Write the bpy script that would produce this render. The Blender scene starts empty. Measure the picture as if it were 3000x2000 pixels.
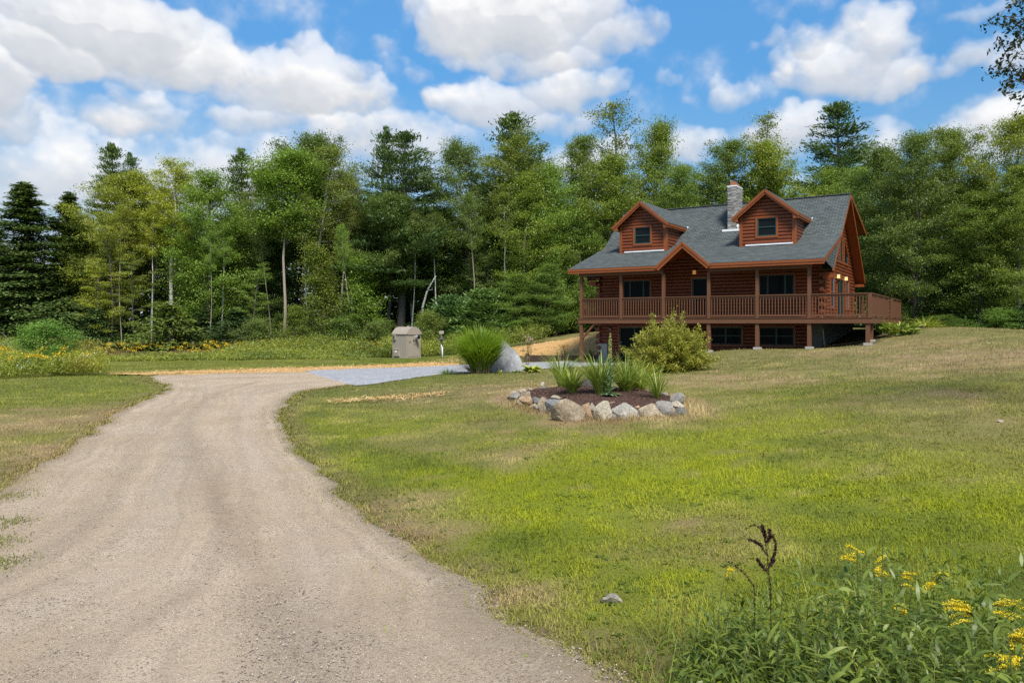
import bpy, bmesh, math, random
import numpy as np
from mathutils import Vector, Matrix

SC = bpy.context.scene
COL = SC.collection
rs = np.random.RandomState
R = math.radians
CAMZ, FPX, HOR = 2.15, 2200.0, 950.0

def at(px, py, Y):
    return Vector(((px - 1500) / FPX * Y, Y, CAMZ - (py - HOR) / FPX * Y))

# ------------------------------------------------------------------ noise
def _hash(ix, iy, seed):
    h = (ix.astype(np.int64) * 374761393 + iy.astype(np.int64) * 668265263 + seed * 2246822519) & 0xFFFFFFFF
    h = ((h ^ (h >> 13)) * 1274126177) & 0xFFFFFFFF
    return ((h ^ (h >> 16)) & 0xFFFF) / 65535.0

def vnoise(x, y, seed=0):
    x = np.asarray(x, float); y = np.asarray(y, float)
    ix = np.floor(x); iy = np.floor(y); fx = x - ix; fy = y - iy
    fx = fx * fx * (3 - 2 * fx); fy = fy * fy * (3 - 2 * fy)
    a = _hash(ix, iy, seed); b = _hash(ix + 1, iy, seed); c = _hash(ix, iy + 1, seed); d = _hash(ix + 1, iy + 1, seed)
    return (a * (1 - fx) + b * fx) * (1 - fy) + (c * (1 - fx) + d * fx) * fy

def fbm(x, y, seed=0, octv=4):
    s = 0.0; a = 0.5; t = 0.0
    for k in range(octv):
        s = s + a * vnoise(np.asarray(x) * 2 ** k + 17.3 * k, np.asarray(y) * 2 ** k - 9.1 * k, seed + k); t += a; a *= 0.5
    return s / t

def sstep(a, b, x):
    t = np.clip((np.asarray(x, float) - a) / (b - a), 0, 1)
    return t * t * (3 - 2 * t)

def inside(poly, x, y):
    x = np.asarray(x, float); y = np.asarray(y, float)
    r = np.zeros(x.shape, bool); n = len(poly)
    for i in range(n):
        x0, y0 = poly[i]; x1, y1 = poly[(i + 1) % n]
        if y0 == y1: continue
        c = ((y0 > y) != (y1 > y)) & (x < (x1 - x0) * (y - y0) / (y1 - y0) + x0)
        r ^= c
    return r

# ------------------------------------------------------------------ house frame
HX, HY, HANG = 3.78, 41.0, math.atan2(-0.542, 0.84)
UX, UY = math.cos(HANG), math.sin(HANG)
def hw(L, w, z=0.0):
    return Vector((HX + UX * L - UY * w, HY + UY * L + UX * w, z))
def house_lw(x, y):
    dx = np.asarray(x) - HX; dy = np.asarray(y) - HY
    return dx * UX + dy * UY, -dx * UY + dy * UX

# ------------------------------------------------------------------ terrain
CP = [(-1, 4.5, 0), (-.4, 6.4, 0), (-3.3, 12.6, 0), (-6, 10, 0), (-8, 13, 0.02), (-8, 20, 0), (-5, 17, 0), (-12, 30, 0), (0.5, 35, 0.0),
      (-15, 47, 0), (0, 44, 0), (-3, 27, 0.02), (-30, 50, -.2), (-30, 20, 0), (-15, 8, 0), (-12, 3, 0), (-4, 0, 0), (-5, -10, 0), (8, -10, .2), (-9, 40, 0),
      (-2.6, 20, .06), (-1.8, 14, .06), (-1.2, 10, .08), (.6, 6.0, .14), (1.2, 3.5, .2), (-30, 62, 0), (-15, 62, .1), (0, 62, 1.0), (-5, 50, 0.05),
      (-40, 90, .5), (0, 100, 2), (40, 100, 2), (-90, 60, 0), (-100, 120, 1), (100, 120, 2), (110, 30, 1.8), (-100, -30, 0), (100, -30, 1),
      (-60, 30, 0), (2.1, 14.5, .3), (1.8, 18.5, .42), (5.4, 26, .5), (-1.2, 30, .14), (.3, 30, .16), (3, 9, .3), (6, 7, .5), (10, 12, .9),
      (14, 16, 1.25), (14, 6, .9), (20, 20, 1.6), (20.5, 30, 1.70), (25, 40, 1.55), (28, 25, 1.75), (40, 30, 1.8), (30, 50, 1.7), (9, 20, .75), (13, 26, 1.15), (8.5, 31, .55), (12.5, 31, .95)]
for L, w, z in [(0, 0, .03), (2.5, 0, .05), (0, 2.3, .03), (2.5, 2.3, .06), (4.7, 0, .3), (4.7, -1.5, .3), (4.7, 2.3, .3), (7.08, 0, .78), (9.44, 0, .96), (11.8, 0, 1.02), (14.3, 0, 1.22),
                (7, 2.3, .8), (9.4, 2.3, .97), (12.1, 2.3, 1.06), (14.2, 1.6, 1.36), (14.6, 4, 1.62), (14.6, 8, 1.86), (13, 5, 1.35), (13, 9, 1.65), (12.5, 12, 1.85), (6, 14, 1.8),
                (0, 12, 1.7), (-2.0, 5, 1.0), (-2.5, 9, 1.5), (-4, 4.2, .55), (-1.5, 3.2, .35), (18, 4, 1.83), (17, 0, 1.55), (18, 10, 1.85), (-1.5, 1.2, .03), (-4, 2.2, .05)]:
    p = hw(L, w); CP.append((p.x, p.y, z))
CP = np.array(CP, float)
def _tps(r2): return 0.5 * r2 * np.log(r2 + 1e-6)
_n = len(CP)
_K = _tps((CP[:, None, 0] - CP[None, :, 0]) ** 2 + (CP[:, None, 1] - CP[None, :, 1]) ** 2) + np.eye(_n) * 0.6
_P = np.c_[np.ones(_n), CP[:, :2]]
_W = np.linalg.solve(np.block([[_K, _P], [_P.T, np.zeros((3, 3))]]), np.r_[CP[:, 2], 0, 0, 0])
def terrain(x, y):
    x = np.clip(np.asarray(x, float), -98, 98); y = np.clip(np.asarray(y, float), -28, 110)
    shp = x.shape; x = x.ravel(); y = y.ravel(); out = np.empty(x.shape)
    for s in range(0, len(x), 20000):
        xs = x[s:s + 20000]; ys = y[s:s + 20000]
        k = _tps((xs[:, None] - CP[None, :, 0]) ** 2 + (ys[:, None] - CP[None, :, 1]) ** 2)
        out[s:s + 20000] = k @ _W[:_n] + _W[_n] + _W[_n + 1] * xs + _W[_n + 2] * ys
    return out.reshape(shp)
def tz(x, y): return float(terrain(np.array([x]), np.array([y]))[0])
_Yg = np.r_[np.arange(2.5, 20, .03), np.arange(20, 75, .1)]
def ghit(px, py):
    X = (px - 1500) / FPX * _Yg; z = CAMZ - (py - HOR) / FPX * _Yg
    i = int(np.argmax(z <= terrain(X, _Yg)))
    return float(X[i]), float(_Yg[i])

def g0(px, py):            # a point of the level drive
    Y = FPX * CAMZ / (py - HOR)
    return ((px - 1500) / FPX * Y, Y)

def resample(pts, n, wob=0.0, seed=0):
    p = np.array(pts, float)
    # Catmull-Rom smoothing
    q = np.vstack([2 * p[0] - p[1], p, 2 * p[-1] - p[-2]]); out = []
    for i in range(1, len(q) - 2):
        t = np.linspace(0, 1, 16, endpoint=False)[:, None]
        out.append(.5 * (2 * q[i] + (q[i + 1] - q[i - 1]) * t + (2 * q[i - 1] - 5 * q[i] + 4 * q[i + 1] - q[i + 2]) * t ** 2 + (-q[i - 1] + 3 * q[i] - 3 * q[i + 1] + q[i + 2]) * t ** 3))
    c = np.vstack(out + [p[-1:]])
    d = np.r_[0, np.cumsum(np.linalg.norm(np.diff(c, axis=0), axis=1))]
    s = np.linspace(0, d[-1], n)
    r = np.c_[np.interp(s, d, c[:, 0]), np.interp(s, d, c[:, 1])]
    if wob:
        tg = np.gradient(r, axis=0); tg /= np.linalg.norm(tg, axis=1)[:, None] + 1e-9
        k = (fbm(s * 1.1, s * 0 + seed, seed, 4) - .5) * 2 * wob
        r += np.c_[-tg[:, 1], tg[:, 0]] * k[:, None]
    return r

# ------------------------------------------------------------------ object helpers
def tag(o, label=None, cat=None, group=None, kind=None):
    if label: o['label'] = label
    if cat: o['category'] = cat
    if group: o['group'] = group
    if kind: o['kind'] = kind
    return o

def link(o, parent=None):
    COL.objects.link(o)
    if parent is not None: o.parent = parent
    return o

def thing(name, label, cat, loc=(0, 0, 0), rz=0.0, group=None):
    o = bpy.data.objects.new(name, None); o.empty_display_size = .3
    link(o); o.location = loc; o.rotation_euler = (0, 0, rz)
    return tag(o, label, cat, group)

def copy_tree(o, parent=None):
    c = o.copy(); COL.objects.link(c); c.parent = parent
    for ch in list(o.children): copy_tree(ch, c)
    return c

def npmesh(name, V, F, mats, parent=None, attrs=None, midx=None, smooth=False, uv=None):
    """V (n,3); F list of int arrays (m,k)"""
    me = bpy.data.meshes.new(name)
    V = np.ascontiguousarray(V, np.float32)
    if not isinstance(F, list): F = [F]
    F = [np.asarray(f, np.int32) for f in F if len(f)]
    loops = np.concatenate([f.ravel() for f in F]); tot = np.concatenate([np.full(len(f), f.shape[1], np.int32) for f in F])
    start = np.r_[0, np.cumsum(tot)[:-1]].astype(np.int32)
    me.vertices.add(len(V)); me.vertices.foreach_set('co', V.ravel())
    me.loops.add(len(loops)); me.loops.foreach_set('vertex_index', loops)
    me.polygons.add(len(tot)); me.polygons.foreach_set('loop_start', start); me.polygons.foreach_set('loop_total', tot)
    if smooth: me.polygons.foreach_set('use_smooth', np.ones(len(tot), bool))
    if not isinstance(mats, (list, tuple)): mats = [mats]
    for m in mats: me.materials.append(m)
    if midx is not None: me.polygons.foreach_set('material_index', np.asarray(midx, np.int32))
    for k, a in (attrs or {}).items():
        at_ = me.attributes.new(k, 'FLOAT', 'POINT'); at_.data.foreach_set('value', np.ascontiguousarray(a, np.float32))
    if uv is not None:
        ul = me.uv_layers.new(name='UVMap'); ul.data.foreach_set('uv', np.ascontiguousarray(np.asarray(uv, np.float32)[loops]).ravel())
    me.update(calc_edges=True)
    o = bpy.data.objects.new(name, me)
    return link(o, parent)

class MB:
    def __init__(s): s.v = []; s.f = []; s.mi = []; s.uv = []; s.r = []
    def add(s, vs, fs, mi=0, uv=None, rnd=0.5):
        b = len(s.v); s.v += [tuple(v) for v in vs]; s.r += [rnd] * len(vs)
        s.uv += [tuple(q) for q in uv] if uv else [(v[0], v[2]) for v in vs]
        s.f += [tuple(b + i for i in f) for f in fs]; s.mi += [mi] * len(fs)
    def hexa(s, c, mi=0, rnd=.5):   # 8 corners: bottom 4 ccw then top 4
        s.add(c, [(3, 2, 1, 0), (4, 5, 6, 7), (0, 1, 5, 4), (1, 2, 6, 5), (2, 3, 7, 6), (3, 0, 4, 7)], mi, rnd=rnd)
    def box(s, x0, x1, y0, y1, z0, z1, mi=0, rnd=.5):
        s.hexa([(x0, y0, z0), (x1, y0, z0), (x1, y1, z0), (x0, y1, z0), (x0, y0, z1), (x1, y0, z1), (x1, y1, z1), (x0, y1, z1)], mi, rnd)
    def beam(s, p, q, w, h, up=(0, 0, 1), mi=0, rnd=.5):
        p = Vector(p); q = Vector(q); d = (q - p).normalized(); u = Vector(up)
        sd = d.cross(u).normalized(); u = sd.cross(d)
        a = sd * w / 2; b = u * h / 2
        s.hexa([p - a - b, p + a - b, q + a - b, q - a - b, p - a + b, p + a + b, q + a + b, q - a + b], mi, rnd)
    def prism(s, pts, vec, mi=0, rnd=.5):
        n = len(pts); vec = Vector(vec); P = [Vector(p) for p in pts]
        s.add(P + [p + vec for p in P], [tuple(range(n - 1, -1, -1)), tuple(range(n, 2 * n))] + [(i, (i + 1) % n, n + (i + 1) % n, n + i) for i in range(n)], mi, rnd=rnd)
    def tube(s, path, rad, n=8, mi=0, cap=True, rnd=.5):
        V, F = tube_np(path, rad, n); k = len(path)
        fs = [tuple(f) for f in F]
        if cap: fs += [tuple(range(n - 1, -1, -1)), tuple((k - 1) * n + i for i in range(n))]
        s.add([tuple(v) for v in V], fs, mi, rnd=rnd)
    def build(s, name, mats, parent=None, smooth=False, bevel=0):
        me = bpy.data.meshes.new(name); me.from_pydata(s.v, [], s.f)
        if not isinstance(mats, (list, tuple)): mats = [mats]
        for m in mats: me.materials.append(m)
        me.polygons.foreach_set('material_index', s.mi)
        if smooth: me.polygons.foreach_set('use_smooth', [True] * len(s.f))
        ul = me.uv_layers.new(name='UVMap')
        uvs = np.array(s.uv, np.float32); lp = np.empty(len(me.loops), np.int32); me.loops.foreach_get('vertex_index', lp)
        ul.data.foreach_set('uv', uvs[lp].ravel())
        a = me.attributes.new('rnd', 'FLOAT', 'POINT'); a.data.foreach_set('value', np.array(s.r, np.float32))
        me.update()
        o = link(bpy.data.objects.new(name, me), parent)
        if bevel:
            m = o.modifiers.new('Bevel', 'BEVEL'); m.width = bevel; m.segments = 2; m.limit_method = 'ANGLE'
        return o

def tube_np(path, rad, n=8):
    P = np.array(path, float); k = len(P); rad = np.broadcast_to(np.asarray(rad, float), (k,))
    T = np.gradient(P, axis=0); T /= np.linalg.norm(T, axis=1)[:, None] + 1e-9
    ref = np.array([1.0, 0.13, 0.07]) if abs(T[0, 2]) > .7 else np.array([0.0, 0.0, 1.0])
    A = np.cross(T, ref); A /= np.linalg.norm(A, axis=1)[:, None] + 1e-9
    B = np.cross(T, A)
    th = np.arange(n) / n * 2 * math.pi
    V = P[:, None, :] + rad[:, None, None] * (np.cos(th)[None, :, None] * A[:, None, :] + np.sin(th)[None, :, None] * B[:, None, :])
    i = np.arange(k - 1)[:, None] * n; j = np.arange(n)[None, :]; j2 = (j + 1) % n
    F = np.stack([i + j, i + j2, i + n + j2, i + n + j], -1).reshape(-1, 4)
    return V.reshape(-1, 3), F

class TB:
    """collects many tubes into one numpy mesh"""
    def __init__(s): s.V = []; s.F = []; s.n = 0
    def tube(s, path, rad, n=6):
        V, F = tube_np(path, rad, n); s.V.append(V); s.F.append(F + s.n); s.n += len(V)
    def get(s): return np.vstack(s.V), np.vstack(s.F)

def strips(base, az, elev, length, width, droop, segs, prof, seed=0, twist=None):
    """strap / lance leaves: returns V, F(quads), t per vertex, index per vertex"""
    base = np.asarray(base, float); N = len(base)
    az, elev, length, width, droop = [np.broadcast_to(np.asarray(a, float), (N,)) for a in (az, elev, length, width, droop)]
    t = np.linspace(0, 1, segs + 1)
    e = elev[:, None] - droop[:, None] * t[None, :]
    st = (length / segs)[:, None]
    h = np.c_[np.zeros(N), np.cumsum(np.cos(e[:, :-1]) * st, 1)]; v = np.c_[np.zeros(N), np.cumsum(np.sin(e[:, :-1]) * st, 1)]
    ca, sa = np.cos(az)[:, None], np.sin(az)[:, None]
    C = np.stack([base[:, 0:1] + ca * h, base[:, 1:2] + sa * h, base[:, 2:3] + v], -1)
    tw = np.zeros(N) if twist is None else twist
    S = np.stack([-np.sin(az) * np.cos(tw), np.cos(az) * np.cos(tw), np.sin(tw)], -1)[:, None, :]
    hwid = (np.asarray(prof)[None, :] * width[:, None] / 2)[:, :, None]
    V = np.stack([C - S * hwid, C + S * hwid], 2).reshape(N, -1, 3)
    k = (segs + 1) * 2
    f = np.array([[2 * i, 2 * i + 1, 2 * i + 3, 2 * i + 2] for i in range(segs)])
    F = (np.arange(N)[:, None, None] * k + f[None]).reshape(-1, 4)
    return V.reshape(-1, 3), F, np.tile(np.repeat(t, 2), N), np.repeat(np.arange(N), k)

def cards(C, ln, wd, rng, up=.5, dirs=None):
    """rhombus leaf cards around centres C"""
    N = len(C)
    a = rng.normal(size=(N, 3)) if dirs is None else dirs + rng.normal(size=(N, 3)) * .35
    a /= np.linalg.norm(a, axis=1)[:, None] + 1e-9
    nrm = rng.normal(size=(N, 3)); nrm[:, 2] = np.abs(nrm[:, 2]) + up * 2
    b = np.cross(nrm, a); b /= np.linalg.norm(b, axis=1)[:, None] + 1e-9
    l = (ln * rng.uniform(.65, 1.3, N))[:, None] / 2; w = (wd * rng.uniform(.7, 1.25, N))[:, None] / 2
    V = np.stack([C - a * l, C + b * w, C + a * l, C - b * w], 1).reshape(-1, 3)
    return V, np.arange(N * 4).reshape(N, 4)

# ------------------------------------------------------------------ materials
class NT:
    def __init__(s, mat_or_world):
        mat_or_world.use_nodes = True
        s.t = mat_or_world.node_tree; s.t.nodes.clear()
    def n(s, ty, props=None, **inp):
        nd = s.t.nodes.new(ty)
        for k, v in (props or {}).items(): setattr(nd, k, v)
        for k, v in inp.items(): s.set(nd, k, v)
        return nd
    def set(s, nd, k, v):
        key = int(k[1:]) if k[0] == 'i' and k[1:].isdigit() else k.replace('_', ' ')
        sock = nd.inputs[key]
        if hasattr(v, 'is_output') or isinstance(v, bpy.types.NodeSocket): s.t.links.new(v, sock)
        elif isinstance(v, (tuple, list)) and len(v) == 3 and sock.type == 'RGBA': sock.default_value = (*v, 1)
        else: sock.default_value = v
    def math(s, op, a, b=0.0, c=None, clamp=False):
        nd = s.n('ShaderNodeMath', dict(operation=op, use_clamp=clamp), i0=a, i1=b)
        if c is not None: s.set(nd, 'i2', c)
        return nd.outputs[0]
    def mix(s, f, a, b, mode='MIX'):
        nd = s.n('ShaderNodeMix', dict(data_type='RGBA', blend_type=mode, clamp_factor=True))
        s.set(nd, 'i0', f); s.set(nd, 'i6', a); s.set(nd, 'i7', b)
        return nd.outputs[2]
    def ramp(s, fac, pts, interp='LINEAR'):
        nd = s.t.nodes.new('ShaderNodeValToRGB'); cr = nd.color_ramp; cr.interpolation = interp
        while len(cr.elements) < len(pts): cr.elements.new(.5)
        for e, (p, c) in zip(cr.elements, pts):
            e.position = p; e.color = (*c, 1) if isinstance(c, (tuple, list)) else (c, c, c, 1)
        s.t.links.new(fac, nd.inputs[0]); return nd.outputs[0]
    def noise(s, scale, detail=4, rough=.55, vec=None, dist=0.0, out=0):
        nd = s.n('ShaderNodeTexNoise', None, Scale=scale, Detail=detail, Roughness=rough, Distortion=dist)
        if vec is not None: s.set(nd, 'Vector', vec)
        return nd.outputs[out]
    def attr(s, name, out='Fac'): return s.n('ShaderNodeAttribute', dict(attribute_name=name)).outputs[out]
    def coord(s, which='Object'): return s.n('ShaderNodeTexCoord').outputs[which]
    def pos(s): return s.n('ShaderNodeNewGeometry').outputs['Position']
    def scale(s, vec, sx, sy, sz): return s.n('ShaderNodeVectorMath', dict(operation='MULTIPLY'), i0=vec, i1=(sx, sy, sz)).outputs[0]
    def bump(s, h, strength=.3, dist=.02): return s.n('ShaderNodeBump', None, Strength=strength, Distance=dist, Height=h).outputs[0]
    def out(s, surf): s.t.links.new(surf, s.n('ShaderNodeOutputMaterial').inputs[0])
    def principled(s, col, rough=.6, normal=None, spec=.3, **kw):
        p = s.n('ShaderNodeBsdfPrincipled', None, Base_Color=col, Roughness=rough)
        p.inputs['Specular IOR Level'].default_value = spec
        if normal is not None: s.set(p, 'Normal', normal)
        for k, v in kw.items(): s.set(p, k, v)
        s.out(p.outputs[0]); return p

def M(name): return bpy.data.materials.new(name)

def leafmat(name, ca, cb, trans=.35, tint=True, dryc=None):
    m = M(name); n = NT(m)
    col = n.mix(n.attr('rnd'), ca, cb)
    if dryc: col = n.mix(n.attr('dry'), col, dryc)
    if tint:
        oi = n.n('ShaderNodeObjectInfo'); col = n.mix(1.0, col, oi.outputs['Color'], 'MULTIPLY')
    d = n.n('ShaderNodeBsdfDiffuse', None, Color=col); t = n.n('ShaderNodeBsdfTranslucent', None, Color=n.mix(.5, col, (1.0, 1.0, .45), 'MULTIPLY'))
    g = n.n('ShaderNodeBsdfGlossy', None, Color=(.9, .9, .9), Roughness=.45)
    mx = n.n('ShaderNodeMixShader', None, i0=trans, i1=d.outputs[0], i2=t.outputs[0])
    fr = n.n('ShaderNodeMixShader', None, i0=.025, i1=mx.outputs[0], i2=g.outputs[0])
    n.out(fr.outputs[0]); return m

def woodmat(name, c0, c1, stretch=(1, 1, 12), rough=.5, spec=.3, grain=.35):
    m = M(name); n = NT(m); v = n.coord()
    a = n.noise(6, 5, .6, n.scale(v, *stretch)); b = n.noise(1.3, 3, .5, v)
    f = n.math('ADD', n.math('MULTIPLY', a, grain * 2), n.math('MULTIPLY', b, 1 - grain)); f = n.math('SUBTRACT', f, .25)
    col = n.mix(f, c0, c1)
    n.principled(col, rough, n.bump(a, .25, .01), spec); return m

def barkmat(name, c0, c1, birch=False):
    m = M(name); n = NT(m); v = n.coord()
    if birch:
        a = n.noise(3.0, 4, .6, n.scale(v, 1, 1, 5)); b = n.noise(.5, 2, .5, v)
        col = n.mix(n.ramp(a, [(.52, 0), (.66, 1)]), n.mix(b, c0, c1), (.05, .045, .04))
    else:
        a = n.noise(7, 5, .65, n.scale(v, 1, 1, .25)); col = n.mix(a, c0, c1)
    n.principled(col, .85, n.bump(a, .5, .03), .15); return m

MAT = {}
MAT['leaf'] = leafmat('leaf', (.108, .162, .034), (.232, .296, .064), .42)
MAT['needle'] = leafmat('needle', (.058, .098, .036), (.125, .178, .054), .25)
MAT['weedleaf'] = leafmat('weed_leaf', (.055, .095, .028), (.12, .165, .04), .35)
MAT['bark'] = barkmat('bark', (.06, .05, .042), (.19, .165, .145))
MAT['birch'] = barkmat('birch_bark', (.36, .34, .30), (.62, .59, .54), True)
MAT['deadwood'] = barkmat('dead_wood', (.17, .145, .13), (.38, .34, .30))
MAT['logs'] = woodmat('stained_logs', (.088, .020, .008), (.250, .066, .020), (.18, .18, 9), .42, .4)
MAT['trim'] = woodmat('orange_trim', (.165, .043, .010), (.28, .079, .018), (.5, .5, 8), .45, .35)
MAT['soffit'] = woodmat('soffit_boards', (.17, .040, .010), (.27, .07, .018), (.25, 9, .25), .5, .3)
MAT['deckpaint'] = woodmat('brown_deck_stain', (.100, .043, .021), (.155, .070, .036), (1, 1, 5), .6, .25)
MAT['timber'] = woodmat('old_timber', (.035, .022, .018), (.085, .055, .042), (.6, .6, 8), .85, .15)

def shingle():
    m = M('roof_shingles'); n = NT(m); uv = n.coord('UV')
    br = n.n('ShaderNodeTexBrick', dict(offset=.5), Vector=uv, Color1=(.062, .072, .070), Color2=(.100, .114, .110), Mortar=(.018, .021, .021), Scale=1.0, Mortar_Size=.018, Bias=0.0)
    br.inputs['Brick Width'].default_value = .30; br.inputs['Row Height'].default_value = .14; br.inputs['Mortar Smooth'].default_value = .6
    g = n.noise(60, 3, .7, n.coord()); lg = n.noise(.7, 3, .5, n.coord())
    col = n.mix(.5, br.outputs[0], n.ramp(g, [(.3, .55), (.7, 1.3)]), 'MULTIPLY')
    col = n.mix(.3, col, n.ramp(lg, [(.3, .8), (.7, 1.2)]), 'MULTIPLY')
    sep = n.n('ShaderNodeSeparateXYZ', None, Vector=uv)
    saw = n.math('FRACT', n.math('DIVIDE', sep.outputs[1], .14))
    n.principled(col, .9, n.bump(n.math('SUBTRACT', 1.0, saw), .5, .012), .2); return m
MAT['shingle'] = shingle()

def concrete(name, c):
    m = M(name); n = NT(m); v = n.coord(); a = n.noise(3, 5, .6, v); b = n.noise(40, 3, .6, v)
    col = n.mix(a, [x * .7 for x in c], [x * 1.2 for x in c]); n.principled(col, .9, n.bump(b, .2, .005), .2); return m
MAT['concrete'] = concrete('concrete', (.34, .33, .30)); MAT['foundation'] = concrete('shaded_foundation_concrete', (.13, .125, .11))  # foundation: dirt plus the shade under the deck put into a darker colour

def glass():
    m = M('window_glass'); n = NT(m)
    n.principled((.010, .013, .015), .12, n.bump(n.noise(1.2, 2, .5, n.coord()), .06, .05), .03); return m
MAT['glass'] = glass()
def flat(name, c, rough=.5, spec=.3, metal=0.0, var=.15, em=None):
    m = M(name); n = NT(m); a = n.noise(4, 4, .6, n.coord())
    col = n.mix(a, [x * (1 - var) for x in c], [min(1, x * (1 + var)) for x in c])
    p = n.principled(col, rough, n.bump(n.noise(30, 2, .5, n.coord()), .05, .003), spec, Metallic=metal)
    if em: p.inputs['Emission Color'].default_value = (*em[0], 1); p.inputs['Emission Strength'].default_value = em[1]
    return m
MAT['greenframe'] = flat('dark_green_frame', (.025, .06, .055), .4)
MAT['greyframe'] = flat('grey_frame', (.12, .13, .15), .5)
MAT['flashing'] = flat('aluminium_flashing', (.72, .73, .75), .45, .4)
MAT['clay'] = flat('clay_flue', (.28, .11, .06), .8)
MAT['tanmetal'] = flat('tan_painted_metal', (.30, .255, .205), .5, .3, var=.08)
MAT['steel'] = flat('grey_steel', (.45, .45, .45), .35, .5, .6)
MAT['darkmetal'] = flat('dark_metal', (.06, .065, .06), .5)
MAT['white'] = flat('white_paint', (.75, .74, .70), .5)
MAT['lampglow'] = flat('lamp_glow', (.8, .5, .2), .5, em=((1, .55, .22), .38))
MAT['lampdim'] = flat('lamp_dim', (.8, .5, .2), .5, em=((1, .42, .10), .12))

def stone(name, ca, cb, scale=6, bump=.6, spots=.25):
    m = M(name); n = NT(m); v = n.coord()
    a = n.noise(scale, 6, .65, v, .6); b = n.noise(scale * 6, 4, .6, v); c = n.noise(scale * .35, 3, .5, v)
    col = n.mix(n.ramp(n.math('ADD', n.math('MULTIPLY', a, .6), n.math('MULTIPLY', c, .4)), [(.35, 0), (.65, 1)]), ca, cb)
    col = n.mix(spots, col, n.ramp(b, [(.35, .25), (.6, 1.2)]), 'MULTIPLY')
    oi = n.n('ShaderNodeObjectInfo'); col = n.mix(1.0, col, oi.outputs['Color'], 'MULTIPLY')
    n.principled(col, .9, n.bump(n.math('ADD', a, n.math('MULTIPLY', b, .35)), bump, .03), .2); return m
MAT['stone'] = stone('field_stone', (.20, .18, .15), (.42, .39, .34), 5, .9, .5)
MAT['boulder'] = stone('boulder_stone', (.10, .10, .105), (.30, .30, .31), 1.6, .8)

def ledger():
    m = M('ledger_stone'); n = NT(m); v = n.coord(); a = n.noise(9, 5, .65, v)
    col = n.ramp(n.attr('rnd'), [(0, (.13, .125, .12)), (.35, (.26, .25, .24)), (.7, (.36, .345, .32)), (1, (.22, .20, .17))])
    col = n.mix(.6, col, n.ramp(a, [(.3, .6), (.7, 1.3)]), 'MULTIPLY')
    n.principled(col, .9, n.bump(a, .5, .02), .2); return m
MAT['ledger'] = ledger()

def groundmat():
    m = M('lawn_ground'); n = NT(m); p = n.pos()
    nb = n.noise(9, 6, .65, p); nf = n.noise(55, 5, .7, p)
    g = n.mix(n.attr('lush'), (.095, .12, .022), (.19, .22, .015))
    g = n.mix(n.ramp(nf, [(.35, 0), (.65, .55)]), g, (.055, .062, .018))
    d = n.mix(nb, (.31, .225, .12), (.20, .14, .075))
    col = n.mix(n.attr('dry'), g, d)
    col = n.mix(n.attr('soil'), col, n.mix(nb, (.10, .07, .05), (.17, .115, .075)))
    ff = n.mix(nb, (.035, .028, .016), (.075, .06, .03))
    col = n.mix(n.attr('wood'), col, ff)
    n.principled(col, .95, n.bump(n.math('ADD', nf, nb), .55, .03), .1); return m
MAT['ground'] = groundmat()

def grassmat():
    m = M('grass_blades'); n = NT(m); rnd = n.attr('rnd')
    g = n.mix(n.attr('lush'), n.mix(rnd, (.085, .128, .018), (.170, .205, .034)), n.mix(rnd, (.205, .248, .012), (.37, .392, .024)))
    d = n.mix(rnd, (.19, .11, .045), (.60, .475, .225))
    col = n.mix(n.attr('dry'), g, d)
    a = n.n('ShaderNodeBsdfDiffuse', None, Color=col); t = n.n('ShaderNodeBsdfTranslucent', None, Color=col)
    mx = n.n('ShaderNodeMixShader', None, i0=.3, i1=a.outputs[0], i2=t.outputs[0]); n.out(mx.outputs[0]); return m
MAT['grass'] = grassmat()

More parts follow.
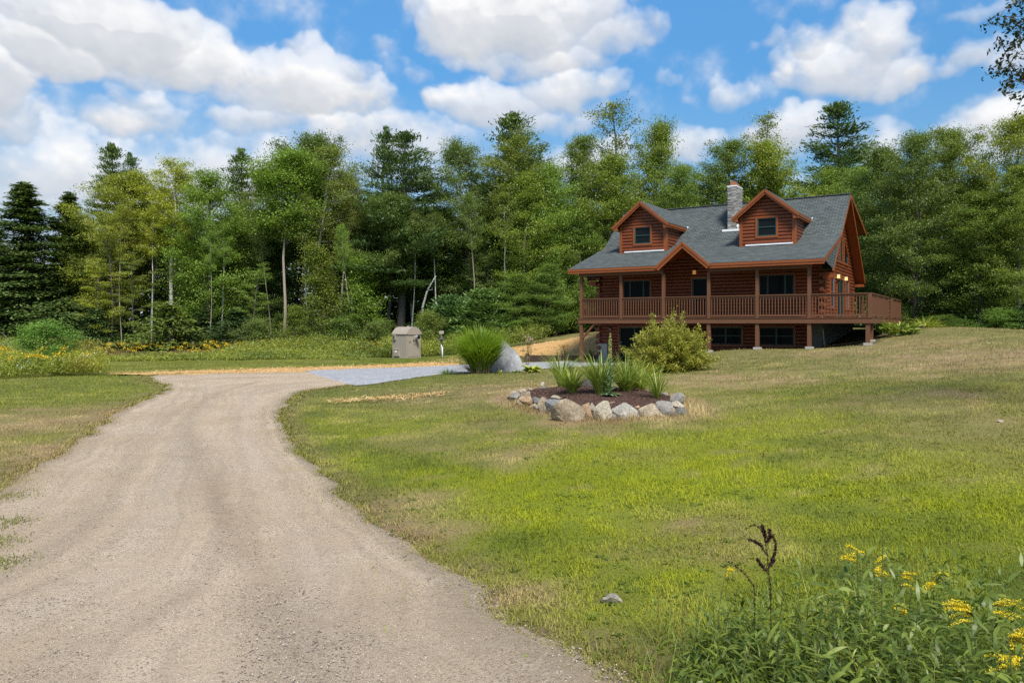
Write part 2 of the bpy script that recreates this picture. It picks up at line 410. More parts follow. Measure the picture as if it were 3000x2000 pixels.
def drivemat():
    m = M('packed_dirt'); n = NT(m); uv = n.coord('UV'); p = n.pos()
    sep = n.n('ShaderNodeSeparateXYZ', None, Vector=uv); u = sep.outputs[0]
    lon = n.noise(1.0, 5, .6, n.scale(uv, 20, .16, 1)); big = n.noise(.55, 4, .55, p); fine = n.noise(75, 5, .75, p); mid = n.noise(7, 5, .65, p); chat = n.noise(1.0, 3, .6, n.scale(uv, 5, 7.5, 1))
    col = n.mix(n.ramp(big, [(.35, 0), (.65, 1)]), (.455, .345, .230), (.545, .43, .308))
    col = n.mix(n.ramp(lon, [(.42, 0), (.66, .5)]), col, (.30, .232, .168))
    def band(c, w, amt, cc):
        nonlocal col
        wob = n.math('ADD', u, n.math('MULTIPLY', n.math('SUBTRACT', mid, .5), .05))
        dd = n.math('DIVIDE', n.math('ABSOLUTE', n.math('SUBTRACT', wob, c)), w)
        f = n.math('MULTIPLY', n.math('SUBTRACT', 1.0, n.math('MINIMUM', dd, 1.0)), n.math('MULTIPLY', n.ramp(big, [(.3, .5), (.7, 1)]), amt))
        col = n.mix(f, col, cc)
    col = n.mix(n.math('MULTIPLY', n.attr('rut'), n.ramp(mid, [(.30, .35), (.62, .95)])), col, (.315, .238, .162)); band(.33, .05, .35, (.28, .22, .155)); band(.03, .07, .8, (.22, .16, .10)); band(.97, .05, .8, (.22, .17, .11))
    band(.47, .06, .35, (.47, .39, .31)); band(.78, .07, .35, (.47, .39, .32))
    col = n.mix(n.ramp(fine, [(.54, 0), (.66, .75)]), col, (.17, .135, .10))
    col = n.mix(n.ramp(fine, [(.34, .5), (.46, 0)]), col, (.60, .53, .45)); sp_ = n.noise(24, 4, .8, p); col = n.mix(n.ramp(sp_, [(.60, 0), (.68, .55)]), col, (.20, .165, .13))
    vv = n.n('ShaderNodeTexVoronoi', None, Vector=p, Scale=70.0); vc = n.n('ShaderNodeSeparateColor', None, Color=vv.outputs['Color'])
    sm = n.ramp(n.noise(1.1, 4, .6, p), [(.38, .12), (.64, 1)]); col = n.mix(n.math('MULTIPLY', sm, n.ramp(vc.outputs[0], [(.84, 0), (.89, .8)])), col, (.19, .145, .10)); col = n.mix(n.math('MULTIPLY', sm, n.ramp(vc.outputs[1], [(.88, 0), (.93, .5)])), col, (.60, .51, .41)); rut = n.math('MULTIPLY', vc.outputs[2], .8)
    h = n.math('ADD', n.math('ADD', fine, n.math('MULTIPLY', mid, 1.2)), n.math('MULTIPLY', rut, .7))
    n.principled(col, .97, n.bump(h, .75, .035), .12); return m
MAT['drive'] = drivemat()

def gravelmat():
    m = M('grey_gravel'); n = NT(m); p = n.pos()
    v = n.n('ShaderNodeTexVoronoi', None, Vector=p, Scale=26.0); b = n.noise(.8, 4, .6, p); c = n.noise(6, 4, .6, p)
    sp = n.n('ShaderNodeSeparateColor', None, Color=v.outputs['Color'])
    col = n.mix(sp.outputs[0], (.20, .205, .215), (.42, .425, .445)); col = n.mix(.5, col, n.ramp(b, [(.3, .8), (.7, 1.15)]), 'MULTIPLY')
    col = n.mix(.35, col, n.ramp(c, [(.3, .6), (.7, 1.25)]), 'MULTIPLY')
    n.principled(col, .9, n.bump(v.outputs['Distance'], .7, .03), .15); return m
MAT['gravel'] = gravelmat()

def strawmat():
    m = M('straw'); n = NT(m); p = n.pos()
    a = n.noise(18, 5, .7, n.scale(p, 1, 2.2, 1)); b = n.noise(1.5, 4, .6, p)
    col = n.mix(a, (.36, .205, .075), (.62, .40, .175)); col = n.mix(n.ramp(b, [(.5, 0), (.75, .5)]), col, (.30, .17, .07))
    n.principled(col, .95, n.bump(a, .8, .04), .1); return m
MAT['straw'] = strawmat()

def mulchmat():
    m = M('bark_mulch'); n = NT(m); p = n.pos()
    v = n.n('ShaderNodeTexVoronoi', None, Vector=n.scale(p, 1, 1.7, 1), Scale=24.0)
    sp = n.n('ShaderNodeSeparateColor', None, Color=v.outputs['Color'])
    col = n.mix(sp.outputs[0], (.035, .019, .014), (.125, .072, .054))
    n.principled(col, .95, n.bump(v.outputs['Distance'], .8, .03), .1); return m
MAT['mulch'] = mulchmat()
def rndmat(name, pts, rough=.85):
    m = M(name); n = NT(m); n.principled(n.ramp(n.attr('rnd'), pts), rough, None, .2); return m
MAT['chips'] = rndmat('mulch_chips', [(0, (.03, .017, .013)), (.6, (.10, .058, .042)), (1, (.19, .12, .09))])
MAT['pebble'] = rndmat('pebbles', [(0, (.11, .092, .08)), (.4, (.29, .235, .175)), (.8, (.44, .355, .27)), (1, (.50, .44, .36))])
MAT['strawbits'] = rndmat('straw_bits', [(0, (.36, .20, .07)), (.5, (.55, .35, .14)), (1, (.72, .52, .27))])
# ================================================================== camera, light, sky
cam = bpy.data.cameras.new('camera'); cam.lens = 36 * FPX / 3000; cam.sensor_width = 36; cam.shift_y = -50 / 3000
cam.clip_end = 2000; cam.clip_start = .05
co = link(bpy.data.objects.new('camera', cam)); co.location = (0, 0, CAMZ); co.rotation_euler = (R(90), 0, 0); SC.camera = co
SUNV = Vector((.16, -.72, .96)).normalized()
sun = bpy.data.lights.new('sun', 'SUN'); sun.energy = 2.7; sun.angle = R(16); sun.color = (1, .945, .86)
so = link(bpy.data.objects.new('sun', sun)); so.rotation_euler = SUNV.to_track_quat('Z', 'Y').to_euler(); so.location = (20, -30, 40)
SC.view_settings.view_transform = 'Standard'; SC.view_settings.look = 'None'; SC.view_settings.exposure = 1.2; SC.view_settings.gamma = 1.0
SC.cycles.max_bounces = 6; SC.cycles.diffuse_bounces = 3; SC.cycles.glossy_bounces = 3; SC.cycles.transmission_bounces = 3; SC.cycles.transparent_max_bounces = 4
SC.cycles.use_denoising = False; SC.cycles.sample_clamp_indirect = 6

W = bpy.data.worlds.new('World'); SC.world = W; nt = NT(W)
sky = nt.n('ShaderNodeTexSky', dict(sky_type='NISHITA', sun_disc=False))
sky.sun_elevation = math.asin(SUNV.z); sky.sun_rotation = math.atan2(SUNV.x, SUNV.y); sky.altitude = 100; sky.air_density = 1.0; sky.dust_density = .6; sky.ozone_density = 2.0
BL = [(330, 60, 300, 130), (130, 120, 190, 110), (520, 150, 190, 95), (640, 230, 110, 45), (330, 190, 190, 60), (10, 310, 90, 60), (-80, 200, 150, 120), (390, 300, 100, 50), (340, 340, 130, 50), (440, 345, 90, 50),
      (750, 225, 90, 80), (885, 165, 48, 62), (900, 260, 180, 95), (1030, 225, 85, 62), (1080, 285, 110, 65), (800, 330, 190, 60), (1130, 120, 30, 20), (1130, 160, 16, 14), (1235, 215, 50, 30), (1200, 180, 22, 18),
      (1480, 40, 230, 120), (1640, 20, 170, 90), (1370, 95, 110, 70), (1760, 90, 110, 70), (1900, 75, 62, 45), (1880, 115, 70, 32), (1560, 150, 220, 70), (1650, 250, 150, 75), (1450, 290, 170, 70), (1760, 235, 55, 45), (1600, 340, 190, 50), (1330, 10, 130, 50),
      (200, 470, 330, 90), (700, 500, 330, 100), (200, 450, 240, 55), (520, 455, 160, 50), (800, 410, 200, 55), (1100, 380, 260, 85), (1300, 400, 190, 60), (60, 540, 240, 55), (1000, 470, 300, 60), (500, 560, 400, 60),
      (2470, 185, 190, 75), (2560, 120, 110, 78), (2500, 75, 55, 35), (2590, 62, 48, 30), (2390, 130, 80, 55), (2290, 120, 45, 32), (2215, 142, 32, 28), (2620, 200, 110, 65), (2350, 195, 90, 45), (2520, 235, 200, 40),
      (2840, 165, 90, 52), (2830, 130, 42, 28), (2925, 138, 40, 32), (2950, 200, 80, 45), (2780, 210, 80, 35), (2920, 385, 150, 85), (2835, 325, 36, 26), (2930, 308, 46, 34), (2800, 390, 90, 55),
      (2290, 370, 110, 80), (2270, 310, 50, 26), (2330, 400, 80, 50), (2560, 400, 90, 60), (2010, 420, 110, 60), (1700, 470, 200, 60), (2130, 275, 62, 42), (2090, 235, 30, 22), (2012, 303, 32, 22), (1945, 240, 45, 26), (2860, 5, 120, 32), (2050, 30, 30, 12), (2060, 55, 22, 10), (2700, 60, 16, 6)]
def azel(px, py):
    a = math.atan((px - 1500) / FPX); return a, math.atan((HOR - py) / FPX * math.cos(a))
def cloud_map(w=2048, h=720, ELM=.55):
    """cumulus mask and brightness over azimuth -45..45 deg and elevation 0..ELM, built from puffs"""
    rng = rs(5); AX = math.pi / 2
    gx, gy = np.meshgrid((np.arange(w) + .5) / w * AX - AX / 2, (np.arange(h) + .5) / h * ELM)
    wx = gx + (fbm(gx * 11, gy * 11, 1, 5) - .5) * .050 + (fbm(gx * 45, gy * 45, 2, 4) - .5) * .020
    wy = gy + (fbm(gx * 11, gy * 11, 3, 5) - .5) * .042 + (fbm(gx * 45, gy * 45, 4, 4) - .5) * .020
    H = np.zeros((h, w)); VR = np.zeros((h, w))
    ps = []
    for (bx, by, rx, ry) in BL:
        a, e = azel(bx, by); rx *= 1.12 / (FPX / math.cos(a) ** 2); ry *= 1.12 / FPX; e -= ry * .22
        soft = by > 370 and bx < 1500
        ps.append((a, e, rx, ry * .9, e, ry, .6 if soft else .85)); n = int(6 + 22 * min(1, rx / .12))
        for k in range(n):
            th = rng.uniform(-.25, math.pi + .25); q = rng.uniform(.45, .86); r = ry * rng.uniform(.22, .55)
            ps.append((a + rx * q * math.cos(th), e + ry * q * math.sin(th) * .85, r * 1.15, r, e, ry, .8 if soft else 1.0))
    for (a, e, rx, ry, e0, ry0, am) in ps:
        m = .06; x0 = int(np.clip((a - rx - m + AX / 2) / AX * w, 0, w)); x1 = int(np.clip((a + rx + m + AX / 2) / AX * w, 0, w)); y0 = int(np.clip((e - ry - m) / ELM * h, 0, h)); y1 = int(np.clip((e + ry + m) / ELM * h, 0, h))
        if x1 <= x0 or y1 <= y0: continue
        X = wx[y0:y1, x0:x1]; Y = wy[y0:y1, x0:x1]
        yy = (Y - e) / ry; yy = np.where(yy < 0, yy * 1.25, yy)
        d2 = ((X - a) / rx) ** 2 + yy ** 2
        hh = np.sqrt(np.maximum(0, 1 - d2)) * min(rx, ry) * am
        win = hh > H[y0:y1, x0:x1]
        VR[y0:y1, x0:x1] = np.where(win, (Y - e0) / ry0, VR[y0:y1, x0:x1]); H[y0:y1, x0:x1] = np.maximum(H[y0:y1, x0:x1], hh)
    def blur(A, n):
        for _ in range(n): A = (A + np.roll(A, 1, 0) + np.roll(A, -1, 0) + np.roll(A, 1, 1) + np.roll(A, -1, 1)) / 5
        return A
    fine = fbm(gx * 30, gy * 34, 7, 6); wisp = fbm(gx * 16, gy * 26, 9, 6)
    thick = blur(H, 5) + (fine - .5) * .034 + (wisp - .5) * .014
    mask = sstep(-.004, .025, thick) * (.72 + .28 * sstep(.008, .045, blur(H, 16)))
    mask = np.clip(mask + sstep(.5, .8, wisp) * .3 * sstep(.0, .02, blur(H, 60)), 0, 1)
    Hs = blur(H, 3); px = AX / w
    nx = -(np.roll(Hs, -2, 1) - np.roll(Hs, 2, 1)) / (4 * px); ny = -(np.roll(Hs, -2, 0) - np.roll(Hs, 2, 0)) / (4 * ELM / h)
    nl = (nx * .35 + ny * .75 + .9) / np.sqrt(1 + nx ** 2 + ny ** 2)
    vr = blur(VR, 12)
    sh = .46 + .20 * blur(nl, 3) + .26 * np.clip(vr, -1, 1) + (fine - .5) * .40 + (wisp - .5) * .3 - .20 * sstep(.02, .07, H) * (vr < .2) * 1.0
    sh = np.clip(blur(sh, 2) + .12, 0, 1)
    return mask.astype(np.float32), sh.astype(np.float32), ELM
cm, cs, ELM = cloud_map()
img = bpy.data.images.new('cloud_map', cm.shape[1], cm.shape[0], alpha=False, float_buffer=True, is_data=True)
img.pixels.foreach_set(np.stack([cm, cs, cm * 0, cm * 0 + 1], -1).astype(np.float32).ravel()); img.pack()
gen = nt.coord('Generated'); sx = nt.n('ShaderNodeSeparateXYZ', None, Vector=gen)
az = nt.math('ARCTAN2', sx.outputs[0], sx.outputs[1]); el = nt.math('ARCSINE', sx.outputs[2])
uvn = nt.n('ShaderNodeCombineXYZ', None, X=nt.math('ADD', nt.math('DIVIDE', az, math.pi / 2), .5), Y=nt.math('DIVIDE', el, ELM))
ti = nt.n('ShaderNodeTexImage', dict(image=img, extension='MIRROR', interpolation='Linear'), Vector=uvn.outputs[0])
cc = nt.n('ShaderNodeSeparateColor', None, Color=ti.outputs[0])
mask, shade = cc.outputs[0], cc.outputs[1]
ccol = nt.ramp(shade, [(.0, (.205, .23, .265)), (.40, (.26, .278, .305)), (.72, (.318, .327, .345)), (1, (.43, .43, .433))])
lowf = nt.n('ShaderNodeMapRange', None, Value=el, i1=.0, i2=.40, i3=.36, i4=1.0).outputs[0]
skc = nt.n('ShaderNodeVectorMath', dict(operation='MULTIPLY'), i0=sky.outputs[0], i1=(.039, .072, .087)).outputs[0]
skc = nt.n('ShaderNodeVectorMath', dict(operation='SCALE'), i0=skc, Scale=lowf).outputs[0]
hz = nt.n('ShaderNodeMapRange', None, Value=el, i1=.30, i2=.05).outputs[0]
hf = nt.math('MULTIPLY', nt.math('MULTIPLY', hz, .62), nt.n('ShaderNodeMapRange', None, Value=az, i1=.3, i2=-.4, i3=.5, i4=1.45).outputs[0])
skc = nt.mix(hf, skc, (.285, .32, .37))
wcol = nt.mix(mask, skc, ccol)
bg = nt.n('ShaderNodeBackground', None, Color=wcol, Strength=1.0)
nt.t.links.new(bg.outputs[0], nt.n('ShaderNodeOutputWorld').inputs[0])

# ================================================================== plan outlines
RIGHT = [g0(*p) for p in [(2500, 2700), (2080, 2250), (1773, 2000), (1500, 1815), (1339, 1678), (1180, 1560), (1020, 1458), (925, 1369), (861, 1292), (829, 1235), (839, 1190), (874, 1155), (930, 1139), (1033, 1127)]]
LEFT = [g0(*p) for p in [(-6500, 2700), (-3600, 2250), (-2300, 2000), (-1200, 1760), (-500, 1610), (-160, 1500), (20, 1425), (110, 1362), (191, 1315), (274, 1260), (357, 1203), (434, 1165), (485, 1133), (430, 1106), (470, 1098), (638, 1094), (905, 1087)]]
GNEAR = [g0(*p) for p in [(905, 1090), (935, 1104), (1000, 1119), (1045, 1127), (1180, 1113), (1307, 1099), (1440, 1087), (1600, 1080), (1700, 1077), (1790, 1072)]]
GFAR = [g0(*p) for p in [(893, 1087), (1000, 1082), (1120, 1077), (1240, 1071), (1346, 1066), (1440, 1063), (1535, 1061), (1640, 1060), (1757, 1061)]] + [tuple(hw(3.0, 2.2)[:2])]
GNEAR[-1] = tuple(hw(3.2, 0.4)[:2])
rR = resample(RIGHT, 240, .16, 5); rL = resample(LEFT, 240, .22, 9); gN = resample(GNEAR, 110, .07, 3); gF = resample(GFAR, 110, .08, 4)
DRIVE = [tuple(p) for p in rR] + [tuple(p) for p in rL[::-1]]
GRAVEL = [tuple(p) for p in gN] + [tuple(p) for p in gF[::-1]]
STRAW1 = [g0(*p) for p in [(290, 1097), (480, 1089), (760, 1081), (1000, 1073), (1200, 1062), (1345, 1048), (1345, 1068), (1240, 1073), (1120, 1079), (900, 1090), (640, 1097), (470, 1101)]]
BEDP = np.array([ghit(1450 + a * .27636, 1050 + b * .27636) for a, b in [(175, 445), (240, 462), (330, 505), (430, 535), (530, 568), (640, 575), (800, 635), (960, 618), (1150, 632), (1370, 608), (1655, 598), (1800, 588), (1960, 575), (1990, 490), (1920, 425), (1790, 385), (1655, 362), (1330, 335), (1000, 312), (700, 315), (520, 325), (380, 340), (285, 366), (205, 400)]])
BEDC = tuple((BEDP.max(0) + BEDP.min(0)) / 2); _bt = np.arctan2(BEDP[:, 1] - BEDC[1], BEDP[:, 0] - BEDC[0]); _br = np.hypot(BEDP[:, 0] - BEDC[0], BEDP[:, 1] - BEDC[1]); _o = np.argsort(_bt)
def bedr(th): return np.interp((np.asarray(th) + math.pi) % (2 * math.pi) - math.pi, _bt[_o], _br[_o], period=2 * math.pi)
def bedrad(x, y): return np.hypot(np.asarray(x) - BEDC[0], np.asarray(y) - BEDC[1]) / bedr(np.arctan2(np.asarray(y) - BEDC[1], np.asarray(x) - BEDC[0]))

def dist_poly(x, y, pl):
    """distance to a polyline (numpy)"""
    d = np.full(np.shape(x), 1e9)
    pl = np.asarray(pl)
    for i in range(0, len(pl) - 1):
        a = pl[i]; b = pl[i + 1]; ab = b - a; L2 = (ab ** 2).sum() + 1e-12
        t = np.clip(((x - a[0]) * ab[0] + (y - a[1]) * ab[1]) / L2, 0, 1)
        d = np.minimum(d, np.hypot(x - a[0] - t * ab[0], y - a[1] - t * ab[1]))
    return d

LUSH = [(2000, 1360, 1.0, 1.6), (2500, 1420, 1.0, 1.7), (1500, 1450, .9, 1.3), (1150, 1260, .8, 2.4), (2750, 1390, .8, 1.6), (1700, 1330, .8, 1.5), (2300, 1130, .7, 4.0), (2200, 1260, .9, 2.0), (1150, 1620, .7, 1.0), (1600, 1790, .8, .9), (350, 1290, .8, 1.6), (1350, 1560, .6, 1.0), (1850, 1620, .5, 1.2), (2150, 1500, .8, 1.3)]
DRY = [(1260, 1485, .7, .65), (1160, 1500, .6, .35), (1340, 1520, .7, .35), (1500, 1325, .6, .8), (1240, 1290, .45, 1.2), (1400, 1245, .5, 1.2), (1700, 1250, .6, .9), (2930, 1050, .9, 5.0), (2600, 1020, .75, 6.0), (2150, 1110, .75, 3.2), (1560, 1135, .7, 5.0), (2000, 1245, .6, .9), (100, 1240, .8, 2.2), (60, 1340, .8, 1.6), (250, 1215, .6, 2), (2760, 1180, .55, 2.5), (1720, 1740, .5, .3), (2000, 1850, .2, .4), (2100, 1560, .4, .8), (2950, 1250, .5, 2.5), (1900, 1180, .5, 3)]
LUSHW = [(*ghit(px, py), a, r) for px, py, a, r in LUSH]; DRYW = [(*ghit(px, py), a, r) for px, py, a, r in DRY]
def lawn_attrs(x, y, z=None):
    wx = x + (fbm(x * .9, y * .9, 31, 4) - .5) * 1.6; wy = y + (fbm(x * .9, y * .9, 47, 4) - .5) * 2.2
    lush = np.zeros_like(x); dry = np.zeros_like(x)
    for cx, cy, a, r in LUSHW: lush = np.maximum(lush, a * np.exp(-(((wx - cx) / r) ** 2 + ((wy - cy) / (r * 1.25)) ** 2)))
    for cx, cy, a, r in DRYW: dry = np.maximum(dry, a * np.exp(-(((wx - cx) / r) ** 2 + ((wy - cy) / (r * 1.2)) ** 2)))
    n1 = fbm(x * .55, y * .55, 3, 5); n2 = fbm(x * 2.3, y * 2.3, 8, 4)
    lush = np.clip(lush * .8 + .38 * sstep(17, 11, y) * sstep(4.0, 5.5, y) + (n1 - .5) * 1.5 + (n2 - .5) * 1.5 + .08, 0, 1)
    hill = sstep(16, 27, y) * sstep(-6, 3, x + 0 * y) * .40
    dry = np.clip(np.maximum(dry, hill) * (.45 + 1.1 * n2) + np.maximum(0, n2 - .64) * 2.0 + np.maximum(0, n1 - .66) * 1.0 + .0, 0, 1)
    e = np.minimum(dist_poly(x, y, rR[::4]), dist_poly(x, y, rL[::4])); ed = np.exp(-(e / .35) ** 2)
    dry = np.clip(dry + ed * .4, 0, 1)
    lush = np.clip(lush + .22 * sstep(-7, -11, x), 0, 1); dry = np.clip(dry + .22 * sstep(-7, -11, x) * n2, 0, 1)
    bd = bedrad(x, y)
    dry = np.clip(dry + .7 * np.exp(-((bd - 1.1) / .18) ** 2), 0, 1)
    return lush * (1 - .6 * dry), dry

# meadow / woodland outlines
def meadow_edge(x):      # nearest depth of the tall weeds on the left of the house
    return np.where(x < -21.5, 29.5 + 0 * x, 46.6)
FOREST_Y = lambda x: np.interp(x, [-60, -25, -5, 6, 14, 24, 40], [58.5, 57.5, 56.5, 60, 60, 44.5, 41])

# ================================================================== ground sheet
xs = np.unique(np.r_[np.linspace(-300, -40, 30), np.arange(-40, -10, .8), np.arange(-10, 27, .30), np.arange(27, 60, 1.2), np.linspace(60, 300, 26)])
ys = np.unique(np.r_[np.linspace(-60, 0, 12), np.arange(0, 2, .5), np.arange(2, 52, .30), np.arange(52, 90, 1.5), np.linspace(90, 420, 24)])
X, Y = np.meshgrid(xs, ys); Z = terrain(X, Y)
x, y = X.ravel(), Y.ravel(); z = Z.ravel()
LUMP = lambda x, y: (fbm(x * .8, y * .8, 77, 3) - .5) * .07 + (fbm(x * .25, y * .25, 78, 2) - .5) * .12
ind = inside(DRIVE, x, y) | inside(GRAVEL, x, y)
edge = np.minimum(np.minimum(dist_poly(x, y, rR[::3]), dist_poly(x, y, rL[::3])), np.minimum(dist_poly(x, y, gN[::3]), dist_poly(x, y, gF[::3])))
Ll, Wl = house_lw(x, y); nearh = (Ll > -2) & (Ll < 16) & (Wl > -1.5) & (Wl < 13)
lumpmask = sstep(.2, 2.0, edge) * np.where(nearh, .2, 1)
z = z + np.where(ind, -.05, LUMP(x, y) * lumpmask)
lush, dry = lawn_attrs(x, y)
soil = np.clip(np.exp(-(edge / .22) ** 2) * .8, 0, 1) * (~ind)
soil = np.maximum(soil, np.exp(-((bedrad(x, y) - 1) / .12) ** 2) * .5)
hard = ghit(1740, 1740); soil = np.maximum(soil, .8 * np.exp(-(np.hypot((x - hard[0]) / .16, (y - hard[1]) / .22)) ** 2))
wood = sstep(-1.0, 2.0, y - FOREST_Y(x)); under = ((Ll > -.1) & (Ll < 14.6) & (Wl > .2) & (Wl < 12.5)); wood = np.maximum(wood, under * .7)  # ground below house and deck also gets the dark woodland floor colour
nx, ny = len(xs), len(ys); i = (np.arange(ny - 1)[:, None] * nx + np.arange(nx - 1)[None, :]).ravel()
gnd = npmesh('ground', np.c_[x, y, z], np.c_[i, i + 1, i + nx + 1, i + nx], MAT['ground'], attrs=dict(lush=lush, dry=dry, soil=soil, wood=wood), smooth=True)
tag(gnd, 'lawn and woodland ground rolling up to the right', 'ground', kind='structure')
def gz(x, y):
    """ground height incl. lumps"""
    x = np.atleast_1d(np.asarray(x, float)); y = np.atleast_1d(np.asarray(y, float))
    e = np.minimum(np.minimum(dist_poly(x, y, rR[::3]), dist_poly(x, y, rL[::3])), np.minimum(dist_poly(x, y, gN[::3]), dist_poly(x, y, gF[::3])))
    L, w = house_lw(x, y); nh = (L > -2) & (L < 16) & (w > -1.5) & (w < 13)
    return terrain(x, y) + LUMP(x, y) * sstep(.2, 2.0, e) * np.where(nh, .2, 1)

RUT = resample([g0(*q) for q in [(760, 2300), (840, 2060), (868, 1900), (862, 1830), (797, 1700), (702, 1560), (640, 1460), (600, 1380), (565, 1310), (548, 1250), (575, 1200), (640, 1150), (760, 1115)]], 80)
RUT2 = resample([g0(*q) for q in [(-250, 2200), (60, 1900), (170, 1700), (255, 1560), (330, 1420), (395, 1310), (430, 1240), (490, 1180), (580, 1135)]], 60)
def rutf(x, y):
    w = .20 + .24 * sstep(8, 5, y) * vnoise(x * 1.5, y * 1.5, 19) + .10 * (fbm(x * 2, y * 2, 23, 3) - .5)
    return np.clip(np.exp(-(dist_poly(x, y, RUT) / w) ** 2) * (.55 + .6 * fbm(x * .8, y * .8, 20, 3)) + .30 * np.exp(-(dist_poly(x, y, RUT2) / .3) ** 2) * fbm(x * .9, y * .9, 21, 3), 0, 1)
def ribbon(name, A, B, m, mat, off, bumps, label, cat, kind='structure'):
    n = len(A); t = np.linspace(0, 1, m)[None, :, None]
    P = A[:, None, :] * (1 - t) + B[:, None, :] * t
    x, y = P[..., 0].ravel(), P[..., 1].ravel()
    s = np.r_[0, np.cumsum(np.linalg.norm(np.diff((A + B) / 2, axis=0), axis=1))]
    U = np.tile(np.linspace(1, 0, m), n); Vv = np.repeat(s, m)
    z = terrain(x, y) + off + bumps(U, Vv, x, y)
    i = (np.arange(n - 1)[:, None] * m + np.arange(m - 1)[None, :]).ravel()
    o = npmesh(name, np.c_[x, y, z], np.c_[i, i + m, i + m + 1, i + 1], mat, uv=np.c_[U, Vv], smooth=True, attrs=dict(rut=rutf(x, y)) if name == 'driveway' else None)
    nrm = o.data.polygons[len(o.data.polygons) // 2].normal
    if nrm.z < 0: o.data.flip_normals()
    return tag(o, label, cat, kind=kind)
def dbump(U, V, x, y):
    rut = -rutf(x, y) * .030
    e = np.minimum(U, 1 - U); tread = .006 * np.sin(V * 20 + 3 * np.sin(U * 30)) * (np.exp(-((U - .42) / .06) ** 2) * sstep(9, 6, y) + np.exp(-((U - .60) / .05) ** 2) * sstep(9.5, 7, y))
    return rut + (fbm(x * 3, y * 3, 12, 4) - .5) * .035 + tread - .035 * sstep(.03, 0, e)
ribbon('driveway', rR, rL, 120, MAT['drive'], .02, dbump, 'curving beige dirt driveway with tyre tracks', 'driveway')
ribbon('gravel_pad', gN, gF, 24, MAT['gravel'], .035, lambda U, V, x, y: (fbm(x * 2, y * 2, 4, 3) - .5) * .02 - .03 * sstep(.04, 0, np.minimum(U, 1 - U)), 'grey gravel parking pad beside the house', 'gravel')

# straw mulch strips
S1 = [STRAW1[k] for k in range(6)]; S2 = [STRAW1[k] for k in (11, 10, 9, 8, 7, 6)]
S1[0] = (S1[0][0], S1[0][1] + .1)
ribbon('straw_strip', resample(S2, 70, .12, 21), resample(S1, 70, .25, 22), 12, MAT['straw'], .025, lambda U, V, x, y: (fbm(x * 2.5, y * 2.5, 6, 3) - .5) * .07 - .04 * sstep(.1, 0, np.minimum(U, 1 - U)), 'golden straw strip along the far edge of the drive', 'straw')
B1 = [tuple(hw(*q)[:2]) for q in [(-9.5, 3.0), (-6, 2.8), (-3.9, 2.75), (-1.9, 2.75), (-.1, 2.9)]]
B2 = [tuple(hw(*q)[:2]) for q in [(-10.5, 5.0), (-7, 6.6), (-4.2, 8.0), (-2.0, 9.5), (-.1, 10.5)]]
ribbon('straw_bank', resample(B1, 40, .0, 21), resample(B2, 40, .35, 25), 30, MAT['straw'], .06, lambda U, V, x, y: (fbm(x * 1.5, y * 1.5, 6, 4) - .5) * .12 - .05 * sstep(.06, 0, np.minimum(U, 1 - U)), 'straw covered bank rising behind the timber edging', 'straw')
sp = ghit(1150, 1171); spn = np.array([[sp[0] - 1.45, sp[1] - .9], [sp[0] - .4, sp[1] - .45], [sp[0] + .5, sp[1] - .05], [sp[0] + 1.4, sp[1] + .35]])

# ================================================================== lawn grass (one mesh of blades), stones on the drive
def lawn_points(rng, n, y0, y1, pw):
    u = rng.uniform(size=n); a = 1 - pw
    Y = (y0 ** a + u * (y1 ** a - y0 ** a)) ** (1 / a)
    X = rng.uniform(-1, 1, n) * (Y * .78 + 3.8)
    ind_ = inside(DRIVE, X, Y); ed_ = np.minimum(dist_poly(X, Y, rR[::4]), dist_poly(X, Y, rL[::4]))
    keep = ~((ind_ & (rng.uniform(size=n) > .8 * np.exp(-ed_ / .13) + .35 * np.exp(-(ed_ / .5) ** 2) * (fbm(X * 2.2, Y * 2.2, 71, 3) > .56))) | inside(GRAVEL, X, Y)) & (bedrad(X, Y) > 1.0)
    L, w = house_lw(X, Y); keep &= ~((L > -.2) & (L < 14.5) & (w > .4)); keep &= (w < 3) | (L > 8); keep &= Y < FOREST_Y(X) + .5
    keep &= ~((X < -4) & (Y > meadow_edge(X) + 1)); keep &= ~inside(STRAW1, X, Y)
    return X[keep], Y[keep]
rng = rs(11)
V_, F3, F4, A_ = [], [], [], []
nv = 0
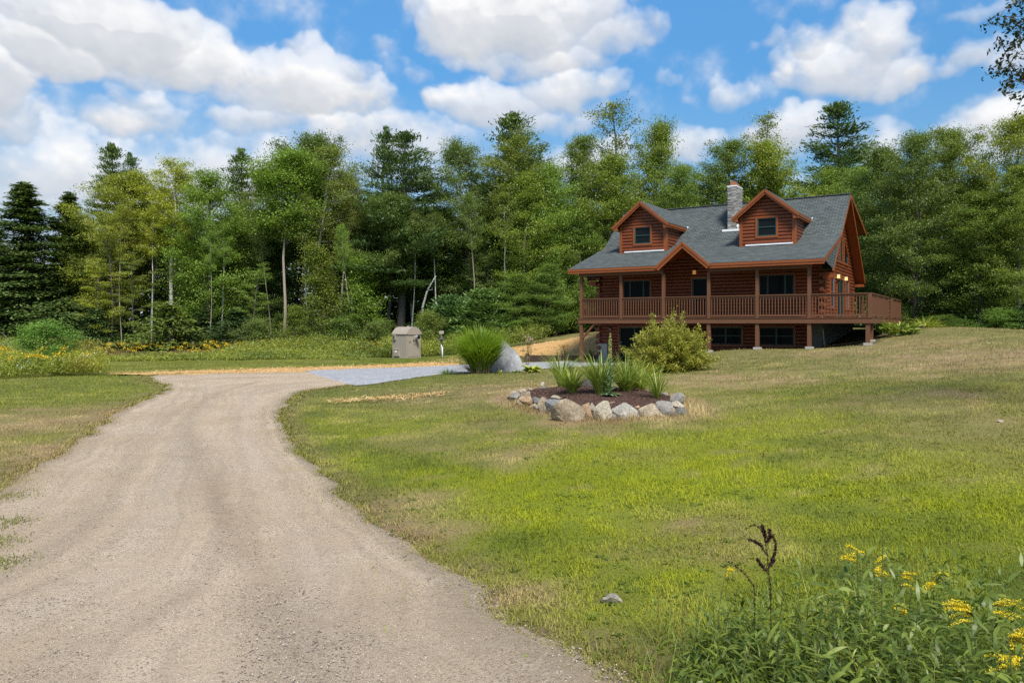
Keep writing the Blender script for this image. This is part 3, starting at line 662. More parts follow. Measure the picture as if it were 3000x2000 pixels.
for (n, y0, y1, pw, segs, h, wd) in [(560000, 2.6, 9, .9, 2, .036, .0056), (370000, 9, 20, 1.05, 1, .042, .0095), (215000, 20, 48, .9, 1, .052, .021)]:
    X, Y = lawn_points(rng, n, y0, y1, pw); N = len(X)
    cl = fbm(X * 3.5, Y * 3.5, 60, 3); tall = fbm(X * .7, Y * .7, 61, 3)
    ed = np.minimum(dist_poly(X, Y, rR[::4]), dist_poly(X, Y, rL[::4]))
    keep = rng.uniform(size=N) < np.clip(.35 + 1.3 * (cl - .15), .4, 1) * np.clip(.45 + ed / .35, 0, 1)
    X, Y, cl, tall = X[keep], Y[keep], cl[keep], tall[keep]; N = len(X)
    lush, dry = lawn_attrs(X, Y)
    bd = bedrad(X, Y); fr = np.exp(-((bd - 1.1) / .12) ** 2) * (Y < BEDC[1])
    ln = h * rng.uniform(.55, 1.5, N) * (.6 + 1.0 * cl) * (.8 + .5 * tall) * (1 - .25 * dry) * (1 + 2.2 * fr)
    z = gz(X, Y) - .004
    V, F, t, k = strips(np.c_[X, Y, z], rng.uniform(0, 6.283, N), rng.uniform(.45, 1.45, N), ln, wd * rng.uniform(.7, 1.3, N) * (np.maximum(Y, 4) / ((y0 + y1) / 2)) ** .6, rng.uniform(.3, 1.5, N), segs, ([1, .8, .08] if segs == 2 else [1, .1]))
    r = np.clip(rng.uniform(0, 1, N) * .45 + (cl - .5) * 1.1 + (fbm(X * 1.1, Y * 1.1, 64, 3) - .5) * 1.2 + .30, 0, 1)
    V_.append(V); F4.append(F + nv); nv += len(V); A_.append((r[k], lush[k], dry[k]))
# ragged tufts along both edges of the drive
for pl, sd in ((rR, 71), (rL, 72)):
    r_ = rs(sd); N = 15000; q = r_.uniform(0, 1, N) ** 1.0 * (len(pl) - 1.001); i_ = q.astype(int); P_ = pl[i_] + (pl[i_ + 1] - pl[i_]) * (q - i_)[:, None]
    off = r_.normal(size=N) * .10 * (.4 + 2.2 * (fbm(q * .9, q * 0 + sd, sd, 3) - .25)); tg = pl[i_ + 1] - pl[i_]; tg /= np.linalg.norm(tg, axis=1)[:, None] + 1e-9
    X = P_[:, 0] - tg[:, 1] * off; Y = P_[:, 1] + tg[:, 0] * off; k_ = (Y > 2.6) & (Y < 33) & (np.abs(X) < Y * .8 + 1) & (fbm(X * 1.6, Y * 1.6, 63, 3) > .36); X, Y = X[k_], Y[k_]; N = len(X)
    lush, dry = lawn_attrs(X, Y); V, F, t, k = strips(np.c_[X, Y, gz(X, Y) + .005], r_.uniform(0, 6.283, N), r_.uniform(.4, 1.4, N), .05 * r_.uniform(.5, 1.7, N), .005 * r_.uniform(.7, 1.3, N) * np.maximum(1, Y / 7), r_.uniform(.3, 1.6, N), 2, [1, .8, .08])
    V_.append(V); F4.append(F + nv); nv += len(V); A_.append((r_.uniform(0, 1, N)[k], (lush * .6)[k], np.clip(dry * .8, 0, .8)[k]))
r_ = rs(73); cx_, cy_ = zip(*[ghit(*q) for q in ((20, 1470), (40, 1540), (15, 1600), (60, 1455), (30, 1660))]); N = 1500; c_ = r_.randint(5, size=N); X = np.array(cx_)[c_] - .1 + r_.normal(size=N) * .15; Y = np.array(cy_)[c_] + r_.normal(size=N) * .15
lush, dry = lawn_attrs(X, Y); V, F, t, k = strips(np.c_[X, Y, terrain(X, Y) + .01], r_.uniform(0, 6.283, N), r_.uniform(.4, 1.4, N), .055 * r_.uniform(.5, 1.6, N), .008 * r_.uniform(.7, 1.3, N), r_.uniform(.3, 1.6, N), 2, [1, .8, .08]); V_.append(V); F4.append(F + nv); nv += len(V); A_.append((r_.uniform(0, 1, N)[k], (lush * .3)[k], np.clip(dry * .6 + .2, 0, .8)[k]))
A = [np.concatenate([a[j] for a in A_]) for j in range(3)]
lg = npmesh('lawn_grass', np.vstack(V_), np.vstack(F4), MAT['grass'], attrs=dict(rnd=A[0], lush=A[1], dry=A[2]))
tag(lg, 'patchy mown lawn grass, lush green to dry tan', 'grass', kind='stuff')

def scatter_stones(name, X, Y, Z, size, mat, label, cat, rng, flat=.6):
    N = len(X)
    base = np.array([(1, 0, 0), (.2, .95, .1), (-.85, .5, 0), (-.7, -.7, .1), (.35, -.9, 0), (.1, .1, .85), (-.1, 0, -.6)])
    fc = [(0, 1, 5), (1, 2, 5), (2, 3, 5), (3, 4, 5), (4, 0, 5), (1, 0, 6), (2, 1, 6), (3, 2, 6), (4, 3, 6), (0, 4, 6)]
    th = rng.uniform(0, 6.28, N); s = size[:, None, None] * rng.uniform(.6, 1.3, (N, 7, 1))
    b = base[None] * s * np.array([1, 1, flat]); c, sn = np.cos(th)[:, None], np.sin(th)[:, None]
    V = np.stack([b[..., 0] * c - b[..., 1] * sn + X[:, None], b[..., 0] * sn + b[..., 1] * c + Y[:, None], b[..., 2] + Z[:, None]], -1).reshape(-1, 3)
    F = (np.arange(N)[:, None, None] * 7 + np.array(fc)[None]).reshape(-1, 3)
    o = npmesh(name, V, F, mat, attrs=dict(rnd=np.repeat(rng.uniform(size=N), 7)))
    return tag(o, label, cat, kind='stuff')
rng = rs(12); n = 120000
u = rng.uniform(size=n); Y = (3.4 ** -.6 + u * (24 ** -.6 - 3.4 ** -.6)) ** (1 / -.6); X = rng.uniform(-1, 1, n) * (Y * .75 + 1)
k = inside(DRIVE, X, Y) & (rng.uniform(size=n) < np.clip(2.4 * (fbm(X * .9, Y * .9, 5, 3) - .34), .05, 1)); X, Y = X[k], Y[k]
ed = np.minimum(dist_poly(X, Y, rR[::4]), dist_poly(X, Y, rL[::4]))
sz = .0036 * rng.lognormal(0, .55, len(X)) * (1 + .9 * np.exp(-(ed / .3) ** 2)) * (1 + Y / 22); sz = np.minimum(sz, .010)
scatter_stones('driveway_stones', X, Y, terrain(X, Y) + .018 + (fbm(X * 3, Y * 3, 12, 4) - .5) * .035, sz, MAT['pebble'], 'small loose stones scattered over the dirt drive', 'stones', rng)
# ================================================================== the log house
house = thing('log_house', 'reddish brown log cabin with dormers, grey roof and wraparound deck', 'house', (HX, HY, 0), HANG)
WF, WB, L0, L1 = 2.3, 11.7, 0.0, 11.95
DT = 2.45                      # deck top
EW, EZ = -.35, 5.15            # porch eave
BW, BZ = 4.1, 6.65             # break between porch and main slope
RW, RZ = 7.0, 9.12             # ridge
RL0, RL1 = -.62, 12.52
MS = (RZ - BZ) / (RW - BW); PS = (BZ - EZ) / (BW - EW)
def mainz(w): return RZ - abs(w - RW) * MS
def porchz(w): return EZ + (w - EW) * PS
def roofz(w): return porchz(w) if w < BW else mainz(w)

FP = lambda a, z, o: (a, WF - o, z)            # front wall plane
RP = lambda a, z, o: (L1 + o, a, z)            # right wall plane (a = w)
def pbox(mb, Pf, a0, a1, z0, z1, o0, o1, mi=0, rnd=.5):
    mb.hexa([Pf(a0, z0, o0), Pf(a1, z0, o0), Pf(a1, z0, o1), Pf(a0, z0, o1), Pf(a0, z1, o0), Pf(a1, z1, o0), Pf(a1, z1, o1), Pf(a0, z1, o1)], mi, rnd)

LH = .178
def log_courses(mb, Pf, z0, z1, span, openings=(), dep=.085, full=None, rng=random.Random(3)):
    k = 0; z = z0
    while z < z1 - .02:
        h = min(LH, z1 - z); zm = z + h / 2
        sp = span(zm)
        if sp:
            iv = [sp]
            for (a0, a1, b0, b1) in openings:
                if b0 + .02 < zm < b1 - .02:
                    nv_ = []
                    for (p, q) in iv:
                        if a1 <= p or a0 >= q: nv_.append((p, q)); continue
                        if a0 > p: nv_.append((p, a0))
                        if a1 < q: nv_.append((a1, q))
                    iv = nv_
            for (p, q) in iv:
                if q - p < .05: continue
                nseg = max(1, int((q - p) / 1.2)); ths = [(-.5 + i / 7) * math.pi for i in range(8)]
                jd = rng.uniform(.93, 1.07); vs = []; fs = []
                for j in range(nseg + 1):
                    a = p + (q - p) * j / nseg; jj = jd * (1 + rng.uniform(-.03, .03))
                    for th in ths: vs.append(Pf(a, zm + .505 * h * math.sin(th), dep * jj * max(0, math.cos(th)) ** .75 - .005))
                for j in range(nseg):
                    for i in range(7): fs.append((j * 8 + i, (j + 1) * 8 + i, (j + 1) * 8 + i + 1, j * 8 + i + 1))
                fs.append(tuple(range(8))); fs.append(tuple(nseg * 8 + i for i in range(7, -1, -1)))
                mb.add(vs, fs, 0, rnd=rng.random())
        z += LH; k += 1

def log_ends(mb, p, d, z0, z1, ph, ln=.30):
    """projecting round log ends at a corner, every second course"""
    z = z0 + LH * .5; k = 0; p = Vector(p); d = Vector(d)
    while z < z1:
        if (k + ph) % 2 == 0:
            l = ln * (1 + .12 * math.sin(k * 2.3))
            mb.tube([Vector((p.x, p.y, z)) - d * .1, Vector((p.x, p.y, z)) + d * (l - .01), Vector((p.x, p.y, z)) + d * l], [LH * .60, LH * .60, LH * .54], 10)
        z += LH; k += 1

def fix(o):
    bm = bmesh.new(); bm.from_mesh(o.data); bmesh.ops.recalc_face_normals(bm, faces=bm.faces); bm.to_mesh(o.data); bm.free(); return o

OP_F = [(1.47, 3.12, 3.42, 4.60), (5.46, 6.40, DT, 4.60), (8.93, 10.67, 3.42, 4.66)]
OP_B = [(1.24, 3.10, .03, 2.02), (6.40, 8.11, 1.06, 2.03), (8.93, 10.67, 1.06, 2.03)]
OP_R = [(3.96, 4.99, 3.0, 4.62), (5.80, 7.72, DT, 4.58), (8.5, 9.5, 3.0, 4.62)]
OP_G = [(5.2, 6.3, 5.46, 6.05), (6.75, 7.45, 5.46, 7.0), (8.0, 9.15, 5.46, 6.5)]
# front wall above the deck
mb = MB(); pbox(mb, FP, L0, L1, 2.2, 5.95, -.16, 0)
log_courses(mb, FP, DT - .2, 5.95, lambda z: (L0, L1), OP_F)
log_ends(mb, (L0 + .05, WF + .02, 0), (-1, 0, 0), DT - .2, 4.95, 0); log_ends(mb, (L1 - .05, WF + .02, 0), (1, 0, 0), DT - .2, 4.9, 0, .22)
fix(mb.build('front_wall', MAT['logs'], house))
# lower front wall
mb = MB(); pbox(mb, FP, .02, 11.36, -.1, 2.2, -.16, 0)
log_courses(mb, FP, .10, 2.2, lambda z: (.02, 11.36) if z > 1.1 else (.55, 11.36), OP_B)
log_ends(mb, (.06, WF + .02, 0), (-1, 0, 0), 1.02, 2.2, 0, .32)
fix(mb.build('lower_front_wall', MAT['logs'], house))
# right gable wall
gsp = lambda z: ((WF, WB) if z < mainz(WB) - .1 else ((RW - (RZ - .25 - z) / MS, RW + (RZ - .25 - z) / MS) if z < 8.6 else None))
mb = MB(); pbox(mb, RP, WF + .17, WB, 2.2, 4.9, -.18, 0); mb.prism([(L1 - .18, WF + .17, 4.9), (L1 - .18, WB, 4.9), (L1 - .18, RW, RZ - .3)], (.18, 0, 0))
log_courses(mb, RP, DT - .11, 8.6, gsp, OP_R + OP_G, rng=random.Random(8))
log_ends(mb, (L1 - .02, WF + .05, 0), (0, -1, 0), DT - .11, 4.95, 0, .33); log_ends(mb, (L1 - .02, WB - .05, 0), (0, 1, 0), DT - .11, 4.7, 1, .3)
fix(mb.build('gable_wall', MAT['logs'], house))
# left and rear walls
mb = MB(); LP = lambda a, z, o: (L0 - o, a, z)
pbox(mb, LP, WF + .17, WB, 0, 4.9, -.18, 0); mb.prism([(L0, WF + .17, 4.9), (L0, WB, 4.9), (L0, RW, RZ - .3)], (.18, 0, 0)); log_courses(mb, LP, 1.0, 8.6, gsp)
log_ends(mb, (L0 + .02, WF + .05, 0), (0, -1, 0), .21, 4.9, 1, .3)
fix(mb.build('left_wall', MAT['logs'], house))
mb = MB(); mb.box(L0 + .2, L1 - .2, WB - .2, WB, 0, 4.9); mb.build('rear_wall', MAT['logs'], house)
# concrete
mb = MB(); mb.box(11.36, L1 - .02, WF - .04, WF + .2, .2, 2.2); mb.box(L1 - .24, L1 - .02, WF + .2, WB, .2, 2.2)
mb.build('concrete_foundation', MAT['foundation'], house)
mb = MB(); mb.box(-.06, .52, WF - .14, WF + .1, -.05, 1.06); mb.build('concrete_pier', MAT['concrete'], house, bevel=.01)

def window(Pf, a0, a1, z0, z1, frame='greenframe', rails=(), muls=(), trim=.10, nm='window', base=0.0, pane='glass', o=0.0):
    """trim (part) > frame, pane"""
    mb = MB(); t = trim
    pbox(mb, Pf, a0 - t * .6, a0 + t * .25, z0 - t * .6, z1 + t * .6, o, o + .115); pbox(mb, Pf, a1 - t * .25, a1 + t * .6, z0 - t * .6, z1 + t * .6, o, o + .115)
    pbox(mb, Pf, a0 + t * .25, a1 - t * .25, z1 - t * .25, z1 + t * .6, o, o + .112)
    if base == 0: pbox(mb, Pf, a0 + t * .25, a1 - t * .25, z0 - t * .6, z0 + t * .25, o, o + .112)
    w = mb.build(nm, MAT['trim'], house)
    f = MB(); i0, i1, j0, j1 = a0 + t * .25, a1 - t * .25, z0 + (t * .25 if base == 0 else 0), z1 - t * .25; fw = .055
    pbox(f, Pf, i0, i0 + fw, j0, j1, o + .02, o + .08); pbox(f, Pf, i1 - fw, i1, j0, j1, o + .02, o + .08)
    pbox(f, Pf, i0 + fw, i1 - fw, j0, j0 + fw, o + .02, o + .078); pbox(f, Pf, i0 + fw, i1 - fw, j1 - fw, j1, o + .02, o + .078)
    for r in rails: zz = j0 + (j1 - j0) * r; pbox(f, Pf, i0 + fw, i1 - fw, zz - .022, zz + .022, o + .02, o + .074)
    for q in muls: aa = i0 + (i1 - i0) * q; pbox(f, Pf, aa - .04, aa + .04, j0 + fw, j1 - fw, o + .02, o + .076)
    f.build('frame', MAT[frame], w)
    p = MB(); pbox(p, Pf, i0 + fw * .5, i1 - fw * .5, j0 + fw * .5, j1 - fw * .5, o + .005, o + .035); p.build('pane', MAT[pane], w)
    return w
for op in (OP_F[0], OP_F[2]): window(FP, *op, muls=(.25, .75), rails=())
d = window(FP, *OP_F[1], base=1, nm='front_door', trim=.1)
mb = MB(); mb.tube([FP(5.60, 3.45, .08), FP(5.60, 3.45, .16), FP(5.68, 3.45, .16)], .018, 8); mb.build('handle', MAT['steel'], d)
d = window(FP, *OP_B[0], base=1, nm='sliding_door', muls=(.5,))
mb = MB(); mb.tube([FP(1.36, .85, .06), FP(1.36, .85, .12), FP(1.36, 1.2, .12), FP(1.36, 1.2, .06)], .016, 8); mb.build('handle', MAT['steel'], d)
for op in OP_B[1:]: window(FP, *op, muls=(.5,), rails=(.52,), trim=.09)
for op in (OP_R[0], OP_R[2]): window(RP, *op, frame='greyframe', rails=(.5,))
window(RP, *OP_R[1], base=1, nm='patio_door', frame='greenframe', muls=(.5,))
# gable glass with sloping heads
for (a0, a1, z0, zl, zr) in [(5.2, 6.3, 5.46, 5.55, 6.45), (6.75, 7.45, 5.46, 6.85, 7.1), (8.0, 9.15, 5.46, 6.85, 5.95)]:
    mb = MB()
    mb.beam(RP(a0, z0, .06), RP(a1, z0, .06), .11, .09); mb.beam(RP(a0, z0 - .04, .058), RP(a0, zl + .05, .058), .10, .08, (1, 0, 0)); mb.beam(RP(a1, z0 - .04, .058), RP(a1, zr + .05, .058), .10, .08, (1, 0, 0)); mb.beam(RP(a0, zl, .06), RP(a1, zr, .06), .11, .09)
    gw = mb.build('gable_window', MAT['trim'], house)
    p = MB(); p.prism([RP(a0, z0, .01), RP(a1, z0, .01), RP(a1, zr, .01), RP(a0, zl, .01)], (.05, 0, 0)); fix(p.build('pane', MAT['glass'], gw))
    f = MB(); e = .06
    f.beam(RP(a0 + e, z0 + .06, .07), RP(a0 + e, zl + .0, .07), .05, .04, (1, 0, 0)); f.beam(RP(a1 - e, z0 + .06, .07), RP(a1 - e, zr - .02, .07), .05, .04, (1, 0, 0)); f.beam(RP(a0 + e, z0 + .07, .072), RP(a1 - e, z0 + .07, .072), .05, .04)
    f.build('frame', MAT['greenframe'], gw)

# ---- wall lamps
def wall_lamp(Pf, a, z, glow):
    mb = MB(); pbox(mb, Pf, a - .05, a + .05, z - .02, z + .22, .085, .11); pbox(mb, Pf, a - .085, a + .085, z + .20, z + .235, .085, .27); pbox(mb, Pf, a - .03, a + .03, z - .06, z, .15, .21)
    l = mb.build('wall_lamp', MAT['darkmetal'], house)
    g = MB(); pbox(g, Pf, a - .07, a + .07, z, z + .20, .12, .25); g.build('lamp_shade', MAT[glow], l)
wall_lamp(FP, 5.62, 4.80, 'lampdim'); wall_lamp(RP, 5.62, 4.55, 'lampglow'); wall_lamp(RP, 7.98, 4.55, 'lampglow')
mb = MB(); mb.tube([FP(.72, 1.93, .08), FP(.72, 1.93, .16), FP(.72, 1.90, .2)], [.05, .05, .03], 8); sl = mb.build('wall_lamp', MAT['darkmetal'], house)
g_ = MB(); g_.tube([FP(.72, 1.90, .17), FP(.72, 1.86, .21)], [.035, .03], 8); g_.build('lamp_shade', MAT['white'], sl)

# ---- roofs (UV: u along eave, v up the slope, metres)
class RoofMB(MB):
    def plane(s, pts, th, mi=0):
        """slab on a plane; shingle UV on top, boards under"""
        P = [Vector(p) for p in pts]; n = (P[1] - P[0]).cross(P[2] - P[0]).normalized()
        if n.z < 0: n = -n; P = P[::-1]
        up = Vector((0, 0, 1)) - n * n.z; up.normalize(); rt = up.cross(n)
        k = len(P); uv = [(p.dot(rt), p.dot(up)) for p in P]
        s.add(P, [tuple(range(k))], 0, uv=uv)
        Q = [p - n * th for p in P]
        s.add(Q, [tuple(range(k - 1, -1, -1))], 1); s.add(P + Q, [(i, i + k, (i + 1) % k + k, (i + 1) % k) for i in range(k)], 2)
GA, GB, GP, GPZ = 4.58, 7.20, 5.89, 6.26     # entry gable
GBK = EW + (GPZ - EZ) / PS
r = RoofMB(); th = .07
r.plane([(RL0, EW, EZ), (GA, EW, EZ), (GP, GBK, GPZ), (GP, BW, BZ), (RL0, BW, BZ)], th); r.plane([(GB, EW, EZ), (RL1, EW, EZ), (RL1, BW, BZ), (GP, BW, BZ), (GP, GBK, GPZ)], th)
r.build('porch_roof', [MAT['shingle'], MAT['soffit'], MAT['darkmetal']], house)
r = RoofMB(); go_ = .10
r.plane([(GA, EW - go_, EZ), (GP, EW - go_, GPZ), (GP, GBK, GPZ), (GA, EW, EZ)], th); r.plane([(GB, EW - go_, EZ), (GP, EW - go_, GPZ), (GP, GBK, GPZ), (GB, EW, EZ)], th)
eg = r.build('entry_gable_roof', [MAT['shingle'], MAT['soffit'], MAT['darkmetal']], house)
r = RoofMB()
r.plane([(RL0, BW, BZ), (RL1, BW, BZ), (RL1, RW, RZ), (RL0, RW, RZ)], th)
for a, b in ((RL0, L0 - .02), (L1 + .02, RL1)): r.plane([(a, 1.92, mainz(1.92)), (b, 1.92, mainz(1.92)), (b, BW, BZ), (a, BW, BZ)], th)
RE = 12.2
r.plane([(RL0, RW, RZ), (RL1, RW, RZ), (RL1, RE, mainz(RE)), (RL0, RE, mainz(RE))], th)
r.build('main_roof', [MAT['shingle'], MAT['soffit'], MAT['darkmetal']], house)
r = RoofMB(); r.plane([(.3, RW + .05, RZ + .01), (RL1 - .02, RW + .05, RZ + .01), (RL1 - .02, 12.5, 7.62), (.3, 12.5, 7.62)], .12)
sr = r.build('shed_dormer_roof', [MAT['shingle'], MAT['soffit'], MAT['trim']], house)
mb = MB(); mb.prism([(L1 - .1, RW + .6, mainz(RW + .6)), (L1 - .1, 11.9, mainz(11.9)), (L1 - .1, 11.9, 7.62)], (.08, 0, 0)); mb.box(.5, L1 - .1, 11.75, 11.9, 4.9, 7.6)
fix(mb.build('shed_dormer_wall', MAT['logs'], house))
mb = MB(); mb.beam((RL0, RW, RZ + .0), (RL1, RW, RZ + .0), .22, .06); mb.build('ridge_cap', MAT['shingle'], house)
# shingled triangles closing the porch roof ends
for x, d in ((RL1 - .05, .03), (RL0 + .02, .03)):
    mb = MB(); pts = [(x, EW + .05, EZ - .05), (x, 1.92, mainz(1.92) - .0), (x, BW, BZ - .06)]
    mb.v = []; P = [Vector(p) for p in pts]
    mb.add([tuple(p) for p in P] + [tuple(p + Vector((d, 0, 0))) for p in P], [(2, 1, 0), (3, 4, 5), (0, 1, 4, 3), (1, 2, 5, 4), (2, 0, 3, 5)], 0, uv=[(p.y, p.z) for p in P] * 2)
    fix(mb.build('porch_end_panel', MAT['shingle'], house))
# fascia, rakes, soffit boards
def board(name, segs, h, t, mat='trim', up=(0, 0, 1)):
    mb = MB()
    for p, q in segs: mb.beam(p, q, t, h, up)
    return mb.build(name, MAT[mat], house)
f1, f2 = EZ - .085, EZ - .20
mb = MB()
for a, b in ((RL0, GA - .02), (GB + .02, RL1)):
    mb = MB(); mb.beam((a, EW - .03, f1), (b, EW - .03, f1), .05, .12); mb.beam((a, EW - .005, f2), (b, EW - .005, f2), .05, .115); mb.build('fascia', MAT['trim'], house)
def rake(mb, p, q, h=.20, t=.05, drop=.11, up=(0, 0, 1)):
    p = Vector(p); q = Vector(q); mb.beam(p - Vector((0, 0, drop)), q - Vector((0, 0, drop)), t, h, up)
mb = MB(); y_ = EW - go_ - .028
for a, b in ((GA - .10, GP), (GB + .10, GP)):
    rake(mb, (a, y_, EZ - .06), (b, y_, GPZ + .02), .12, .05, .08); rake(mb, (a + (.1 if a < b else -.1), y_ + .03, EZ - .12), (b, y_ + .03, GPZ - .10), .14, .05, .11)
mb.build('gable_rake_board', MAT['trim'], eg)
mb = MB()
for x in (RL1 - .02, RL0 + .02):
    rake(mb, (x, EW, EZ - .0), (x, BW, BZ), .17); rake(mb, (x, BW, BZ), (x, RW, RZ - .03), .17); rake(mb, (x, 1.90, mainz(1.90)), (x, BW, BZ - .02), .17); rake(mb, (x, RW, RZ - .03), (x, RE, mainz(RE)), .17)
rake(mb, (RL1 - .0, RW + .2, RZ - .05), (RL1 - .0, 12.5, 7.62), .16); mb.beam((.3, 12.5, 7.53), (RL1, 12.5, 7.53), .04, .18)
mb.build('rake_board', MAT['trim'], house)
mb = MB()
for a, b in ((L1 + .09, RL1 - .05), (RL0 + .05, L0 - .09)):
    mb = MB()
    for (w0, w1) in ((1.95, RW), (RW, RE)):
        mb.prism([(a, w0, mainz(w0) - .20), (a, w1, mainz(w1) - .20), (a, w1, mainz(w1) - .17), (a, w0, mainz(w0) - .17)], (b - a, 0, 0))
    mb.box(a, b, 1.92, 2.6, mainz(1.92) - .42, mainz(1.92) - .20); mb.box(a, b, RE - .55, RE, mainz(RE) - .34, mainz(RE) - .19); fix(mb.build('soffit', MAT['soffit'], house))
# porch beam, ceiling joist ends
for a, b in ((-.1, 4.72), (7.09, 11.9)):
    mb = MB(); mb.box(a, b, -.07, .07, 4.74, 4.93); mb.build('porch_beam', MAT['deckpaint'], house)

# ---- dormers
def dormer(c):
    hwid, w0, ez, rz, ov = 1.33, 2.75, 7.68, 9.0, .45
    sl = (rz - ez) / 1.63
    DP = lambda a, z, o: (c + a, w0 - o, z)
    CR = lambda a, z, o: (c + hwid + o, a, z); CLf = lambda a, z, o: (c - hwid - o, a, z)
    mb = MB(); mb.prism([(c - hwid, w0, 5.95), (c + hwid, w0, 5.95), (c + hwid, w0, 7.78), (c, w0, rz - .15), (c - hwid, w0, 7.78)], (0, .15, 0))
    for s in (-1, 1): mb.box(c + s * hwid - (.1 if s > 0 else 0), c + s * hwid + (0 if s > 0 else .1), w0 + .15, 6.4, 5.95, 7.72)
    sp = lambda z: (-hwid, hwid) if z < 7.8 else ((-(rz - .12 - z) / sl, (rz - .12 - z) / sl) if z < 8.75 else None)
    log_courses(mb, DP, 6.08, 8.8, sp, [(-.5, .5, 6.62, 7.6)], rng=random.Random(int(c * 10)))
    for cp in (CR, CLf): log_courses(mb, cp, 6.08, 7.75, lambda z: (w0 + .05, 6.2), rng=random.Random(5))
    dm = fix(mb.build('dormer', MAT['logs'], house))
    mb = MB()
    for s in (-1, 1):
        mb = MB(); mb.box(c + s * (hwid - .02) - .075, c + s * (hwid - .02) + .115 * (1 if s > 0 else .7), w0 - .11, w0 + .10, 5.98, 7.72); mb.build('corner_board', MAT['trim'], dm)
    r = RoofMB(); wb = lambda z: BW + (z - BZ) / MS + .05
    for s in (-1, 1): r.plane([(c + s * 1.63, w0 - ov, ez), (c, w0 - ov, rz), (c, wb(rz), rz), (c + s * 1.63, wb(ez), ez)], .07)
    r.build('dormer_roof', [MAT['shingle'], MAT['soffit'], MAT['darkmetal']], dm)
    mb = MB()
    for s in (-1, 1):
        rake(mb, (c + s * 1.66, w0 - ov - .03, ez - .03), (c, w0 - ov - .03, rz), .13, .05, .09); rake(mb, (c + s * 1.62, w0 - ov + .01, ez - .10), (c, w0 - ov + .01, rz - .10), .13, .05, .10)
        mb.beam((c + s * 1.63, w0 - ov, ez - .10), (c + s * 1.63, wb(ez) - .1, ez - .10), .04, .12); mb.beam((c + s * 1.60, w0 - ov + .02, ez - .20), (c + s * 1.60, wb(ez) - .3, ez - .20), .04, .09)
        mb.box(c + s * 1.5 - .14, c + s * 1.5 + .13, w0 - ov - .005, w0 - ov + .10, ez - .27, ez - .04)
        mb.box(min(c + s * 1.36, c + s * 1.6), max(c + s * 1.36, c + s * 1.6), w0 - ov + .1, wb(ez) - .5, ez - .245, ez - .22)
    mb.build('dormer_trim', MAT['trim'], dm)
    mb = MB(); zz = porchz(w0 - .12); mb.beam((c - 1.05, w0 - .14, zz + .06), (c + 1.28, w0 - .14, zz + .06), .10, .07); mb.build('flashing', MAT['flashing'], dm); mb = MB(); mb.beam((c + 1.67, wb(ez) - .12, ez - .03), (c + 1.67, wb(ez) + .02, ez + .05), .03, .14); mb.build('flashing', MAT['flashing'], dm)
    w = window(lambda a, z, o: DP(a, z, o), -.5, .5, 6.62, 7.6, rails=(.5,), trim=.11, nm='dormer_window')
    return dm
dormer(2.45); dormer(9.22)

# ---- chimney of ledger stone
rg = random.Random(4); mb = MB(); ca, cb, w0, w1 = 6.55, 7.02, 4.9, 6.02
mb.box(ca + .03, cb - .03, w0 + .03, w1 - .03, 6.8, 9.74)
z = 6.95
while z < 9.70:
    h = rg.uniform(.05, .11); h = min(h, 9.74 - z)
    for side in range(4):
        ln = (cb - ca) if side % 2 == 0 else (w1 - w0); p = 0
        while p < ln - .01:
            l = min(rg.uniform(.12, .34), ln - p); l = ln - p if ln - p - l < .08 else l; j = rg.uniform(.0, .03); rn = rg.random()
            a, b = p + .004, p + l - .004; zz0, zz1 = z + .004, z + h - .004
            if side == 0: mb.box(ca + a, ca + b, w0 - j, w0 + .1, zz0, zz1, 0, rn)
            elif side == 2: mb.box(ca + a, ca + b, w1 - .1, w1 + j, zz0, zz1, 0, rn)
            elif side == 1: mb.box(cb - .1, cb + j, w0 + a, w0 + b, zz0, zz1, 0, rn)
            else: mb.box(ca - j, ca + .1, w0 + a, w0 + b, zz0, zz1, 0, rn)
            p += l
    z += h
ch = mb.build('chimney', MAT['ledger'], house)
mb = MB(); mb.box(ca - .035, cb + .035, w0 - .035, w1 + .035, 9.74, 9.80); mb.build('chimney_cap', MAT['flashing'], ch)
for k, (y_, hh) in enumerate(((w0 + .22, .26), (w0 + .56, .22), (w0 + .9, .2))):
    mb = MB(); x_ = (ca + cb) / 2
    for (p, q, s_, t_) in ((-.12, -.09, -.12, .12), (.09, .12, -.12, .12), (-.09, .09, -.12, -.09), (-.09, .09, .09, .12)): mb.box(x_ + p, x_ + q, y_ + s_, y_ + t_, 9.79, 9.80 + hh)
    mb.build('flue_pot', MAT['clay'], ch)
mb = MB(); zz = mainz(w0); mb.box(ca - .28, cb + .28, w0 - .12, w0 - .01, zz - .06, zz + .06); mb.beam((cb + .06, w0, zz + .10), (cb + .06, w1, mainz(w1) + .10), .03, .24)
mb.build('flashing', MAT['flashing'], ch)

# ---- deck
DR, DB = 14.40, 12.4
mb = MB()
nb = 17
for k in range(nb):
    y0 = -.02 + k * (WF - .1 + .02) / nb; mb.box(-.1, DR, y0 + .003, y0 + (WF - .1) / nb - .003, DT - .04, DT, 0, rg.random())
n2 = 72; dy = (DB - WF) / n2
for k in range(n2): mb.box(L1 + .1, DR, WF + k * dy + .003, WF + (k + 1) * dy - .003, DT - .04, DT, 0, rg.random())
for k in range(10): mb.box(-.05 + k * 1.59, .0 + k * 1.59, .02, WF - .2, DT - .24, DT - .04)
for k in range(17): mb.box(L1 + .02, DR - .05, WF + .15 + k * .6, WF + .2 + k * .6, DT - .24, DT - .04)
deck = mb.build('deck', MAT['deckpaint'], house)
mb = MB(); mb.box(-.16, 6.7, -.09, -.04, DT - .25, DT - .012); mb.box(6.705, DR + .04, -.09, -.04, DT - .25, DT - .012); mb.box(-.16, DR + .06, -.12, -.02, DT - .01, DT + .022)
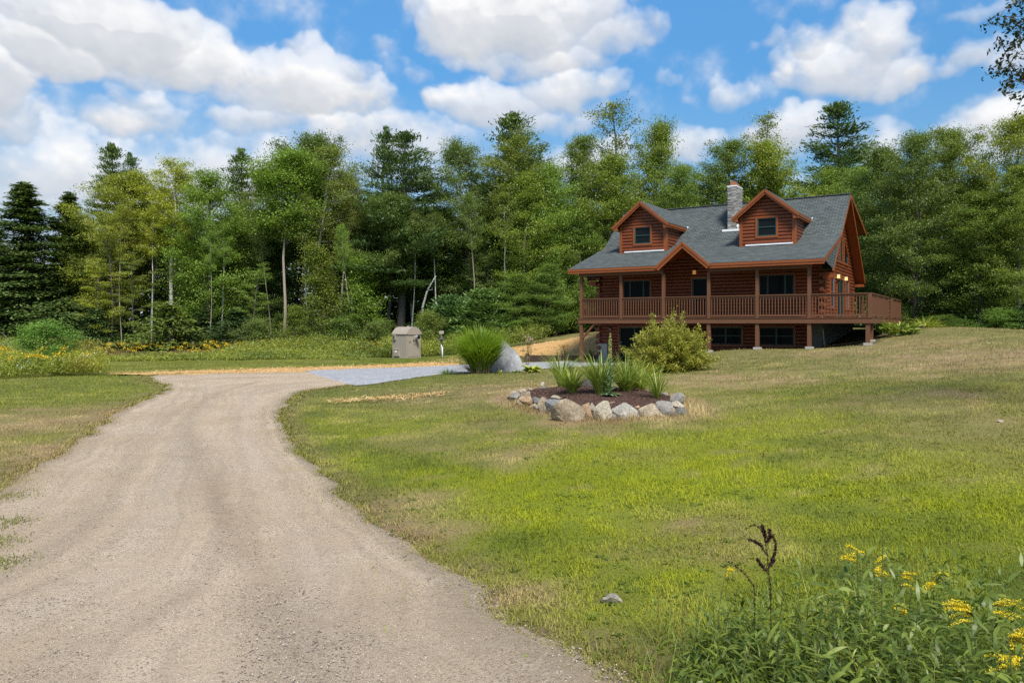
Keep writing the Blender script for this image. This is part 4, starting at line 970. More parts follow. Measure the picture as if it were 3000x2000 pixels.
mb.box(DR - .01, DR + .04, -.04, DB, DT - .25, DT - .012); mb.box(-.16, -.11, -.04, WF - .1, DT - .25, DT - .012); mb.box(DR + .0, DR + .06, .0, DB, DT - .01, DT + .022)
mb.build('rim_board', MAT['deckpaint'], deck)
PX = [0.0, 2.36, 4.72, 7.08, 9.44, 11.80]
def gl(L, w): p = hw(L, w); return tz(p.x, p.y)
for k, L in enumerate(PX):
    mb = MB(); mb.box(L - .075, L + .075, -.03, .12, DT, 4.75); mb.box(L - .088, L + .088, -.045, .135, DT + .005, DT + .18) if False else None
    mb.build('porch_post', MAT['deckpaint'], house)
for (L, w) in [(0, .05), (2.6 + 2.12, .05), (7.08, .05), (9.44, .05), (11.80, .05), (14.26, .05), (14.2, 1.5), (14.26, 6.4), (14.26, 9.5)]:
    zb = gl(L, w); mb = MB(); pad = L > 6
    mb.box(L - .085, L + .085, w - .085, w + .085, zb + (.10 if pad else -.1), DT - .24)
    dp = mb.build('deck_post', MAT['deckpaint'], house)
    if pad: mb = MB(); mb.box(L - .17, L + .17, w - .17, w + .17, zb - .2, zb + .10); mb.build('footing', MAT['concrete'], dp, bevel=.015)
for (L, s) in ((0, 1), (4.72, -1)):
    mb = MB(); mb.beam((L + s * .06, .05, DT - 1.05), (L + s * .85, .05, DT - .22), .10, .13, (0, 1, 0)); mb.build('brace', MAT['deckpaint'], house)
# railings: section > balusters
def rail(p, q, first=True):
    p = Vector(p); q = Vector(q); d = (q - p); ln = d.length; d.normalize()
    mb = MB(); mb.beam(p + Vector((0, 0, 1.085)), q + Vector((0, 0, 1.085)), .14, .045); mb.beam(p + Vector((0, 0, 1.015)), q + Vector((0, 0, 1.015)), .05, .085); mb.beam(p + Vector((0, 0, .115)), q + Vector((0, 0, .115)), .05, .09)
    rl = mb.build('railing', MAT['deckpaint'], house)
    n = max(2, round(ln / .135)); proto = None
    for k in range(n):
        c = p + d * (ln * (k + .5) / n) + Vector((0, 0, .02))
        if proto is None:
            b = MB(); b.box(-.019, .019, -.019, .019, .08, 1.05); b_ = b.build('baluster', MAT['deckpaint'], rl); b_.rotation_euler = (0, 0, math.atan2(d.y, d.x)); proto = b_
        else:
            b_ = proto.copy(); link(b_, rl)
        b_.location = c
for a, b in zip(PX[:-1], PX[1:]): rail((a + .075, .045, DT), (b - .075, .045, DT))
rail((PX[-1] + .075, .045, DT), (DR - .14, .045, DT)); rail((DR - .06, .12, DT), (DR - .06, 2.2, DT)); rail((DR - .06, 2.34, DT), (DR - .06, 4.3, DT)); rail((DR - .06, 4.44, DT), (DR - .06, 6.5, DT))
rail((DR - .06, 8.35, DT), (DR - .06, 10.3, DT)); rail((DR - .06, 10.44, DT), (DR - .06, DB - .1, DT)); rail((0, .12, DT), (0, WF - .12, DT)); rail((L1 + .3, DB - .06, DT), (DR - .15, DB - .06, DT))
for (L, w) in [(DR - .06, .04), (DR - .06, 2.27), (DR - .06, 4.37), (DR - .06, 6.56), (DR - .06, 8.28), (DR - .06, 10.37), (DR - .06, DB - .04)]:
    mb = MB(); e = .075 if w < 1 else .06; mb.box(L - e, L + e, w - e, w + e, DT, DT + 1.06); mb.build('railing_post', MAT['deckpaint'], house)
# stairs at the side opening
mb = MB()
for k in range(3): mb.box(DR + .05 + k * .28, DR + .33 + k * .28, 6.7, 8.2, DT - .2 * (k + 1) - .04, DT - .2 * (k + 1))
for y_ in (6.66, 8.2): mb.prism([(DR + .05, y_, DT - .25), (DR + .9, y_, DT - .85), (DR + .9, y_, DT - .62), (DR + .05, y_, DT - .02)], (0, .04, 0))
fix(mb.build('stairs', MAT['deckpaint'], house))
# ================================================================== trees
class Proto:
    """mesh data of one kind of tree: trunk + crown, unit sizes noted"""
    def __init__(s, trunkVF, crown, H, hwid, bark, leaf):
        s.H, s.hw, s.bark, s.leaf = H, hwid, bark, leaf
        s.tV, s.tF = trunkVF; s.cV, s.cF, s.cR = crown
        s.tm = s.cm = None

def finish(tb, C, ln, wd, rng, H, bark, leaf, up=.5, dirs=None, rad=None, rnd=None):
    V, F = cards(C, ln, wd, rng, up, dirs)
    r = np.clip(rng.uniform(0, 1, len(C)) * .6 + (.2 if rnd is None else rnd * .4), 0, 1)
    d = np.hypot(C[:, 0], C[:, 1])
    return Proto(tb.get(), (V, F, np.repeat(r, 4)), H, float(np.percentile(d, 93)), bark, leaf)

def bend(p0, dirv, ln, n, rng, lift=0.0, wob=.08):
    d = np.array(dirv, float); d /= np.linalg.norm(d); P = [np.array(p0, float)]
    for k in range(n):
        d = d + rng.normal(size=3) * wob + np.array([0, 0, lift / n]); d /= np.linalg.norm(d); P.append(P[-1] + d * ln / n)
    return np.array(P)

def broad(seed, H=15, cb=.30, cw=3.2, nl=30, per=62, leafl=.17, cr=.55, bark='bark', shape='oval', fork=False, r0=.17, sub=4, lift=.5, flat=.6):
    rng = rs(seed); tb = TB()
    trunk = bend((0, 0, -.3), (0, 0, 1), H * .97 + .3, 14, rng, .2, .035)
    tt = np.linspace(0, 1, len(trunk)); tr = r0 * (1 - tt) ** .75 + .015; tb.tube(trunk, tr, 7)
    def tp(t): return np.array([np.interp(t, tt, trunk[:, k]) for k in range(3)])
    cl, cd = [], []
    for i in range(nl):
        s = (i + rng.uniform(0, 1)) / nl; t = cb + (1 - cb) * s * .97
        if shape == 'oval': pr = math.sin(math.pi * (.16 + .80 * s)) ** .75
        elif shape == 'dome': pr = math.sqrt(max(0.02, 1 - s ** 2.2)) * (.75 + .25 * s * 2 if s < .5 else 1)
        elif shape == 'cone': pr = (1 - s) ** .8 + .06
        else: pr = .55 + .45 * math.sin(math.pi * s)
        az = i * 2.4 + rng.uniform(-.5, .5); L = cw * pr * rng.uniform(.62, 1.18)
        e = (.15 + .75 * s + (.35 if fork else 0)) * rng.uniform(.7, 1.2)
        p = bend(tp(t), (math.cos(az) * math.cos(e), math.sin(az) * math.cos(e), math.sin(e)), L, 6, rng, lift * .5, .09)
        q = np.linspace(0, 1, 7); br = max(.012, r0 * .34 * (1 - t) + .012); tb.tube(p, br * (1 - q) + .006, 5)
        for u in np.linspace(.35, 1, max(2, int(L / .62))):
            cl.append(np.array([np.interp(u, q, p[:, k]) for k in range(3)]) + rng.normal(size=3) * .12); cd.append(.7 + .6 * u)
        for j in range(sub):
            u = rng.uniform(.3, .95); b = np.array([np.interp(u, q, p[:, k]) for k in range(3)]); dv = p[-1] - p[0]; dv = dv / (np.linalg.norm(dv) + 1e-6)
            sd = np.cross(dv, (0, 0, 1)) * rng.choice([-1, 1]) + dv * .6 + np.array([0, 0, rng.uniform(-.1, .4)])
            l2 = L * rng.uniform(.25, .5); sp = bend(b, sd, l2, 3, rng, .1, .12); tb.tube(sp, np.linspace(br * .45, .005, 4), 4)
            for u2 in np.linspace(.4, 1, max(1, int(l2 / .55))): cl.append(sp[0] + (sp[-1] - sp[0]) * u2 + rng.normal(size=3) * .1); cd.append(1.0)
    cl.append(trunk[-1]); cd.append(.8)
    cl = np.array(cl); n = int(per * 2.25); N = len(cl); leafl *= .76
    cs = cr * rng.uniform(.55, 1.25, N) * np.array(cd)
    off = rng.normal(size=(N, n, 3)) * np.array([1, 1, flat]) * .62
    C = (cl[:, None, :] + off * cs[:, None, None]).reshape(-1, 3)
    keep = (C[:, 2] > .15) & (rng.uniform(size=len(C)) < .93)
    rr = np.repeat(rng.uniform(0, 1, N), n)
    return finish(tb, C[keep], leafl, leafl * .62, rng, H, bark, 'leaf', .55, None, rnd=rr[keep])

def pine(seed, H=19, cb=.30, cw=3.6, per=46, irr=.22, gap=1.0):
    rng = rs(seed); tb = TB(); trunk = bend((0, 0, -.3), (0, 0, 1), H * .985 + .3, 12, rng, .3, .018); tt = np.linspace(0, 1, len(trunk)); tb.tube(trunk, .24 * (1 - tt) + .02, 7)
    def tp(t): return np.array([np.interp(t, tt, trunk[:, k]) for k in range(3)])
    cl, cd, sz = [], [], []; z = cb * H
    while z < H * .985:
        s = (z / H - cb) / (1 - cb); nb = 7 if s < .8 else 5
        for i in range(nb):
            if rng.uniform() < irr * .45: continue
            az = rng.uniform(0, 6.28); L = cw * ((1 - s) ** .86 * (.75 + .25 * min(1, s * 5)) + .035) * rng.uniform(1 - irr, 1.15); e = -.12 + .75 * s ** 1.6 + rng.uniform(-.12, .15)
            p = bend(tp(z / H), (math.cos(az) * math.cos(e), math.sin(az) * math.cos(e), math.sin(e)), L, 5, rng, .35, .07); q = np.linspace(0, 1, 6); tb.tube(p, .045 * (1 - s * .6) * (1 - q) + .008, 5)
            for u in np.linspace(.38, 1, max(2, int(L / .42))):
                b = np.array([np.interp(u, q, p[:, k]) for k in range(3)]); sd = np.array([-math.sin(az), math.cos(az), 0]); w = L * .26 * math.sin(math.pi * min(1, .25 + u * .72))
                for k in range(max(1, int(w / .28))):
                    f = rng.uniform(-1, 1); cl.append(b + sd * f * w + np.array([0, 0, .10 + .08 * rng.normal()])); dd = p[-1] - p[0]; dd = dd / (np.linalg.norm(dd) + 1e-6) + sd * f * .6 + np.array([0, 0, .45]); cd.append(dd); sz.append(.36)
        z += gap * rng.uniform(.85, 1.15) * (1 - .35 * s)
    for k in range(6): cl.append(trunk[-1] - np.array([0, 0, k * .16])); cd.append(np.array([0, 0, 1.0])); sz.append(.18)
    cl, cd, sz = np.array(cl), np.array(cd), np.array(sz); N = len(cl)
    off = rng.normal(size=(N, per, 3)) * np.array([.8, .8, .24]) * sz[:, None, None]
    C = (cl[:, None] + off).reshape(-1, 3); D = np.repeat(cd, per, 0) + rng.normal(size=(N * per, 3)) * .45
    rr = np.repeat(rng.uniform(0, 1, N), per) * .6 + .4 * np.clip((off[..., 2].ravel() / .2) + .5, 0, 1)  # upper needles of each tuft lighter, lower darker: top light put into colour
    return finish(tb, C, .30, .075, rng, H, 'bark', 'needle', .3, D, rnd=rr)

def hemlock(seed, H=14, cw=3.4, per=64, dens=1.2, leafl=.17):
    rng = rs(seed); tb = TB(); trunk = bend((0, 0, -.3), (0, 0, 1), H * .99 + .3, 10, rng, .3, .012); tt = np.linspace(0, 1, len(trunk)); tb.tube(trunk, .19 * (1 - tt) + .012, 7)
    cl, cd = [], []; z = .05 * H
    while z < H * .985:
        s = z / H; nb = int(5 * dens) + 1
        for i in range(nb):
            az = rng.uniform(0, 6.28); L = cw * ((1 - s) ** 1.08 + .02) * rng.uniform(.65, 1.15); e = .12 - .25 * (1 - s) + rng.uniform(-.1, .1) + .4 * s ** 3
            p0 = np.array([np.interp(np.clip(s + rng.uniform(-.022, .022), .02, .99), tt, trunk[:, k]) for k in range(3)])
            p = bend(p0, (math.cos(az) * math.cos(e), math.sin(az) * math.cos(e), math.sin(e)), L, 5, rng, -.30, .05); q = np.linspace(0, 1, 6); tb.tube(p, .03 * (1 - s * .5) * (1 - q) + .006, 4)
            for u in np.linspace(.25, 1, max(2, int(L / .40))):
                b = np.array([np.interp(u, q, p[:, k]) for k in range(3)]); sd = np.array([-math.sin(az), math.cos(az), 0]); w = L * .30 * (1.05 - u)
                for k in range(max(1, int(w / .22))):
                    f = rng.uniform(-1, 1); cl.append(b + sd * f * w + np.array([0, 0, -.12 * abs(f)])); dd = (p[-1] - p[0]) / (L + 1e-6) + sd * f * .9 + np.array([0, 0, -.25]); cd.append(dd)
        z += .42 * (1 - .3 * s) / dens
    cl.append(trunk[-1]); cd.append(np.array([0, 0, 1.0])); cl, cd = np.array(cl), np.array(cd); N = len(cl)
    off = rng.normal(size=(N, per, 3)) * np.array([.30, .30, .14]) * np.clip(1.15 - cl[:, 2] / H * .85, .25, 1)[:, None, None]; C = (cl[:, None] + off).reshape(-1, 3); D = np.repeat(cd, per, 0) + rng.normal(size=(N * per, 3)) * .4
    rr = np.repeat(rng.uniform(0, 1, N), per); k = C[:, 2] > .1
    return finish(tb, C[k], leafl, leafl * .40, rng, H, 'bark', 'needle', .6, D[k], rnd=rr[k])

PR = {
    'maple': broad(1, 14, .30, 3.3, 34, 64), 'maple2': broad(2, 14, .22, 3.6, 40, 60, .16), 'maple3': broad(3, 15, .16, 3.0, 44, 60, .17, .6),
    'full': broad(14, 13, .06, 3.2, 52, 62, .17, .62, flat=.5), 'full2': broad(15, 14, .03, 3.8, 60, 58, .16, .58, flat=.45, lift=.2),
    'birch': broad(4, 16, .54, 2.3, 34, 46, .15, .46, 'birch', 'column', r0=.13), 'birch2': broad(5, 16, .52, 2.6, 30, 40, .15, .5, 'birch', 'oval', r0=.12),
    'fork': broad(6, 14, .56, 3.0, 34, 80, .16, .6, 'tanbark', 'dome', True, .085, lift=.8), 'oak': broad(7, 15, .34, 4.6, 36, 74, .19, .62, 'bark', 'dome', False, .24, 5),
    'aspen': broad(8, 18, .46, 2.5, 26, 22, .17, .42, 'bark', 'oval', False, .12, 3, .9), 'layer': broad(9, 9, .25, 2.2, 20, 44, .13, .42, 'bark', 'column', False, .05, 3, .0, .22),
    'sapling': broad(10, 6, .08, 1.7, 34, 44, .13, .36, 'bark', 'cone', False, .05, 3), 'shrub': broad(11, 2.2, .03, 1.25, 30, 60, .085, .26, 'bark', 'dome', False, .03, 3),
    'pole': broad(41, 14, .70, 1.5, 20, 50, .15, .45, 'birch', 'oval', False, .075, 3), 'pole2': broad(42, 14, .66, 1.6, 20, 50, .15, .45, 'tanbark', 'oval', False, .085, 3),
    'pine': pine(21), 'pine2': pine(22, 19, .30, 4.4, 46, .28, 1.1), 'pine3': pine(23, 18, .34, 3.4, 46, .38, 1.05), 'youngpine': pine(24, 5, .04, 1.7, 48, .15, .36),
    'hemlock': hemlock(31), 'hemlock2': hemlock(32, 14, 3.0, 60, 1.1), 'cedar': broad(33, 8, .02, 1.45, 64, 46, .12, .34, 'bark', 'cone', False, .07, 2, .9, .9), 'spruce': hemlock(34, 12, 1.9, 50, 1.1, .16),
    'youngfir': hemlock(35, 4, 1.7, 30, 1.5, .13),
}
MAT['tanbark'] = barkmat('tan_bark', (.20, .165, .13), (.36, .31, .25))
# dead lower limbs on some trunks come from the generators' leafless inner limbs
def proto_mesh(k):
    p = PR[k]
    if p.tm is None:
        t = npmesh('trunk', p.tV, p.tF, MAT[p.bark], smooth=True); c = npmesh('crown', p.cV, p.cF, MAT[p.leaf], attrs=dict(rnd=p.cR)); p.tm, p.cm = t.data, c.data
        bpy.data.objects.remove(t); bpy.data.objects.remove(c)
    return p
TREE_RNG = random.Random(7)
def tree(kind, px, Y, top, wpx, tint, label, name='broadleaf_tree', cat='tree', group=None, rz=None, lean=(0, 0), zb=None, tname='trunk'):
    p = proto_mesh(kind); X = (px - 1500) / FPX * Y; zb = tz(X, Y) - .05 if zb is None else zb
    H = CAMZ + (HOR - top) / FPX * Y - zb; sw = wpx * (.80 if p.leaf == 'leaf' and p.H > 8.5 else 1) / FPX * Y / (2 * p.hw)
    t = thing(name, label, cat, (X, Y, zb), TREE_RNG.uniform(0, 6.28) if rz is None else rz, group)
    t.scale = (sw, sw, H / p.H); t.rotation_euler[0] = lean[0]; t.rotation_euler[1] = lean[1]
    a = bpy.data.objects.new(tname, p.tm); link(a, t)
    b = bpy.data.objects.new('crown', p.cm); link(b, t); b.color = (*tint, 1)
    return t

G0, G1, GY, GYY, GD, GB_ = (1, 1, 1), (1.12, 1.2, .9), (1.7, 1.4, .8), (2.1, 1.7, .75), (1.22, 1.22, .92), (1.0, 1.08, .95)
BRT = (1.25, 1.4, .9); OLV = (1.2, 1.1, .85)
T = [
 # left end
 ('hemlock2', 0, 66, 600, 280, GD, 'dark ragged conifer at the far left end of the tree line', 'conifer'),
 ('hemlock', 102, 60, 536, 410, GD, 'broad dark hemlock with a pointed tip above the grey brush pile', 'conifer'),
 ('hemlock2', 196, 63, 566, 300, GD, 'dark hemlock between the pointed hemlock and the wide yellowing tree', 'conifer'),
 ('pine', 348, 64, 416, 190, GD, 'tallest pine tip rising above the yellowing trees', 'pine_tree'),
 ('pine3', 400, 63.5, 440, 140, GB_, 'slimmer second pine tip close beside the tallest one above yellowing trees', 'pine_tree'),
 ('maple2', 330, 61, 490, 360, GY, 'wide yellowing tree standing in front of the twin pine tips', 'broadleaf_tree'),
 ('birch', 502, 59.5, 470, 250, GYY, 'yellow-green birch with a bright white lower trunk', 'birch_tree'),
 ('birch2', 442, 63, 540, 210, GY, 'grey-trunked slender tree behind the white-trunked yellow birch', 'birch_tree'),
 ('layer', 292, 57.5, 770, 150, GYY, 'thin sapling with flat layers of yellow leaves near the brown ferns', 'young_tree'),
 ('layer', 326, 57.8, 640, 190, GY, 'tall thin sapling with a pale crooked stem and yellowish tiers', 'young_tree'),
 ('layer', 394, 58, 745, 150, OLV, 'olive sapling with a straight grey stem between two birches', 'young_tree'),
 ('maple3', 610, 59, 494, 270, BRT, 'fresh green tree with open sky on its left side', 'broadleaf_tree'),
 ('layer', 650, 61, 760, 170, BRT, 'slim green understory tree beside the fresh green one', 'young_tree'),
 ('pine3', 712, 66, 436, 210, GD, 'dark flat-topped pine showing only its top behind bright maple', 'pine_tree'),
 ('fork', 835, 58.5, 448, 250, BRT, 'bright green maple with a tall bare forked tan trunk', 'broadleaf_tree'),
 ('maple2', 745, 65, 500, 230, G0, 'green tree filling the gap under the flat-topped dark pine', 'broadleaf_tree'),
 ('birch2', 922, 59, 412, 300, (1.25, 1.12, .95), 'sparse birch with a speckled white trunk and thin crown', 'birch_tree'),
 ('oak', 950, 66, 410, 330, (.85, .88, .8), 'large dome-topped dark oak behind the sparse birches', 'broadleaf_tree'),
 ('birch2', 1000, 60, 520, 190, (1.3, 1.1, .9), 'thin leaning pale-limbed tree left of the twisted oak', 'birch_tree'),
 ('pine2', 1172, 60, 360, 350, GB_, 'big white pine with thick layered boughs and a rounded top', 'pine_tree'),
 ('pine3', 1108, 62, 366, 190, GB_, 'narrower pine top leaning against the big layered white pine', 'pine_tree'),
 ('oak', 1130, 60.5, 575, 300, (.86, .92, .82), 'broad dark oak with a twisted grey trunk behind the utility cabinet', 'broadleaf_tree'),
 ('cedar', 955, 57, 700, 155, OLV, 'olive-green cone-shaped cedar standing at the meadow edge', 'cedar_tree'),
 ('sapling', 1072, 57.5, 742, 180, BRT, 'bright green bushy young tree between cedar and twisted oak', 'young_tree'),
 ('sapling', 862, 55, 890, 100, OLV, 'small leafy sapling among weeds below the forked maple', 'young_tree'),
 ('youngfir', 500, 56, 885, 230, (2.0, 1.75, 1.0), 'light green feathery young fir under the white-trunked birch', 'young_fir'),
 ('birch', 1210, 62, 560, 210, G0, 'white-stemmed slender tree just right of the twisted oak', 'birch_tree'),
 # middle
 ('maple2', 1385, 61, 408, 290, (.95, .98, .9), 'airy grey-trunked tree with see-through crown over the ornamental grass', 'broadleaf_tree'),
 ('maple3', 1290, 62, 600, 230, G1, 'mid green tree filling between the layered pine and airy tree', 'broadleaf_tree'),
 ('pine', 1480, 64, 318, 330, GD, 'tall dark pointed pine behind the olive birch', 'pine_tree'),
 ('birch', 1490, 60, 410, 270, OLV, 'olive birch growing in front of the tall pointed pine', 'birch_tree'),
 ('maple3', 1535, 57.5, 500, 260, (1.45, 1.4, .9), 'light yellow-green tree with a pale stem before the olive birch', 'broadleaf_tree'),
 ('full', 1628, 58, 470, 230, BRT, 'leafy green tree closest to the left end of the porch', 'broadleaf_tree'),
 ('youngpine', 1305, 55.5, 868, 170, (1.0, 1.2, 1.05), 'blue-green young pine left of the ornamental grass', 'young_pine'),
 ('youngpine', 1402, 55, 850, 190, (1.35, 1.5, 1.0), 'light green bushy young pine behind the ornamental grass', 'young_pine'),
 ('full2', 1700, 62, 395, 250, (1.1, 1.1, .85), 'full green tree left of the lone spindly aspen', 'broadleaf_tree'),
 ('aspen', 1805, 63, 280, 260, (1.15, 1.05, .95), 'lone spindly aspen with a sparse top above the left dormer', 'aspen_tree'),
 ('full', 1790, 60, 440, 300, (1.3, 1.25, .8), 'yellow-green tree right behind the left dormer', 'broadleaf_tree'),
 ('full', 1915, 63, 345, 240, (1.3, 1.25, .8), 'tall pointed yellow-green tree right of the spindly aspen', 'broadleaf_tree'),
 ('full2', 1990, 60, 470, 260, G1, 'green tree behind the roof ridge left of the chimney', 'broadleaf_tree'),
 ('full2', 2118, 62, 400, 290, (.95, 1.0, .85), 'darker round green tree behind the stone chimney', 'broadleaf_tree'),
 ('aspen', 2235, 65, 322, 200, (1.3, 1.15, .95), 'wispy pale tree top poking up right of the chimney', 'aspen_tree'),
 ('full', 2265, 60, 410, 280, (1.55, 1.4, .8), 'yellowish round tree behind the right dormer', 'broadleaf_tree'),
 ('pine', 2466, 64, 282, 330, GB_, 'lone white pine towering over the right end of the roof', 'pine_tree'),
 ('full', 2400, 61, 490, 250, (1.25, 1.3, .85), 'bright green tree at the foot of the lone white pine', 'broadleaf_tree'),
 ('full2', 2510, 56, 478, 260, (1.1, 1.2, .9), 'green leafy tree beside the gable peak', 'broadleaf_tree'),
 # right
 ('full2', 2676, 46.5, 376, 330, (.92, .95, .85), 'large grey-green tree with a thick pale trunk right of the deck', 'broadleaf_tree'),
 ('full', 2590, 52, 430, 260, (.9, .95, .85), 'dark green tree directly behind the right deck railing', 'broadleaf_tree'),
 ('full2', 2810, 47.5, 358, 320, (1.15, 1.12, .8), 'olive green round-topped tree between large trunk and yellow tree', 'broadleaf_tree'),
 ('maple2', 2945, 45, 325, 300, (1.55, 1.35, .65), 'yellow-leaved tall tree at the right end of the tree line', 'broadleaf_tree'),
 ('maple3', 2870, 44, 560, 300, (1.0, 1.05, .8), 'lower dark leafy tree overhanging the shaded wood edge', 'broadleaf_tree'),
 ('full2', 2985, 43, 480, 260, (1.2, 1.15, .7), 'drooping tree with yellowing boughs at far right above the lawn', 'broadleaf_tree'),
 ('shrub', 2940, 41.5, 915, 150, (1.0, 1.25, 1.0), 'low green bush at the shaded wood edge on the right', 'shrub'),
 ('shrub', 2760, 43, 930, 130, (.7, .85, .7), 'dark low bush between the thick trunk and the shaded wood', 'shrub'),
 ('youngfir', 3010, 41, 880, 150, (.9, 1.1, .9), 'small dark fir at the far right edge of the lawn', 'young_fir'),
 # understory along the left and middle edge
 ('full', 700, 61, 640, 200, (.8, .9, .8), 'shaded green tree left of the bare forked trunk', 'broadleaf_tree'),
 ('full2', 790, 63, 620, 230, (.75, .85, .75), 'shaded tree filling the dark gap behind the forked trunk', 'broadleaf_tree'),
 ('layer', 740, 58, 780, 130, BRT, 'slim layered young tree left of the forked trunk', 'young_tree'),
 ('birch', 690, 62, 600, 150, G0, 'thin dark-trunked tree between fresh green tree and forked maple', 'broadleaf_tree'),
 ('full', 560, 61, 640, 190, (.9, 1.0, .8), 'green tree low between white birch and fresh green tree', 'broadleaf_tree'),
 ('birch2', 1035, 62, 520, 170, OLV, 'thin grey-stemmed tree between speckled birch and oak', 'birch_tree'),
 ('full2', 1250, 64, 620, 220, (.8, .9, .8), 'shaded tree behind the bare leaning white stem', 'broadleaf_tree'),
 ('full', 240, 62, 640, 220, (.9, .85, .6), 'olive tree low between dark hemlock and yellowing tree', 'broadleaf_tree'),
 ('maple3', 1440, 61, 560, 200, G1, 'mid-height green tree between airy tree and olive birch', 'broadleaf_tree'),
 ('layer', 1420, 58.5, 740, 120, G0, 'thin grey-stemmed sapling above the light green pine', 'young_tree'),
 ('pole2', 357, 57.6, 585, 110, GY, 'straight grey-barked tree rising bare through the yellowing leaves', 'slender_tree'),
 ('pole', 443, 58.6, 600, 110, GYY, 'pale crooked trunk between the yellowing tree and white birch', 'slender_tree'),
 ('pole2', 613, 57.4, 640, 110, BRT, 'slim grey trunk standing bare below the fresh green crown', 'slender_tree'),
 ('pole', 648, 58.2, 650, 100, BRT, 'faint pale trunk in shade beside the slim grey one', 'slender_tree'),
 ('pole2', 795, 59.6, 600, 120, G0, 'thick shaded brown trunk just left of the forked maple', 'slender_tree'),
 ('pole', 905, 58.2, 560, 110, OLV, 'thin pale trunk close beside the speckled white birch', 'slender_tree'),
 ('pole2', 1030, 57.2, 650, 110, BRT, 'thin brown trunk bare at its foot left of the twisted oak', 'slender_tree'),
 ('pole', 1204, 58.0, 620, 110, G0, 'white trunk rising behind the utility cabinet roof', 'slender_tree'),
 ('pole', 1285, 58.4, 620, 120, G0, 'short visible white trunk above the blue-green young pine', 'slender_tree'),
 ('pole2', 1388, 57.4, 560, 130, (.95, 1.0, .9), 'tall grey trunk bare above the light green young pine', 'slender_tree'),
 ('pole', 1482, 57.2, 560, 130, OLV, 'broad pale trunk foot under the olive birch', 'slender_tree'),
 ('pole2', 1660, 58.6, 620, 110, G1, 'grey trunk glimpsed beside the left porch corner', 'slender_tree'),
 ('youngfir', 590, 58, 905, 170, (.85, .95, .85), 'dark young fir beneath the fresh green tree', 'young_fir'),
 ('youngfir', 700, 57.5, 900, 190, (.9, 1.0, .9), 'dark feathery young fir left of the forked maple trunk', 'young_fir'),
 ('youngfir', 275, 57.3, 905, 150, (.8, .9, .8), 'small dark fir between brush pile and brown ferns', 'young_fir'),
 ('shrub', 760, 55.5, 945, 120, G0, 'rounded green bush under the forked maple', 'shrub'),
 ('shrub', 1010, 56, 940, 150, (.85, .95, .85), 'dark leafy bush at the foot of the cone-shaped cedar', 'shrub'),
 ('shrub', 1110, 55, 950, 120, G0, 'leafy bush just left of the utility cabinet', 'shrub'),
 ('shrub', 1255, 53.5, 925, 110, OLV, 'upright bush between the utility cabinet and the post light', 'shrub'),
 ('full', 1500, 55.5, 800, 170, (1.1, 1.25, .95), 'leafy young tree behind the grey boulder', 'young_tree'),
 ('full', 1590, 55.5, 770, 170, (.95, 1.1, .9), 'dark leafy young tree behind the pale pink flowers', 'young_tree'),
 ('full2', 1690, 59, 640, 210, (1.0, 1.1, .85), 'green tree seen through the open left end of the porch', 'broadleaf_tree'),
]
PRNAME = {'conifer': 'conifer', 'pine_tree': 'pine', 'cedar_tree': 'cedar', 'young_fir': 'fir', 'young_pine': 'pine', 'shrub': 'bush'}
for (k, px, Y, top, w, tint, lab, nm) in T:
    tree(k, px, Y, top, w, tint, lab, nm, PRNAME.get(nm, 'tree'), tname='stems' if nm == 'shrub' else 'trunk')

# bare white leaning stem beside the cabinet, grey snag
def bare(name, pts, r0, mat, label, cat='dead tree'):
    t = thing(name, label, cat, tuple(pts[0])); o = Vector(pts[0]); mb = MB(); n = len(pts)
    P = resample3([Vector(p) - o for p in pts], 14); mb.tube(P, np.linspace(r0, r0 * .35, len(P)), 8); mb.build('trunk', MAT[mat], t, smooth=True)
    return t
def resample3(pts, n):
    p = np.array([tuple(q) for q in pts]); d = np.r_[0, np.cumsum(np.linalg.norm(np.diff(p, axis=0), axis=1))]; s = np.linspace(0, d[-1], n)
    return np.c_[[np.interp(s, d, p[:, k]) for k in range(3)]].T
b = bare('dead_tree', [at(1236, 985, 58), at(1238, 900, 58), at(1252, 850, 58), at(1277, 808, 58)], .13, 'birch', 'bare white leaning dead stem behind the utility cabinet')
mb = MB(); o = at(1236, 985, 58); mb.tube([at(1252, 850, 58) - o, at(1268, 848, 58) - o], [.03, .012], 6); mb.build('limb', MAT['birch'], b)
t = bare('tree_stump', [at(2823, 985, 46), at(2824, 950, 46), at(2826, 924, 46)], .16, 'deadwood', 'pale broken stump in the shaded wood on the right', 'stump')

